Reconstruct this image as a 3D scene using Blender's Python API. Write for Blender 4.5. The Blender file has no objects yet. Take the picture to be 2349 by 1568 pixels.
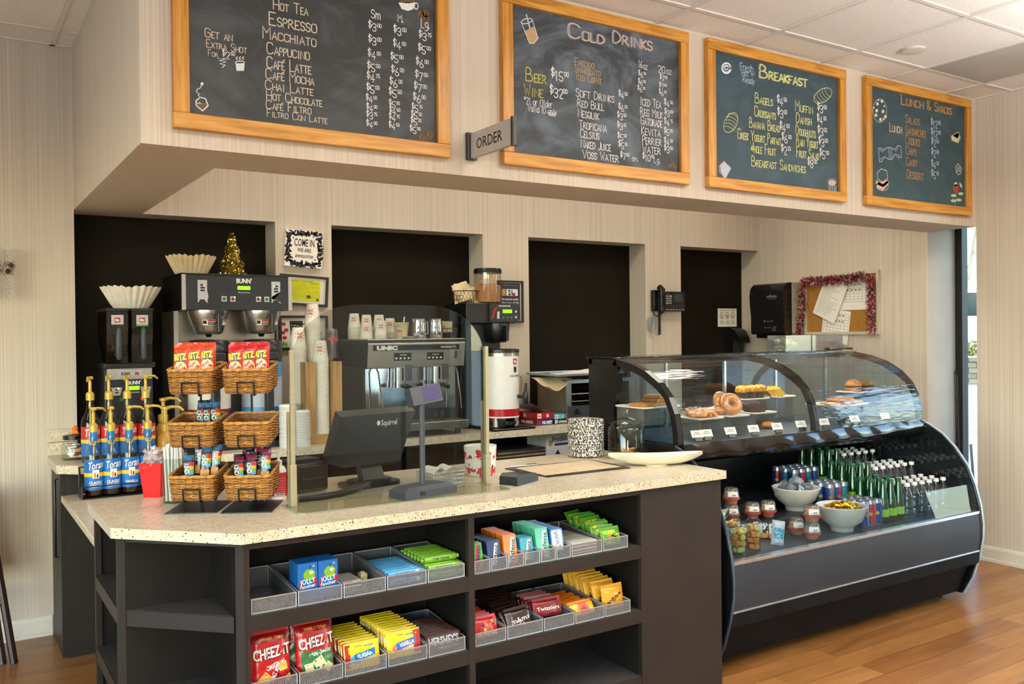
import bpy, math, random
from mathutils import Matrix, Vector
from mathutils.geometry import tessellate_polygon
random.seed(7)
SC = bpy.context.scene
COL = SC.collection
R = math.radians
# ---------------------------------------------------------------- camera (2349x1568 frame)
CAM_H = 1.506; FPX = 2031.1; TH, PITCH, ROLL = R(57.282), -.0092, -.0107
def _lin(*ts): return Vector([sum(k*v[i] for k, v in ts) for i in range(3)])
_F0 = Vector((math.cos(TH), math.sin(TH), 0)); _R0 = Vector((math.sin(TH), -math.cos(TH), 0)); _U0 = Vector((0, 0, 1))
FWD = _lin((math.cos(PITCH), _F0), (math.sin(PITCH), _U0)); _U1 = _lin((-math.sin(PITCH), _F0), (math.cos(PITCH), _U0))
RGT = _lin((math.cos(ROLL), _R0), (math.sin(ROLL), _U1)); UPV = _lin((-math.sin(ROLL), _R0), (math.cos(ROLL), _U1))
cd = bpy.data.cameras.new('camera'); cam = bpy.data.objects.new('camera', cd); COL.objects.link(cam)
cd.sensor_width = 36; cd.sensor_fit = 'HORIZONTAL'; cd.lens = 36*FPX/2349; cd.clip_start = .05; cd.clip_end = 200
m3 = Matrix((RGT, UPV, -FWD)).transposed()
cam.matrix_world = Matrix.Translation((0, 0, CAM_H)) @ m3.to_4x4()
SC.camera = cam
def ray(px, py): return _lin((1, FWD), ((px-1174.4)/FPX, RGT), ((783.5-py)/FPX, UPV))
def onY(px, py, Y):
    d = ray(px, py); t = Y/d[1]; return Vector((d[0]*t, Y, CAM_H+d[2]*t))
def onX(px, py, X):
    d = ray(px, py); t = X/d[0]; return Vector((X, d[1]*t, CAM_H+d[2]*t))
def onZ(px, py, z):
    d = ray(px, py); t = (z-CAM_H)/d[2]; return Vector((d[0]*t, d[1]*t, z))
# ---------------------------------------------------------------- view, world, lights
SC.view_settings.view_transform = 'Standard'; SC.view_settings.look = 'None'
SC.view_settings.exposure = 0.16; SC.view_settings.gamma = 1; SC.view_settings.use_curve_mapping = False
SC.cycles.max_bounces = 10; SC.cycles.transparent_max_bounces = 24; SC.cycles.diffuse_bounces = 4
SC.cycles.glossy_bounces = 4; SC.cycles.transmission_bounces = 6; SC.cycles.caustics_reflective = False; SC.cycles.caustics_refractive = False
SC.cycles.sample_clamp_indirect = 4; SC.cycles.use_denoising = True
try: SC.cycles.denoiser = 'OPENIMAGEDENOISE'
except Exception: pass
W = bpy.data.worlds.new('sky'); SC.world = W; W.use_nodes = True
wn = W.node_tree; sky = wn.nodes.new('ShaderNodeTexSky'); sky.sky_type = 'NISHITA'; sky.sun_disc = False
sky.sun_elevation = R(38); sky.sun_rotation = R(200); sky.air_density = 1.0
wn.links.new(sky.outputs[0], wn.nodes['Background'].inputs[0]); wn.nodes['Background'].inputs[1].default_value = SKY_S = 2.2
sl = bpy.data.lights.new('sun', 'SUN'); sl.energy = 10; sl.angle = R(.6); sl.color = (1, .97, .92)
so = bpy.data.objects.new('sun', sl); COL.objects.link(so); so.rotation_euler = (R(-42), 0, R(3))
def area(name, loc, sx, sy, power, color=(1, .9, .76), rot=(0, 0, 0)):
    l = bpy.data.lights.new(name, 'AREA'); l.shape = 'RECTANGLE'; l.size = sx; l.size_y = sy; l.energy = power; l.color = color
    o = bpy.data.objects.new(name, l); COL.objects.link(o); o.location = loc; o.rotation_euler = rot; return o
CEIL = 3.004
WARM = (1, .975, .93)
LAMPS = [((0.2, 1.5), 15), ((2.6, 1.7), 17), ((4.5, 1.5), 15), ((-1.4, 3.0), 5)]
for (lx, ly), pw in LAMPS: area('troffer_light', (lx, ly, CEIL-.035), 1.16, .56, pw, WARM)
for lx in (1.7, 3.1, 4.6): area('service_light', (lx, 4.15, CEIL-.035), .9, .4, 7.5, (1, .91, .78))
PEND_FILL = [(4.75, 1.3), (3.0, .9), (1.0, .2), (1.3, -2.2), (3.8, -1.8)]  # invented pendants out of view, added to brighten the ceiling
for lx, ly in PEND_FILL: area('fill_uplight', (lx, ly, 2.535), 1.3, .12, 45 if lx > 4 else 80, (1, .985, .955), (R(180), 0, 0)); area('fill_downlight', (lx, ly, 2.465), 1.3, .12, 4, WARM)
# ---------------------------------------------------------------- materials
def lin(h):
    h = h.lstrip('#'); c = [int(h[i:i+2], 16)/255 for i in (0, 2, 4)]
    return tuple(x/12.92 if x <= .04045 else ((x+.055)/1.055)**2.4 for x in c)
MT = {}
def node(nt, t, **k):
    n = nt.nodes.new(t)
    for a, b in k.items():
        if a[0] == '_': n.inputs[a[1:].replace('_', ' ')].default_value = b
        else: setattr(n, a, b)
    return n
def ramp(nt, fac, stops):
    r = nt.nodes.new('ShaderNodeValToRGB'); e = r.color_ramp.elements
    for i, (p, c) in enumerate(stops):
        el = e[i] if i < 2 else e.new(p)
        el.position = p; el.color = (*c, 1)
    nt.links.new(fac, r.inputs[0]); return r.outputs[0]
def coords(nt, scale=(1, 1, 1), rot=(0, 0, 0)):
    tc = nt.nodes.new('ShaderNodeTexCoord'); mp = nt.nodes.new('ShaderNodeMapping')
    mp.inputs['Scale'].default_value = scale; mp.inputs['Rotation'].default_value = rot
    nt.links.new(tc.outputs['Object'], mp.inputs[0]); return mp.outputs[0]
def mat(name, hexc, rough=.5, metal=0., spec=.5, vary=.06, scale=30., stretch=(1, 1, 1), bump=0., coat=0., emit=0., alpha=1.):
    if name in MT: return MT[name]
    m = bpy.data.materials.new(name); m.use_nodes = True; nt = m.node_tree; p = nt.nodes['Principled BSDF']
    c = lin(hexc); p.inputs['Roughness'].default_value = rough; p.inputs['Metallic'].default_value = metal
    p.inputs['Specular IOR Level'].default_value = spec; p.inputs['Coat Weight'].default_value = coat; p.inputs['Coat Roughness'].default_value = .08
    n = node(nt, 'ShaderNodeTexNoise', _Scale=scale, _Detail=3.); nt.links.new(coords(nt, stretch), n.inputs['Vector'])
    lo = tuple(x*(1-vary*1.6) for x in c); hi = tuple(min(1, x*(1+vary*1.6)) for x in c)
    o = ramp(nt, n.outputs[0], [(.3, lo), (.7, hi)]); nt.links.new(o, p.inputs['Base Color'])
    if emit: nt.links.new(o, p.inputs['Emission Color']); p.inputs['Emission Strength'].default_value = emit
    if bump:
        b = node(nt, 'ShaderNodeBump', _Strength=bump, _Distance=.002); nt.links.new(n.outputs[0], b.inputs['Height']); nt.links.new(b.outputs[0], p.inputs['Normal'])
    if alpha < 1: p.inputs['Alpha'].default_value = alpha
    MT[name] = m; return m
def clear(name, tint='ffffff', k=1., base=.0, rough=.02, body=None, bodyfac=.0, ior=1.45, bump=0., bscale=20., bstretch=(1, 1, 1)):
    """thin clear sheet: tinted see-through plus a Fresnel mirror"""
    m = bpy.data.materials.new(name); m.use_nodes = True; nt = m.node_tree; nt.nodes.remove(nt.nodes['Principled BSDF'])
    out = nt.nodes['Material Output']; t = node(nt, 'ShaderNodeBsdfTransparent', _Color=(*lin(tint), 1)); g = node(nt, 'ShaderNodeBsdfGlossy', _Roughness=rough)
    lw = node(nt, 'ShaderNodeLayerWeight', _Blend=.5); f = node(nt, 'ShaderNodeMath', operation='POWER'); f.inputs[1].default_value = 5.; nt.links.new(lw.outputs['Facing'], f.inputs[0])
    ma = node(nt, 'ShaderNodeMath', operation='MULTIPLY_ADD', use_clamp=True); ma.inputs[1].default_value = k*.75; ma.inputs[2].default_value = base+.022
    nt.links.new(f.outputs[0], ma.inputs[0]); mx = nt.nodes.new('ShaderNodeMixShader'); nt.links.new(ma.outputs[0], mx.inputs[0])
    first = t.outputs[0]
    if body:
        d = node(nt, 'ShaderNodeBsdfDiffuse', _Color=(*lin(body), 1)); m2 = nt.nodes.new('ShaderNodeMixShader'); m2.inputs[0].default_value = bodyfac
        nt.links.new(t.outputs[0], m2.inputs[1]); nt.links.new(d.outputs[0], m2.inputs[2]); first = m2.outputs[0]
    nt.links.new(first, mx.inputs[1]); nt.links.new(g.outputs[0], mx.inputs[2]); nt.links.new(mx.outputs[0], out.inputs[0])
    if bump:
        n = node(nt, 'ShaderNodeTexNoise', _Scale=bscale, _Detail=2.); nt.links.new(coords(nt, bstretch), n.inputs['Vector'])
        b = node(nt, 'ShaderNodeBump', _Strength=bump, _Distance=.01); nt.links.new(n.outputs[0], b.inputs['Height']); nt.links.new(b.outputs[0], g.inputs['Normal'])
    MT[name] = m; return m
# ---------------------------------------------------------------- mesh builder
_txt = {}
def text_mesh(s, bold=0.):
    k = (s, bold)
    if k in _txt: return _txt[k]
    c = bpy.data.curves.new('t', 'FONT'); c.body = s; c.size = 1; c.offset = bold; c.resolution_u = 2; c.align_x = 'LEFT'
    o = bpy.data.objects.new('t', c); me = o.to_mesh()
    v = [tuple(x.co[:2]) for x in me.vertices]; f = [tuple(p.vertices) for p in me.polygons]
    o.to_mesh_clear(); bpy.data.objects.remove(o); bpy.data.curves.remove(c)
    _txt[k] = (v, f); return _txt[k]
def rotz(a): return Matrix.Rotation(a, 4, 'Z')
def T(x=0, y=0, z=0): return Matrix.Translation((x, y, z))
I4 = Matrix()
def rrect(w, h, r, n=4, cx=0, cy=0):
    pts = []
    for sx, sy, a0 in ((1, 1, 0), (-1, 1, 90), (-1, -1, 180), (1, -1, 270)):
        for i in range(n+1):
            a = R(a0+90*i/n); pts.append((cx+sx*(w/2-r)+r*math.cos(a), cy+sy*(h/2-r)+r*math.sin(a)))
    return pts
def front(x, y): return (x, 0, y)
class MB:
    def __init__(s, M=None): s.v = []; s.f = []; s.m = []; s.M = M or I4
    def add(s, vs, fs, mt, M=None):
        A = s.M @ M if M is not None else s.M
        b = len(s.v); s.v += [tuple(A @ Vector(p)) for p in vs]
        for f in fs: s.f.append([i+b for i in f]); s.m.append(mt)
        return s
    def box(s, x0, x1, y0, y1, z0, z1, mt, M=None):
        vs = [(x, y, z) for x in (x0, x1) for y in (y0, y1) for z in (z0, z1)]
        return s.add(vs, [(0, 1, 3, 2), (4, 6, 7, 5), (0, 4, 5, 1), (2, 3, 7, 6), (0, 2, 6, 4), (1, 5, 7, 3)], mt, M)
    def cbox(s, c, sx, sy, sz, mt, M=None):
        return s.box(c[0]-sx/2, c[0]+sx/2, c[1]-sy/2, c[1]+sy/2, c[2]-sz/2, c[2]+sz/2, mt, M)
    def prism(s, poly, ax, a, b, mt, M=None, mt2=None):
        def P(u, w, t): return {'x': (t, u, w), 'y': (u, t, w), 'z': (u, w, t)}[ax]
        n = len(poly); vs = [P(u, w, a) for u, w in poly]+[P(u, w, b) for u, w in poly]
        tri = tessellate_polygon([[Vector((u, w, 0)) for u, w in poly]])
        s.add(vs, [(i, (i+1) % n, n+(i+1) % n, n+i) for i in range(n)], mt2 or mt, M)
        s.add(vs[:n], [t[::-1] for t in tri], mt, M); return s.add(vs[n:], [t for t in tri], mt, M)
    def poly(s, pts, mt, M=None):
        n = len(pts); tri = tessellate_polygon([[Vector(p) for p in pts]]); return s.add(pts, list(tri), mt, M)
    def quad(s, a, b, c, d, mt, M=None): return s.add([a, b, c, d], [(0, 1, 2, 3)], mt, M)
    def lathe(s, prof, mt, n=20, M=None, cx=0, cy=0, caps=True, mts=None):
        vs = []; fs = []
        for r, z in prof:
            for i in range(n):
                a = 2*math.pi*i/n; vs.append((cx+r*math.cos(a), cy+r*math.sin(a), z))
        for j in range(len(prof)-1):
            fj = [(j*n+i, j*n+(i+1) % n, (j+1)*n+(i+1) % n, (j+1)*n+i) for i in range(n)]
            s.add(vs[j*n:(j+2)*n], [tuple(k-j*n for k in f) for f in fj], mts[j] if mts else mt, M) if mts else fs.extend(fj)
        if not mts: s.add(vs, fs, mt, M)
        if caps:
            if prof[0][0] > 1e-5: s.add(vs[:n], [tuple(range(n))[::-1]], mts[0] if mts else mt, M)
            if prof[-1][0] > 1e-5: s.add(vs[-n:], [tuple(range(n))], mts[-1] if mts else mt, M)
        return s
    def cyl(s, r, z0, z1, mt, n=20, M=None, cx=0, cy=0): return s.lathe([(r, z0), (r, z1)], mt, n, M, cx, cy)
    def tube(s, path, r, mt, n=6, closed=False, M=None, cap=True):
        P = [Vector(p) for p in path]; L = len(P); vs = []; fs = []; up = None
        for i in range(L):
            if closed: t = P[(i+1) % L]-P[i-1]
            else: t = P[min(i+1, L-1)]-P[max(i-1, 0)]
            t = t.normalized() if t.length > 1e-9 else Vector((0, 0, 1))
            if up is None: up = Vector((0, 0, 1)) if abs(t.z) < .9 else Vector((1, 0, 0))
            a = t.cross(up); a = a.normalized() if a.length > 1e-6 else t.orthogonal().normalized()
            b = a.cross(t).normalized(); up = b
            rr = r[i] if isinstance(r, (list, tuple)) else r
            for k in range(n):
                q = 2*math.pi*k/n; vs.append(tuple(P[i]+a*(rr*math.cos(q))+b*(rr*math.sin(q))))
        for i in range(L if closed else L-1):
            j = (i+1) % L
            for k in range(n): fs.append((i*n+k, i*n+(k+1) % n, j*n+(k+1) % n, j*n+k))
        if cap and not closed: fs += [tuple(range(n))[::-1], tuple(range((L-1)*n, L*n))]
        return s.add(vs, fs, mt, M)
    def grid(s, fn, nu, nv, mt, M=None, wrap=False):
        vs = [fn(i/nu, j/nv) for j in range(nv+1) for i in range(nu if wrap else nu+1)]; w = nu if wrap else nu+1
        fs = [(j*w+i, j*w+(i+1) % w, (j+1)*w+(i+1) % w, (j+1)*w+i) for j in range(nv) for i in range(nu)]
        return s.add(vs, fs, mt, M)
    def text(s, t, size, mt, x=0, y=0, fn=front, al='C', bold=0., M=None, w=None, rot=0., shear=0.):
        v, f = text_mesh(t, bold)
        if not v: return s
        x0 = min(a for a, b in v); x1 = max(a for a, b in v); sx = size
        if w: sx = w/(x1-x0)
        off = -x0 if al == 'L' else -(x0+x1)/2 if al == 'C' else -x1
        c, q = math.cos(rot), math.sin(rot); vs = []
        for a, b in v:
            a = (a+off)*sx+b*size*shear; b = b*size-size*.35
            vs.append(fn(x+a*c-b*q, y+a*q+b*c))
        return s.add(vs, f, mt, M)
    def rect(s, x0, x1, y0, y1, mt, fn=front, n=1, m=1, M=None):
        return s.grid(lambda u, w: fn(x0+(x1-x0)*u, y0+(y1-y0)*w), n, m, mt, M)
    def disc(s, cx, cy, rx, ry, mt, fn=front, n=16, M=None, rot=0.):
        c, q = math.cos(rot), math.sin(rot); vs = [fn(cx, cy)]
        for i in range(n):
            a = rx*math.cos(2*math.pi*i/n); b = ry*math.sin(2*math.pi*i/n); vs.append(fn(cx+a*c-b*q, cy+a*q+b*c))
        return s.add(vs, [(0, i+1, (i+1) % n+1) for i in range(n)], mt, M)
    def shape(s, pts, mt, fn=front, M=None):
        tri = tessellate_polygon([[Vector((a, b, 0)) for a, b in pts]]); return s.add([fn(a, b) for a, b in pts], list(tri), mt, M)
    def line(s, pts, w, mt, fn=front, M=None):
        P = [pts[0]]
        for p in pts[1:]:
            if math.hypot(p[0]-P[-1][0], p[1]-P[-1][1]) > 1e-6: P.append(p)
        if len(P) < 2: return s
        s.k = getattr(s, 'k', 0)+1; D = [((b[0]-a[0])/math.hypot(b[0]-a[0], b[1]-a[1]), (b[1]-a[1])/math.hypot(b[0]-a[0], b[1]-a[1])) for a, b in zip(P, P[1:])]; vs = []
        for i, (x, y) in enumerate(P):
            d0 = D[max(i-1, 0)]; d1 = D[min(i, len(D)-1)]; nx, ny = -(d0[1]+d1[1]), d0[0]+d1[0]; l = math.hypot(nx, ny)
            if l < .3: nx, ny, l = -d1[1], d1[0], 1.
            k = w/2/l*min(2./l, 1.8); e = -w/2 if i == 0 else w/2 if i == len(P)-1 else 0
            vs += [fn(x+e*d1[0]+nx*k, y+e*d1[1]+ny*k), fn(x+e*d1[0]-nx*k, y+e*d1[1]-ny*k)]
        off = T(0, -.00003*(s.k % 12), 0); return s.add(vs, [(2*i, 2*i+1, 2*i+3, 2*i+2) for i in range(len(P)-1)], mt, M @ off if M is not None else off)
    def chalk(s, t, x, y, h, mt, fn=front, w=None, al='L', wd=.0, sp=1., caps=None, M=None, asp=1., slope=0.):
        """single stroke hand lettering; caps: height factor of letters that are not first in a word"""
        lw = wd or h*.09; pen = 0; strokes = []; first = True
        for ch in t:
            if ch == ' ': pen += .55*h*asp; first = True; continue
            g = GL.get(ch); k = 1.
            if caps and ch.islower(): g = GL.get(ch.upper()); k = caps
            elif caps and not first and ch.isalpha(): k = caps
            if g is None: continue
            gw = max(2. if ch in 'Iil1' else 0., max(p[0] for st in g for p in st))
            for st in g: strokes.append([(pen+p[0]/6*h*k*asp, p[1]/6*h*k) for p in st])
            pen += (gw/6*h*asp+h*.17*sp)*k; first = False
        tot = pen; sc = (w/tot) if w else 1; off = 0 if al == 'L' else -tot*sc/2 if al == 'C' else -tot*sc
        for st in strokes: s.line([(x+off+a*sc, y+b+slope*(a*sc)) for a, b in st], lw, mt, fn, M)
        return s
    def build(s, name, parent=None, bevel=0., seg=2, smooth=True, ang=40, label=None, cat=None, group=None, loc=None, rz=0., kind=None):
        me = bpy.data.meshes.new(name); me.from_pydata(s.v, [], s.f)
        names = []
        for q in s.m:
            if q not in names: names.append(q)
        for q in names: me.materials.append(MT[q])
        ix = {q: i for i, q in enumerate(names)}
        me.polygons.foreach_set('material_index', [ix[q] for q in s.m])
        if smooth:
            me.polygons.foreach_set('use_smooth', [True]*len(s.f)); me.update(); me.set_sharp_from_angle(angle=R(ang))
        me.update()
        o = bpy.data.objects.new(name, me); COL.objects.link(o)
        if parent: o.parent = parent
        if loc is not None: o.location = loc
        o.rotation_euler[2] = rz
        if bevel:
            b = o.modifiers.new('bevel', 'BEVEL'); b.width = bevel; b.segments = seg; b.limit_method = 'ANGLE'; b.angle_limit = R(50)
        tag(o, label, cat, group, kind); return o
def tag(o, label=None, cat=None, group=None, kind=None):
    if label: o['label'] = label
    if cat: o['category'] = cat
    if group: o['group'] = group
    if kind: o['kind'] = kind
    return o
def thing(name, label, cat, loc=(0, 0, 0), rz=0., group=None, tilt=None):
    o = bpy.data.objects.new(name, None); COL.objects.link(o); o.location = loc; o.rotation_euler = (*(tilt or (0, 0)), rz); o.empty_display_size = .05
    return tag(o, label, cat, group)
def copy_thing(o, loc=None, rz=None, label=None, group=None, tilt=None, top=True, parent=None, scale=None):
    c = o.copy(); COL.objects.link(c)
    if parent: c.parent = parent
    if loc is not None: c.location = loc
    if rz is not None: c.rotation_euler = (*(tilt or (0, 0)), rz)
    if scale: c.scale = scale
    if label: c['label'] = label
    if group: c['group'] = group
    for ch in list(o.children): copy_thing(ch, parent=c)
    return c
# ---------------------------------------------------------------- hand lettering strokes
_G = {'A': '00 26 40|12 32', 'B': '00 06 26 35 34 23 03|23 33 42 41 30 00', 'C': '45 36 16 05 01 10 30 41', 'D': '00 06 26 44 42 20 00', 'E': '36 06 00 30|03 23',
 'F': '36 06 00|03 23', 'G': '45 36 16 05 01 10 30 41 43 23', 'H': '00 06|40 46|03 43', 'I': '10 16', 'J': '36 31 20 10 01', 'K': '00 06|36 03|03 30', 'L': '06 00 30',
 'M': '00 06 23 46 40', 'N': '00 06 40 46', 'O': '16 05 01 10 30 41 45 36 16', 'P': '00 06 26 35 34 23 03', 'Q': '16 05 01 10 30 41 45 36 16|22 40', 'R': '00 06 26 35 34 23 03|13 40',
 'S': '35 26 16 05 04 13 23 32 31 20 10 01', 'T': '06 46|26 20', 'U': '06 01 10 30 41 46', 'V': '06 20 46', 'W': '06 10 24 30 46', 'X': '00 46|06 40', 'Y': '06 23|46 23 20',
 'Z': '06 46 00 40', '0': '16 05 01 10 20 31 35 26 16', '1': '05 16 10', '2': '05 16 26 35 34 00 30', '3': '05 16 26 35 34 23 13|23 32 31 20 10 01', '4': '20 26 02 32',
 '5': '36 06 03 23 32 31 20 10 01', '6': '26 14 02 01 10 20 31 32 23 13 02', '7': '06 36 10', '8': '13 04 05 16 26 35 34 23 13 02 01 10 20 31 32 23', '9': '10 33 35 26 16 05 04 13 23 34',
 '$': '35 26 16 05 04 13 23 32 31 20 10 01|17 1-', '&': '40 04 05 16 25 24 01 10 20 42', '*': '14 16|04 26|06 24', '.': '00 01', ',': '10 0-', '-': '03 23', '+': '03 43|21 25', "'": '06 04', '!': '06 02|00 01', '#': '10 16|30 36|02 42|04 44',
 'a': '34 14 03 01 10 20 32|34 30', 'd': '34 14 03 01 10 20 32|36 30', 'e': '02 32 33 24 14 03 01 10 30', 'g': '34 14 03 02 11 31|34 30 2- 0-', 'h': '06 00|03 14 24 33 30', 'l': '16 10', 'm': '04 00|03 14 22 20|23 34 43 40',
 'n': '04 00|03 14 24 33 30', 'o': '14 03 01 10 20 31 33 24 14', 'r': '04 00|03 14 24', 's': '34 14 03 12 22 31 20 00', 't': '16 11 20 30|04 34', 'v': '04 10 24', 'x': '00 34|04 30', 'y': '04 11|34 0-', 'z': '04 34 00 30', 'i': '14 10|15 16', 'u': '04 01 10 20 32|34 30', 'w': '04 10 23 30 44', 'p': '0- 04|03 14 24 33 31 20 10 01', 'c': '34 14 03 01 10 30', 'k': '06 00|34 02|02 30', 'b': '06 00|03 14 24 33 31 20 10 01', 'f': '36 26 15 10|04 24'}
def _chaikin(p):
    q = [p[0]]
    for a, b in zip(p, p[1:]): q += [(a[0]*.75+b[0]*.25, a[1]*.75+b[1]*.25), (a[0]*.25+b[0]*.75, a[1]*.25+b[1]*.75)]
    return q+[p[-1]]
GL = {}
for k_, s_ in _G.items():
    GL[k_] = []
    for st_ in s_.split('|'):
        pp = [(float(a[0]), -1.5 if a[1] == '-' else float(a[1])) for a in st_.split()]
        GL[k_].append(_chaikin(pp) if len(pp) >= 6 else pp)
# ================================================================ ROOM
def wallpaper(name, hexc, k=1.):
    m = bpy.data.materials.new(name); m.use_nodes = True; nt = m.node_tree; p = nt.nodes['Principled BSDF']; p.inputs['Roughness'].default_value = .75; p.inputs['Specular IOR Level'].default_value = .25
    c = lin(hexc); a = node(nt, 'ShaderNodeTexNoise', _Scale=1., _Detail=2.); nt.links.new(coords(nt, (170, 170, .6)), a.inputs['Vector'])
    b = node(nt, 'ShaderNodeTexNoise', _Scale=1.1, _Detail=2.); nt.links.new(coords(nt, (1, 1, .3)), b.inputs['Vector'])
    mx = node(nt, 'ShaderNodeMix', data_type='FLOAT'); mx.inputs[0].default_value = .25; nt.links.new(a.outputs[0], mx.inputs[2]); nt.links.new(b.outputs[0], mx.inputs[3])
    o = ramp(nt, mx.outputs[0], [(.33, tuple(x*.84 for x in c)), (.66, tuple(min(1, x*1.1) for x in c))]); nt.links.new(o, p.inputs['Base Color'])
    bp = node(nt, 'ShaderNodeBump', _Strength=.25, _Distance=.001); nt.links.new(a.outputs[0], bp.inputs['Height']); nt.links.new(bp.outputs[0], p.inputs['Normal'])
    MT[name] = m
wallpaper('wallpaper', 'cfc3b3')
mat('niche_black', '1a150f', .6, spec=.1, vary=.15, scale=3)
mat('white_paint', 'd8d0c2', .45, vary=.05, scale=8)
mat('jamb_paint', 'ddd5c9', .6, vary=.03, scale=6)
mat('ceiling_bar', 'dedbd6', .5, vary=.02)
mat('black_metal', '0d0d0e', .35, spec=.5, vary=.1)
mat('grey_panel', 'b3b1ae', .5, vary=.04, scale=4)
def mk_ceiling():
    m = bpy.data.materials.new('ceiling_tile'); m.use_nodes = True; nt = m.node_tree; p = nt.nodes['Principled BSDF']; p.inputs['Roughness'].default_value = .9
    a = node(nt, 'ShaderNodeTexNoise', _Scale=160., _Detail=3.); nt.links.new(coords(nt), a.inputs['Vector'])
    c = lin('f1efec'); o = ramp(nt, a.outputs[0], [(.3, tuple(x*.86 for x in c)), (.6, c)]); nt.links.new(o, p.inputs['Base Color'])
    b = node(nt, 'ShaderNodeBump', _Strength=.35, _Distance=.002); nt.links.new(a.outputs[0], b.inputs['Height']); nt.links.new(b.outputs[0], p.inputs['Normal']); MT['ceiling_tile'] = m
mk_ceiling()
def mk_floor():
    m = bpy.data.materials.new('floor_planks'); m.use_nodes = True; nt = m.node_tree; p = nt.nodes['Principled BSDF']
    br = node(nt, 'ShaderNodeTexBrick', offset=.37, _Scale=1., _Mortar_Size=.0012, _Brick_Width=1.15, _Row_Height=.125, _Bias=0.)
    br.inputs['Color1'].default_value = (0, 0, 0, 1); br.inputs['Color2'].default_value = (1, 1, 1, 1); br.inputs['Mortar'].default_value = (.4, .4, .4, 1)
    nt.links.new(coords(nt), br.inputs['Vector'])
    g = node(nt, 'ShaderNodeTexNoise', _Scale=1., _Detail=6., _Roughness=.65, _Distortion=1.4); nt.links.new(coords(nt, (2.2, 26, 1)), g.inputs['Vector'])
    g2 = node(nt, 'ShaderNodeTexNoise', _Scale=1., _Detail=3.); nt.links.new(coords(nt, (1.3, 7, 1)), g2.inputs['Vector'])
    a = node(nt, 'ShaderNodeMix', data_type='FLOAT'); a.inputs[0].default_value = .32; nt.links.new(g.outputs[0], a.inputs[2]); nt.links.new(br.outputs[0], a.inputs[3])
    b = node(nt, 'ShaderNodeMix', data_type='FLOAT'); b.inputs[0].default_value = .3; nt.links.new(a.outputs[0], b.inputs[2]); nt.links.new(g2.outputs[0], b.inputs[3])
    o = ramp(nt, b.outputs[0], [(.2, lin('58341a')), (.42, lin('8a5a2e')), (.62, lin('a57340')), (.85, lin('bd8d58'))])
    mx = node(nt, 'ShaderNodeMix', data_type='RGBA'); nt.links.new(br.outputs[1], mx.inputs[0]); nt.links.new(o, mx.inputs[6]); mx.inputs[7].default_value = (*lin('3a2311'), 1)
    nt.links.new(mx.outputs[2], p.inputs['Base Color']); p.inputs['Roughness'].default_value = .3; p.inputs['Specular IOR Level'].default_value = .5
    bp = node(nt, 'ShaderNodeBump', _Strength=.12, _Distance=.002); nt.links.new(g.outputs[0], bp.inputs['Height']); nt.links.new(bp.outputs[0], p.inputs['Normal']); MT['floor_planks'] = m
mk_floor()
clear('window_glass', 'f4faf8', 1., 0.); clear('dimmed_glass', 'bcc3c4', 1., 0.)  # slot pane is tinted only to dim the overbright view outside
S = 'structure'
XL, YF, XR, YB = -3.4, -4.6, 5.69, 5.07
MB().box(XL-.2, 6.4, YF-.2, 5.5, -.1, 0, 'floor_planks').build('floor', kind=S, smooth=False)
MB().box(XL-.2, 6.4, YF-.2, 5.5, CEIL, CEIL+.1, 'ceiling_tile').build('ceiling', kind=S, smooth=False)
b = MB(); gx = [3.537+.61*k for k in range(-11, 4)]; gy = [2.998-.61*k for k in range(-4, 13)]
for x in gx: b.box(x-.012, x+.012, YF, YB, CEIL-.006, CEIL, 'ceiling_bar')
for y in gy: b.box(XL, XR, y-.012, y+.012, CEIL-.0052, CEIL, 'ceiling_bar')
b.box(XL, XR, YB-.02, YB, CEIL-.006, CEIL, 'ceiling_bar'); b.box(XR-.02, XR, YF, 3.23, CEIL-.006, CEIL, 'ceiling_bar')
b.build('ceiling_grid', kind=S, smooth=False)
# back wall with its four black niches
NI = [(.577, 1.631), (1.974, 3.034), (3.40, 4.459), (4.819, 5.69)]; NT = 2.171; NB = 5.255
b = MB(); b.box(XL, .577, YB, 5.4, 0, CEIL, 'wallpaper'); b.box(.577, 5.9, YB, 5.4, NT, CEIL, 'wallpaper')
for x0, x1 in ((1.631, 1.974), (3.034, 3.40), (4.459, 4.819)): b.box(x0, x1, YB, 5.4, 0, NT, 'wallpaper')
b.build('wall_back', kind=S, smooth=False)
for i, (x0, x1) in enumerate(NI): MB().box(x0, x1, NB, 5.38, 0, NT, 'niche_black').build('wall_niche_%d' % (i+1), kind=S, smooth=False)
# right wall: return beside the niches, slot window, then the near wall with a shop window toward the camera
b = MB(); b.box(5.69, 6.02, 3.58, 5.4, 0, CEIL, 'wallpaper'); b.build('wall_service_right', kind=S, smooth=False)
MB().box(5.691, 6.02, 3.572, 3.581, 0, CEIL, 'jamb_paint').build('trim_1', kind=S, smooth=False)
b = MB(); b.box(XR, 6.02, 2.6, 3.23, 0, CEIL, 'wallpaper'); b.box(XR, 6.02, YF, 2.6, 2.35, CEIL, 'wallpaper'); b.box(XR, 6.02, 1.65, 2.6, 2.1, 2.35, 'wallpaper'); b.box(XR, 6.02, -2.4, 1.65, 0, 2.35, 'wallpaper'); b.box(XR, 6.02, YF, -4.4, 0, 2.35, 'wallpaper'); b.box(XR, 6.02, -4.4, -2.4, 0, .25, 'wallpaper')
b.box(XR, 6.02, 3.23, 3.58, 2.30, CEIL, 'wallpaper'); b.build('wall_right', kind=S, smooth=False)
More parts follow.
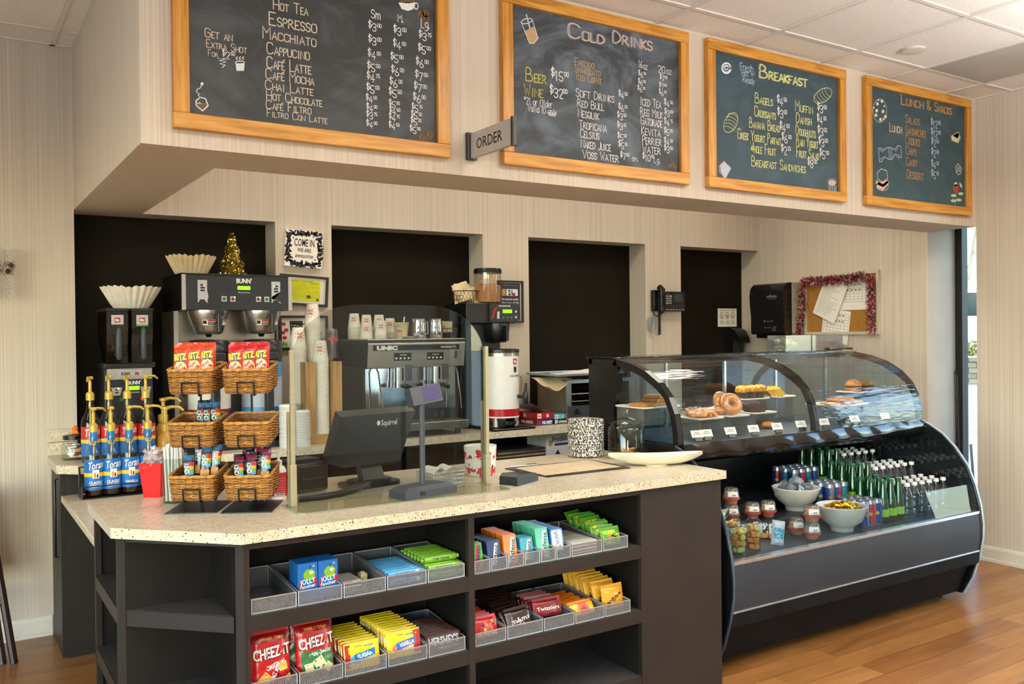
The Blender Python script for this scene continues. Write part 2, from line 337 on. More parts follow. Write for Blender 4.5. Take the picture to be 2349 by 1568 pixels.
b = MB(); b.box(XL-.2, XL, YF, -3.4, 0, CEIL, 'wallpaper'); b.box(XL-.2, XL, 2.4, 5.4, 0, CEIL, 'wallpaper'); b.box(XL-.2, XL, -3.4, 2.4, 2.5, CEIL, 'wallpaper'); b.box(XL-.2, XL, -3.4, 2.4, 0, .4, 'wallpaper'); b.build('wall_left', kind=S, smooth=False)
b = MB(); b.box(XL-.2, -2.9, YF-.2, YF, 0, CEIL, 'wallpaper'); b.box(-1.1, 6.02, YF-.2, YF, 0, CEIL, 'wallpaper'); b.box(-2.9, -1.1, YF-.2, YF, 2.3, CEIL, 'wallpaper'); b.build('wall_front', kind=S, smooth=False)
def window(n, ax, a0, a1, c, z0, z1, bars, fw=.06):
    """frame, mullions and panes of a window lying in the plane ax = c"""
    b = MB(); g = MB()
    def bx(m, u0, u1, t, v0, v1, mt):
        if ax == 'x': m.box(c-t, c+t, u0, u1, v0, v1, mt)
        else: m.box(u0, u1, c-t, c+t, v0, v1, mt)
    us = [a0+(a1-a0)*i/(bars+1) for i in range(bars+2)]
    for u in us:
        u = min(max(u, a0+fw/2), a1-fw/2); bx(b, u-fw/2, u+fw/2, .035, z0, z1, 'black_metal')
    for z in (z0+fw/2, z1-fw/2): bx(b, a0, a1, .034, z-fw/2, z+fw/2, 'black_metal')
    f = b.build('window_%d' % n, kind=S, smooth=False)
    bx(g, a0, a1, .003, z0, z1, 'dimmed_glass' if n == 1 else 'window_glass'); g.build('pane', f, smooth=False)
window(1, 'x', 3.23, 3.581, 6.055, .0, 2.30, 0)
window(2, 'x', 1.65, 2.6, 5.9, 0., 2.1, 0)
window(5, 'x', -4.4, -2.4, 5.86, .25, 2.35, 1)
window(3, 'x', -3.4, 2.4, XL-.1, .4, 2.5, 4)
window(4, 'y', -2.9, -1.1, YF-.1, .0, 2.3, 1)
# dropped soffit: front run and left return
b = MB(); b.box(.577, 5.69, 3.23, 3.571, NT, CEIL, 'wallpaper'); b.box(.577, .909, 3.571, YB, NT, CEIL, 'wallpaper'); b.build('wall_soffit', kind=S, smooth=False)
def skirting(name, pts, out):
    """profiled board along a straight run: pts (x0,y0)-(x1,y1), out = unit offset into the room"""
    (x0, y0), (x1, y1) = pts; ox, oy = out; b = MB(); pr = [(0, 0), (.018, 0), (.018, .018), (.013, .02), (.013, .08), (.009, .093), (.004, .1), (0, .1)]
    vs = [(x0+ox*d, y0+oy*d, z) for d, z in pr]+[(x1+ox*d, y1+oy*d, z) for d, z in pr]; n = len(pr)
    b.add(vs, [(i, (i+1) % n, n+(i+1) % n, n+i) for i in range(n)]+[tuple(range(n)), tuple(range(n, 2*n))[::-1]], 'white_paint'); b.build(name, kind=S, smooth=False)
skirting('baseboard_back', ((XL, YB), (.45, YB)), (0, -1)); skirting('baseboard_right', ((XR, 2.6), (XR, 3.23)), (-1, 0))
mat('pavement', 'b9b6ae', .9, vary=.08, scale=2.)
MB().box(-60, 60, -70, YF-.2, -.25, -.12, 'pavement').box(6.4, 60, YF-.2, 60, -.25, -.12, 'pavement').box(-60, XL-.2, YF-.2, 60, -.25, -.12, 'pavement').build('ground', kind=S, smooth=False)
# ceiling fittings that show
b = MB(); b.box(4.17+.01, 4.757+.61*.94, 2.45, 2.45, CEIL, CEIL, 'grey_panel')
px0 = 3.537+.61*2
MB().box(px0+.014, px0+.596, 2.998-.596, 2.998-.014, CEIL-.004, CEIL+.0, 'grey_panel').build('ceiling_hatch', label='flat grey square panel set in the white ceiling grid', cat='ceiling panel', smooth=False)
t = thing('ceiling_speaker', 'small round white disc fitting on the ceiling near the grey panel', 'ceiling fitting', (4.39, 2.83, CEIL))
MB().lathe([(.055, -.004), (.06, -.010), (.04, -.013), (0, -.013)], 'ceiling_bar', 24).lathe([(.062, 0), (.062, -.004), (.055, -.004)], 'ceiling_bar', 24).build('cover', t)
# lamps: steel trays with glowing lenses for every ceiling light
mat('lamp_lens', 'fff0d8', .4, emit=3.0, vary=.01)
for i, ((lx, ly), pw) in enumerate(LAMPS+[((x, 4.15), 1) for x in (1.7, 3.1, 4.6)]):
    t = thing('ceiling_light', 'recessed ceiling light with a warm white lens, number %d from the front' % (i+1) if 0 else 'recessed warm white ceiling light outside the picture', 'ceiling light', (lx, ly, CEIL), group='recessed ceiling lights')
    w, h = (.6, .3) if i < len(LAMPS) else (.47, .22)
    MB().box(-w, w, -h, -h+.02, -.03, 0, 'ceiling_bar').box(-w, w, h-.02, h, -.03, 0, 'ceiling_bar').box(-w, -w+.02, -h+.02, h-.02, -.03, 0, 'ceiling_bar').box(w-.02, w, -h+.02, h-.02, -.03, 0, 'ceiling_bar').build('frame', t, smooth=False)
    MB().box(-w+.02, w-.02, -h+.02, h-.02, -.012, -.008, 'lamp_lens').build('lens', t, smooth=False)

for lx, ly in PEND_FILL:  # bodies for the added ceiling fill
    t = thing('fill_pendant', 'long slim pendant added out of view to brighten the ceiling', 'pendant lamp', (lx, ly, 2.5), group='added fill pendants'); MB().box(-.68, .68, -.075, -.065, -.03, .03, 'ceiling_bar').box(-.68, .68, .065, .075, -.03, .03, 'ceiling_bar').box(-.68, -.67, -.065, .065, -.03, .03, 'ceiling_bar').box(.67, .68, -.065, .065, -.03, .03, 'ceiling_bar').build('housing', t, smooth=False); MB().box(-.67, .67, -.065, .065, .02, .024, 'lamp_lens').box(-.67, .67, -.065, .065, -.024, -.02, 'lamp_lens').build('lens', t, smooth=False); MB().tube([(-.5, 0, .02), (-.5, 0, CEIL-2.5)], .003, 'ceiling_bar').tube([(.5, 0, .02), (.5, 0, CEIL-2.5)], .003, 'ceiling_bar').build('wire', t)
# ================================================================ CHALKBOARDS AND THE ORDER SIGN
_G['É'] = '36 06 00 30|03 23|17 38'
GL['É'] = [[(float(a[0]), float(a[1])) for a in st.split()] for st in _G['É'].split('|')]
def wood(name, lo, mid, hi, stretch, rough=.35):
    m = bpy.data.materials.new(name); m.use_nodes = True; nt = m.node_tree; p = nt.nodes['Principled BSDF']
    n = node(nt, 'ShaderNodeTexNoise', _Scale=1., _Detail=5., _Distortion=1.1); nt.links.new(coords(nt, stretch), n.inputs['Vector'])
    nt.links.new(ramp(nt, n.outputs[0], [(.3, lin(lo)), (.5, lin(mid)), (.72, lin(hi))]), p.inputs['Base Color']); p.inputs['Roughness'].default_value = rough; MT[name] = m
wood('oak_across', 'a3691d', 'c98e35', 'daa656', (3, 30, 40)); wood('oak_up', '9c6119', 'c48629', 'd59d46', (40, 30, 3))
def slate(name, base, dust, k, seed):
    m = bpy.data.materials.new(name); m.use_nodes = True; nt = m.node_tree; p = nt.nodes['Principled BSDF']; p.inputs['Roughness'].default_value = .55; p.inputs['Specular IOR Level'].default_value = .3
    tc = coords(nt, (1.6, 1, 3.2), (0, R(18), seed)); n = node(nt, 'ShaderNodeTexNoise', _Scale=1.2, _Detail=7., _Roughness=.6, _Distortion=2.2); nt.links.new(tc, n.inputs['Vector'])
    nt.links.new(ramp(nt, n.outputs[0], [(.42, lin(base)), (.62, tuple(a*(1-k)+b_*k for a, b_ in zip(lin(base), lin(dust)))), (.8, tuple(a*(1-k*1.6)+b_*k*1.6 for a, b_ in zip(lin(base), lin(dust))))]), p.inputs['Base Color']); MT[name] = m
slate('slate_plain', '343738', '6b7278', .28, 1); slate('slate_dusty', '34393e', '8695a5', .38, 2); slate('slate_blue', '2f444f', '5c7583', .25, 3); slate('slate_teal', '2f464f', '55666c', .3, 4)
mat('chalk_white', 'e8eaea', .9, vary=.08, scale=300); mat('chalk_cream', 'd9cdb4', .9, vary=.1, scale=300); mat('chalk_yellow', 'd4d58c', .9, vary=.12, scale=300); mat('chalk_olive', 'b9b75e', .9, vary=.12, scale=300)
mat('chalk_tan', 'b79c74', .9, vary=.12, scale=300); mat('chalk_pink', 'c3b2ab', .9, vary=.12, scale=300); mat('chalk_orange', 'b98a50', .9, vary=.12, scale=300); mat('chalk_blue', 'b9c9dc', .9, vary=.1, scale=300)
mat('chalk_brown', '6d5330', .9, vary=.15, scale=200); mat('chalk_red', '9c3b34', .9, vary=.15, scale=200); mat('chalk_green', 'b7d3a6', .9, vary=.1, scale=200); mat('chalk_peach', 'd9a9a0', .9, vary=.1, scale=200)
mat('board_edge', '14100c', .7)
BY = 3.23; BW, BH, BT, FW_ = 1.085, .748, .034, .055
class Board:
    def __init__(s, x0, label, slate_m, zo):
        s.x0, s.z0 = x0, 2.231; s.zo = zo
        s.t = thing('chalkboard_menu', label, 'chalkboard', (x0+BW/2, BY, s.z0), group='framed chalkboard menus on the soffit')
        w, h, f = BW/2, BH, FW_
        for nm, a in (('bottom_rail', (-w, w, -BT, 0, 0, f)), ('top_rail', (-w, w, -BT, 0, h-f, h))): MB().box(*a, 'oak_across').build(nm, s.t, bevel=.003)
        for a in ((-w, -w+f, -BT+.002, 0, f, h-f), (w-f, w, -BT+.002, 0, f, h-f)): MB().box(*a, 'oak_up').build('side_rail', s.t, bevel=.003)
        s.b = MB(); s.b.box(-w+f-.004, w-f+.004, -.014, -.002, f-.004, h-f+.004, slate_m)
    def P(s, zx, zy):
        ox, oy, k = s.zo; p = onY(ox+zx/k, oy+zy/k, BY-.016); return p.x-s.x0-BW/2, p.z-s.z0
    def fn(s, x, y): return (x, -.0152, y)
    def w(s, t, xl, y, xr, h, m, caps=.68, wd=.0, dbl=False):
        a = s.P(xl, y); r = s.P(xr, y); hh = s.P(xl, y-h)[1]-a[1]; wd = wd or hh*.088
        s.b.chalk(t, a[0], a[1], hh, m, s.fn, w=r[0]-a[0], caps=caps, wd=wd)
        if dbl: s.b.chalk(t, a[0]+hh*.12, a[1]+hh*.03, hh*.95, m, s.fn, w=r[0]-a[0], caps=caps, wd=wd*.7)
    def price(s, n, c, xl, y, h, m='chalk_white', w=None):
        a = s.P(xl, y); hh = s.P(xl, y-h)[1]-a[1]; x = a[0]
        s.b.chalk('$', x, a[1]+hh*.45, hh*.62, m, s.fn, wd=hh*.09); x += hh*.40
        s.b.chalk(n, x, a[1]+hh*.08, hh*.8, m, s.fn, wd=hh*.085); x += hh*(.56 if len(n) == 1 else .98)
        if c: s.b.chalk(c, x, a[1]+hh*.56, hh*.38, m, s.fn, wd=hh*.062)
    def poly(s, pts, m, wd=.003, close=False):
        q = [s.P(*p) for p in pts]; q = q+[q[0]] if close else q; s.b.line(q, wd, m, s.fn)
    def fill(s, pts, m): s.b.shape([s.P(*p) for p in pts], m, lambda x, y: (x, -.0149, y))
    def ell(s, cx, cy, rx, ry, m, wd=.003, a0=0, a1=360, n=16, rot=0):
        c, q = math.cos(R(rot)), math.sin(R(rot)); s.poly([(cx+rx*math.cos(R(a0+(a1-a0)*i/n))*c-ry*math.sin(R(a0+(a1-a0)*i/n))*q, cy+rx*math.cos(R(a0+(a1-a0)*i/n))*q+ry*math.sin(R(a0+(a1-a0)*i/n))*c) for i in range(n+1)], m, wd)
    def ellf(s, cx, cy, rx, ry, m, n=14): s.fill([(cx+rx*math.cos(2*math.pi*i/n), cy+ry*math.sin(2*math.pi*i/n)) for i in range(n)], m)
    def done(s): s.b.build('board_panel', s.t, smooth=False)
# --- hot drinks
B = Board(.680, 'chalkboard of hot drinks, Hot Tea down to Filtro Con Latte, with a teabag drawing', 'slate_plain', (0, 0, 2.237)); C = 'chalk_cream'; Wh = 'chalk_white'
for t, xl, y, xr, h in [('Hot Tea', 1403, 45, 1585, 52), ('Espresso', 1382, 125, 1632, 66), ('Macchiato', 1350, 192, 1628, 58), ('Cappucino', 1370, 272, 1593, 58), ('CafÉ Latte', 1370, 345, 1600, 58), ('CafÉ Mocha', 1364, 400, 1616, 52), ('Chai Latte', 1362, 455, 1612, 48), ('Hot Chocolate', 1368, 508, 1657, 46), ('CafÉ Filtro', 1366, 555, 1601, 44), ('Filtro Con Latte', 1371, 595, 1683, 38)]: B.w(t, xl, y, xr, h, C)
for t, xl, y, xr, h in [('Get an', 1052, 187, 1197, 46), ('Extra Shot', 1060, 240, 1270, 40), ('For', 1069, 284, 1122, 32)]: B.w(t, xl, y, xr, h, C)
B.price('2', '50', 1143, 300, 44)
B.w('Sm', 1906, 90, 1957, 44, Wh, caps=None); B.w('M.', 2042, 110, 2072, 38, Wh); B.w('Lg.', 2162, 140, 2206, 46, Wh, caps=None)
for col in ([(1893, 158, '3', '00'), (1893, 230, '3', '00'), (1890, 302, '4', '00'), (1887, 367, '5', '00'), (1885, 418, '4', '75'), (1883, 478, '5', '00'), (1880, 525, '4', '50'), (1882, 572, '4', '00'), (1882, 610, '3', '75'), (1882, 657, '4', '00')],
            [(2022, 180, '3', '50'), (2020, 252, '4', '00'), (2007, 320, '5', '00'), (2010, 388, '6', '00'), (2002, 447, '6', '00'), (1998, 500, '5', '50'), (1998, 553, '5', '00'), (2000, 588, '4', '50'), (1998, 622, '4', '75'), (1997, 665, '4', '50')],
            [(2152, 207, '3', '75'), (2148, 275, '5', '00'), (2137, 345, '6', '00'), (2133, 412, '7', '00'), (2127, 472, '7', '00'), (2122, 527, '6', '00'), (2115, 572, '5', '75'), (2112, 610, '5', '50'), (2110, 642, '5', '25'), (2105, 685, '5', '00')]):
    for i, (x, y, n, c) in enumerate(col): B.price(n, c, x, y, 50 if i < 6 else 42)
B.poly([(1118, 298), (1165, 300), (1125, 310), (1160, 316), (1128, 326), (1155, 332), (1140, 345)], Wh)
B.fill([(1208, 318), (1256, 322), (1252, 362), (1214, 362)], Wh); B.ellf(1231, 319, 22, 6, 'chalk_brown'); B.ell(1231, 319, 24, 7, Wh)
for x in (1213, 1229, 1245): B.poly([(x, 306), (x+5, 301), (x-2, 296), (x+6, 289)], Wh, .0025)
B.ellf(1037, 428, 8, 8, Wh); B.poly([(1035, 436), (1025, 452), (1012, 455), (1008, 470), (1020, 480), (1028, 466), (1018, 490), (1030, 497)], Wh, .0025)
B.fill([(1008, 538), (1055, 522), (1066, 540), (1040, 565)], 'chalk_brown'); B.poly([(1028, 498), (1055, 505), (1068, 540), (1040, 567), (1008, 540), (1006, 515)], Wh, .004, True); B.poly([(1012, 525), (1020, 532), (1024, 522), (1032, 530)], Wh, .002)
B.fill([(2045, 12), (2130, 8), (2122, 45), (2095, 55), (2062, 45)], Wh); B.ellf(2090, 5, 40, 10, 'chalk_brown'); B.ell(2136, 30, 10, 16, Wh, .004)
for x, y in ((2160, 72), (2185, 68), (2188, 98), (2205, 692), (2165, 705)): B.ellf(x, y, 17, 21, 'chalk_brown'); B.poly([(x-6, y+15), (x+2, y), (x+5, y-15)], 'board_edge', .003)
B.done()
# --- cold drinks
B = Board(2.024, 'dusty chalkboard headed Cold Drinks with beer and wine prices', 'slate_dusty', (1000, 0, 3.563))
B.w('Cold', 1080, 300, 1385, 120, 'chalk_pink', .62, dbl=True); B.w('Drinks', 1443, 345, 1775, 100, 'chalk_pink', .78, dbl=True)
for t, xl, y, xr in [('Freddo', 1136, 530, 1300), ('Shakerato', 1136, 585, 1350), ('Iced Coffee', 1143, 648, 1360)]: B.w(t, xl, y, xr, 62, 'chalk_tan')
for t, xl, y, xr in [('Soft Drinks', 1146, 785, 1462), ('Red Bull', 1158, 868, 1378), ('Nesquik', 1163, 952, 1338), ('Tropicana', 1172, 1045, 1400), ('Celsius', 1180, 1118, 1340), ('Naked Juice', 1186, 1202, 1435), ('Voss Water', 1200, 1288, 1500), ('Iced Tea', 1671, 855, 1845), ('Reg Milk', 1671, 938, 1855), ('Gatorade', 1676, 1012, 1855), ('Kevita', 1681, 1095, 1842), ('Perrier', 1689, 1170, 1850), ('Water', 1690, 1242, 1843)]: B.w(t, xl, y, xr, 66, Wh, .8)
for n, c, x, y in [('6', '00', 1657, 630), ('6', '00', 1655, 697), ('6', '00', 1651, 752), ('7', '00', 1833, 662), ('7', '00', 1828, 727), ('6', '50', 1825, 782), ('4', '50', 1495, 805), ('6', '00', 1495, 910), ('3', '50', 1485, 980), ('3', '25', 1485, 1060), ('5', '00', 1488, 1148), ('5', '25', 1495, 1218), ('7', '00', 1510, 1305), ('10', '00', 1692, 1315), ('4', '50', 1868, 875), ('3', '00', 1870, 952), ('4', '75', 1868, 1028), ('5', '00', 1868, 1108), ('4', '50', 1868, 1190), ('3', '00', 1868, 1250)]: B.price(n, c, x, y, 56 if y < 790 else 66)
B.w('16', 1657, 550, 1692, 58, Wh); B.w('oz', 1697, 562, 1733, 52, Wh, caps=None); B.w('20', 1817, 590, 1880, 58, Wh); B.w('oz', 1887, 602, 1930, 52, Wh, caps=None); B.w('sm.', 1605, 1312, 1655, 45, Wh); B.w('Lg.', 1785, 1328, 1835, 50, Wh, caps=None)
B.w('Beer', 735, 655, 912, 110, 'chalk_olive', .6); B.price('15', '00', 946, 655, 95); B.w('Wine', 722, 772, 885, 90, 'chalk_olive', .72); B.price('32', '00', 935, 795, 95)
B.w('*21 or Older', 722, 845, 955, 56, Wh, None); B.w('Valid ID only', 753, 905, 992, 52, Wh, None)
for dy, x0, x1 in ((918, 912, 985), (930, 918, 980), (940, 925, 970)): B.poly([(x0, dy), (x1, dy+6)], Wh)
B.poly([(697, 180), (765, 350), (800, 352), (835, 310), (787, 158)], Wh, .003); B.fill([(728, 250), (800, 212), (832, 308), (800, 346), (768, 345)], 'chalk_tan'); B.ell(742, 170, 46, 20, Wh, .003, rot=-14); B.poly([(740, 120), (768, 228)], 'chalk_blue', .007)
for x, y in ((1915, 1352), (1938, 1338), (1955, 1362)): B.ellf(x, y, 15, 18, 'chalk_brown')
B.done()
# --- breakfast
B = Board(3.239, 'blue-grey chalkboard headed Breakfast with croissant drawings', 'slate_blue', (1550, 0, 2.904)); Y = 'chalk_yellow'
B.w('Breakfast', 557, 512, 880, 88, Y, .6, dbl=True)
for t, xl, y, xr, h in [('Fresh,', 430, 465, 530, 50), ('Hot +', 440, 500, 520, 40), ('Ready', 448, 545, 530, 42)]: B.w(t, xl, y, xr, h, 'chalk_blue', None)
for t, xl, y, xr in [('Bagels', 529, 682, 650), ('Croissants', 526, 770, 670), ('Banana Bread', 491, 845, 697), ('Greek Yogurt Parfait', 414, 920, 705), ('Whole Fruit', 498, 1010, 670), ('Breakfast Sandwiches', 506, 1102, 870), ('Muffin', 798, 735, 917), ('Danish', 803, 815, 908), ('Doughnuts', 801, 895, 935), ('Plain Yogurt', 804, 965, 950), ('Fruit Salad', 806, 1042, 958)]: B.w(t, xl, y, xr, 68, Y, .62)
for n, c, x, y in [('4', '50', 678, 702), ('3', '50', 680, 785), ('4', '00', 696, 878), ('6', '00', 709, 952), ('2', '25', 705, 1030), ('8', '00', 881, 1118), ('3', '50', 946, 752), ('4', '00', 944, 827), ('3', '50', 948, 905), ('3', '00', 954, 977), ('5', '00', 961, 1058)]: B.price(n, c, x, y, 66)
B.ell(338, 452, 30, 34, Wh, .008); B.ell(338, 450, 10, 12, Wh, .005); B.ell(338, 455, 20, 23, 'chalk_blue', .006)
for cx, cy, rx, ry, rot in ((367, 815, 42, 70, 25), (980, 635, 68, 42, -35)):
    B.ell(cx, cy, rx, ry, Y, .0035, rot=rot)
    for k in (-.6, -.3, 0, .3, .6):
        if rx < ry: B.ell(cx-k*22, cy+k*ry, rx*.8, 14, Y, .0025, 180, 360, 8, rot)
        else: B.ell(cx+k*rx*.85, cy-k*36, 12, ry*.8, Y, .0025, 90, 270, 8, rot)
B.fill([(296, 1100), (325, 1078), (365, 1120), (330, 1185), (300, 1140)], 'chalk_blue'); B.poly([(290, 1105), (322, 1072), (368, 1118), (330, 1190), (292, 1140)], 'chalk_peach', .004, True)
B.ellf(1043, 1215, 26, 20, 'chalk_pink'); B.ell(1043, 1212, 28, 24, 'chalk_tan', .003, 180, 360); B.poly([(1018, 1230), (1024, 1270), (1064, 1274), (1070, 1236)], 'chalk_blue', .004); [B.poly([(x, 1236), (x+1, 1268)], 'chalk_blue', .005) for x in (1030, 1043, 1056)]
B.done()
# --- lunch and snacks
B = Board(4.506, 'chalkboard headed Lunch & Snacks with cookie and burger drawings', 'slate_teal', (1550, 0, 2.904)); O = 'chalk_orange'
B.w('Lunch', 1502, 692, 1655, 66, O, .7, dbl=True); B.w('& Snacks', 1675, 728, 1842, 62, O, .7, dbl=True)
for t, xl, y, xr in [('Salads', 1531, 815, 1630), ('Lunch', 1426, 872, 1510), ('Sandwiches', 1532, 890, 1668), ('Cookies', 1533, 955, 1630), ('Chips', 1534, 1025, 1608), ('Candy', 1536, 1098, 1612), ('Dessert', 1541, 1182, 1655)]: B.w(t, xl, y, xr, 56, C if t == 'Lunch' else O, .75)
for n, c, x, y in [('12', '00', 1702, 850), ('12', '00', 1703, 915), ('2', '50', 1705, 978), ('2', '00', 1705, 1048), ('4', '00', 1705, 1125), ('5', '00', 1705, 1192)]: B.price(n, c, x, y, 60, 'chalk_blue')
B.ell(1360, 735, 46, 78, 'chalk_cream', .003)
for x, y in ((1345, 690), (1375, 672), (1382, 740), (1340, 735), (1365, 795), (1398, 775), (1335, 765)): B.ellf(x, y, 9, 12, 'chalk_cream')
for x, y in ((1352, 665), (1320, 715), (1390, 705), (1385, 790)): B.ellf(x, y, 5, 6, Wh)
B.poly([(1385, 1000), (1400, 985), (1425, 978), (1460, 995), (1480, 968), (1500, 972), (1505, 1045), (1485, 1048), (1460, 1025), (1440, 1062), (1412, 1055), (1392, 1040), (1375, 1072), (1358, 1075), (1352, 985), (1370, 985)], 'chalk_blue', .004, True)
[B.poly([(x, 985), (x+5, 1055)], 'chalk_blue', .003) for x in (1418, 1428, 1438)]; [B.poly([(x, y0), (x2, y1)], 'chalk_blue', .003) for x, y0, x2, y1 in ((1362, 995, 1380, 1010), (1362, 1060, 1380, 1045), (1480, 985, 1465, 1005), (1495, 1035, 1472, 1025))]
B.fill([(1345, 1215), (1415, 1195), (1420, 1225), (1380, 1265), (1340, 1250)], 'chalk_peach'); B.fill([(1335, 1195), (1380, 1225), (1412, 1200), (1418, 1215), (1385, 1245), (1332, 1220)], 'chalk_olive'); B.poly([(1345, 1190), (1342, 1150), (1370, 1122), (1405, 1135), (1412, 1185), (1380, 1212)], C, .004, True); B.ell(1378, 1235, 40, 32, C, .003, 0, 180)
B.fill([(1838, 908), (1885, 880), (1895, 915), (1880, 945), (1842, 930)], 'chalk_cream'); B.fill([(1840, 898), (1882, 876), (1890, 895), (1880, 922)], 'chalk_brown'); B.poly([(1836, 905), (1884, 876), (1897, 915), (1882, 950), (1838, 932)], 'chalk_yellow', .004, True)
B.poly([(1865, 1112), (1878, 1088), (1892, 1100), (1905, 1120), (1898, 1155), (1882, 1162), (1868, 1145)], Wh, .004, True); [B.poly([(1872, y), (1898, y-4)], Wh, .003) for y in (1112, 1122, 1132, 1142)]
B.ellf(1868, 1255, 20, 30, 'chalk_red'); B.ellf(1866, 1225, 12, 14, 'chalk_green'); B.fill([(1890, 1210), (1908, 1230), (1908, 1255), (1893, 1235)], 'chalk_green')
for x, y in ((1852, 1300), (1852, 1335), (1888, 1330), (1900, 1288)): B.ellf(x, y, 18, 10, 'chalk_green')
B.poly([(1868, 1285), (1870, 1320), (1862, 1360)], 'chalk_green', .003)
B.done()
# --- order sign on its bracket
mat('brushed_silver', 'b3b0ab', .45, metal=.25, vary=.05, scale=60, stretch=(1, 1, 40)); mat('dark_bronze', '2b2825', .4, metal=.3); mat('ink_black', '111111', .6)
t = thing('order_sign', 'silver ORDER sign projecting from the soffit between two chalkboards', 'sign', (1.875, 3.23, 2.292))
b = MB().box(-.009, .009, -.335, -.02, -.052, .052, 'brushed_silver'); fl = lambda x, y: (-.0096, -.17-x, y); fr = lambda x, y: (.0096, -.17+x, y)
b.text('ORDER', .062, 'ink_black', 0, 0, fl, w=.20, bold=.006); b.text('ORDER', .062, 'ink_black', 0, 0, fr, w=.20, bold=.006); b.build('sign_face', t, smooth=False)
MB().prism(rrect(.05, .024, .01, cx=0, cy=-.012), 'z', -.056, .056, 'dark_bronze').build('wall_bracket', t); MB().prism(rrect(.026, .02, .008, cx=0, cy=-.342), 'z', -.056, .056, 'dark_bronze').build('end_cap', t)
# ================================================================ FRONT COUNTER
def quartz():
    m = bpy.data.materials.new('quartz'); m.use_nodes = True; nt = m.node_tree; p = nt.nodes['Principled BSDF']; p.inputs['Roughness'].default_value = .28
    tc = coords(nt); v = node(nt, 'ShaderNodeTexVoronoi', _Scale=115.); nt.links.new(tc, v.inputs['Vector']); v2 = node(nt, 'ShaderNodeTexVoronoi', _Scale=210.); nt.links.new(tc, v2.inputs['Vector'])
    n = node(nt, 'ShaderNodeTexNoise', _Scale=38., _Detail=2.); nt.links.new(tc, n.inputs['Vector'])
    sc = nt.nodes.new('ShaderNodeSeparateColor'); nt.links.new(v.outputs['Color'], sc.inputs[0]); s2 = nt.nodes.new('ShaderNodeSeparateColor'); nt.links.new(v2.outputs['Color'], s2.inputs[0])
    def spot(dist, chan, rad, thr):
        a = node(nt, 'ShaderNodeMath', operation='LESS_THAN'); a.inputs[1].default_value = rad; nt.links.new(dist, a.inputs[0])
        b = node(nt, 'ShaderNodeMath', operation='GREATER_THAN'); b.inputs[1].default_value = thr; nt.links.new(chan, b.inputs[0])
        c = node(nt, 'ShaderNodeMath', operation='MULTIPLY'); nt.links.new(a.outputs[0], c.inputs[0]); nt.links.new(b.outputs[0], c.inputs[1]); return c.outputs[0]
    base = ramp(nt, n.outputs[0], [(.35, lin('c9bb9f')), (.65, lin('dacdb3'))])
    last = base
    for f, col in ((spot(v.outputs['Distance'], sc.outputs[0], .30, .76), '4a3d31'), (spot(v2.outputs['Distance'], s2.outputs[1], .33, .76), '7d6b56'), (spot(v2.outputs['Distance'], s2.outputs[2], .4, .82), 'efe8da')):
        x = node(nt, 'ShaderNodeMix', data_type='RGBA'); nt.links.new(f, x.inputs[0]); nt.links.new(last, x.inputs[6]); x.inputs[7].default_value = (*lin(col), 1); last = x.outputs[2]
    nt.links.new(last, p.inputs['Base Color']); MT['quartz'] = m
quartz()
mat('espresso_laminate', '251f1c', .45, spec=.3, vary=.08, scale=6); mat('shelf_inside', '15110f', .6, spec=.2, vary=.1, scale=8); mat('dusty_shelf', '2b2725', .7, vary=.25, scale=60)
CT = .913; CF = 2.68; CBK = 3.535; CX0 = .432; CX1 = 2.803
slab = [(CX0, CBK), (CX0, 3.006), (.746, CF), (CX1, CF), (CX1, CBK)]
b = MB(); b.prism(slab, 'z', .880, CT, 'quartz'); b.build('countertop', bevel=.004, label='pale speckled stone countertop with a cut corner on the front counter', cat='countertop')
t = thing('reception_counter', 'dark brown front counter with open candy shelves under the pale stone top', 'counter', (0, 0, 0))
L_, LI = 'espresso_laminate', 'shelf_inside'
Bx0, Bx1, Bf, Bb = .45, 2.787, 2.70, 3.515
b = MB(); b.box(2.36, Bx1, Bf, Bf+.02, .0, .88, L_); b.box(Bx1-.02, Bx1, Bf+.02, Bb, .0, .88, L_); b.build('end_panel', t, bevel=.0015, smooth=False)
def sh(z, name):
    b = MB(); b.box(.765, 2.35, Bf+.004, 3.04, z-.05, z, 'dusty_shelf', None)
    b.prism([(.476, 2.992), (.732, 2.737), (.732, 2.985)], 'z', z-.05, z, 'dusty_shelf'); b.box(.455, .72, 3.02, 3.49, z-.05, z, 'dusty_shelf'); b.build(name, t, smooth=False)
    b = MB(); b.box(.775, 1.543, Bf, Bf+.0042, z-.051, z-.001, L_); b.box(1.567, 2.337, Bf, Bf+.0042, z-.051, z-.001, L_); b.box(Bx0, Bx0+.0052, 3.03, 3.50, z-.051, z-.001, L_)
    b.prism([(.472, 2.990), (.734, 2.728), (.7375, 2.7315), (.4755, 2.9935)], 'z', z-.051, z-.001, L_); b.build('shelf_edge', t, smooth=False)
for z in (.653, .395, .13): sh(z, 'shelf')
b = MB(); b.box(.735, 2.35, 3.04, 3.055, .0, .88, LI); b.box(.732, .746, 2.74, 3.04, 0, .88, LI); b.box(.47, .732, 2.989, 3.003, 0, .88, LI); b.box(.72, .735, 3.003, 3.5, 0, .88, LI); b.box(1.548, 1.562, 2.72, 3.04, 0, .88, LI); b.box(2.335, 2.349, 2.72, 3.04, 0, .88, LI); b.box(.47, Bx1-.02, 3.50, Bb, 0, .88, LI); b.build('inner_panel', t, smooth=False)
for a in ((.765, .775), (1.543, 1.567), (2.337, 2.36)): MB().box(a[0], a[1], Bf-.001, Bf+.02, 0, .88, L_).build('stile', t, smooth=False)
MB().prism([(.738, 2.722), (.757, 2.70), (.765, 2.70), (.765, 2.72), (.748, 2.735)], 'z', 0, .88, L_).build('corner_post', t, smooth=False)
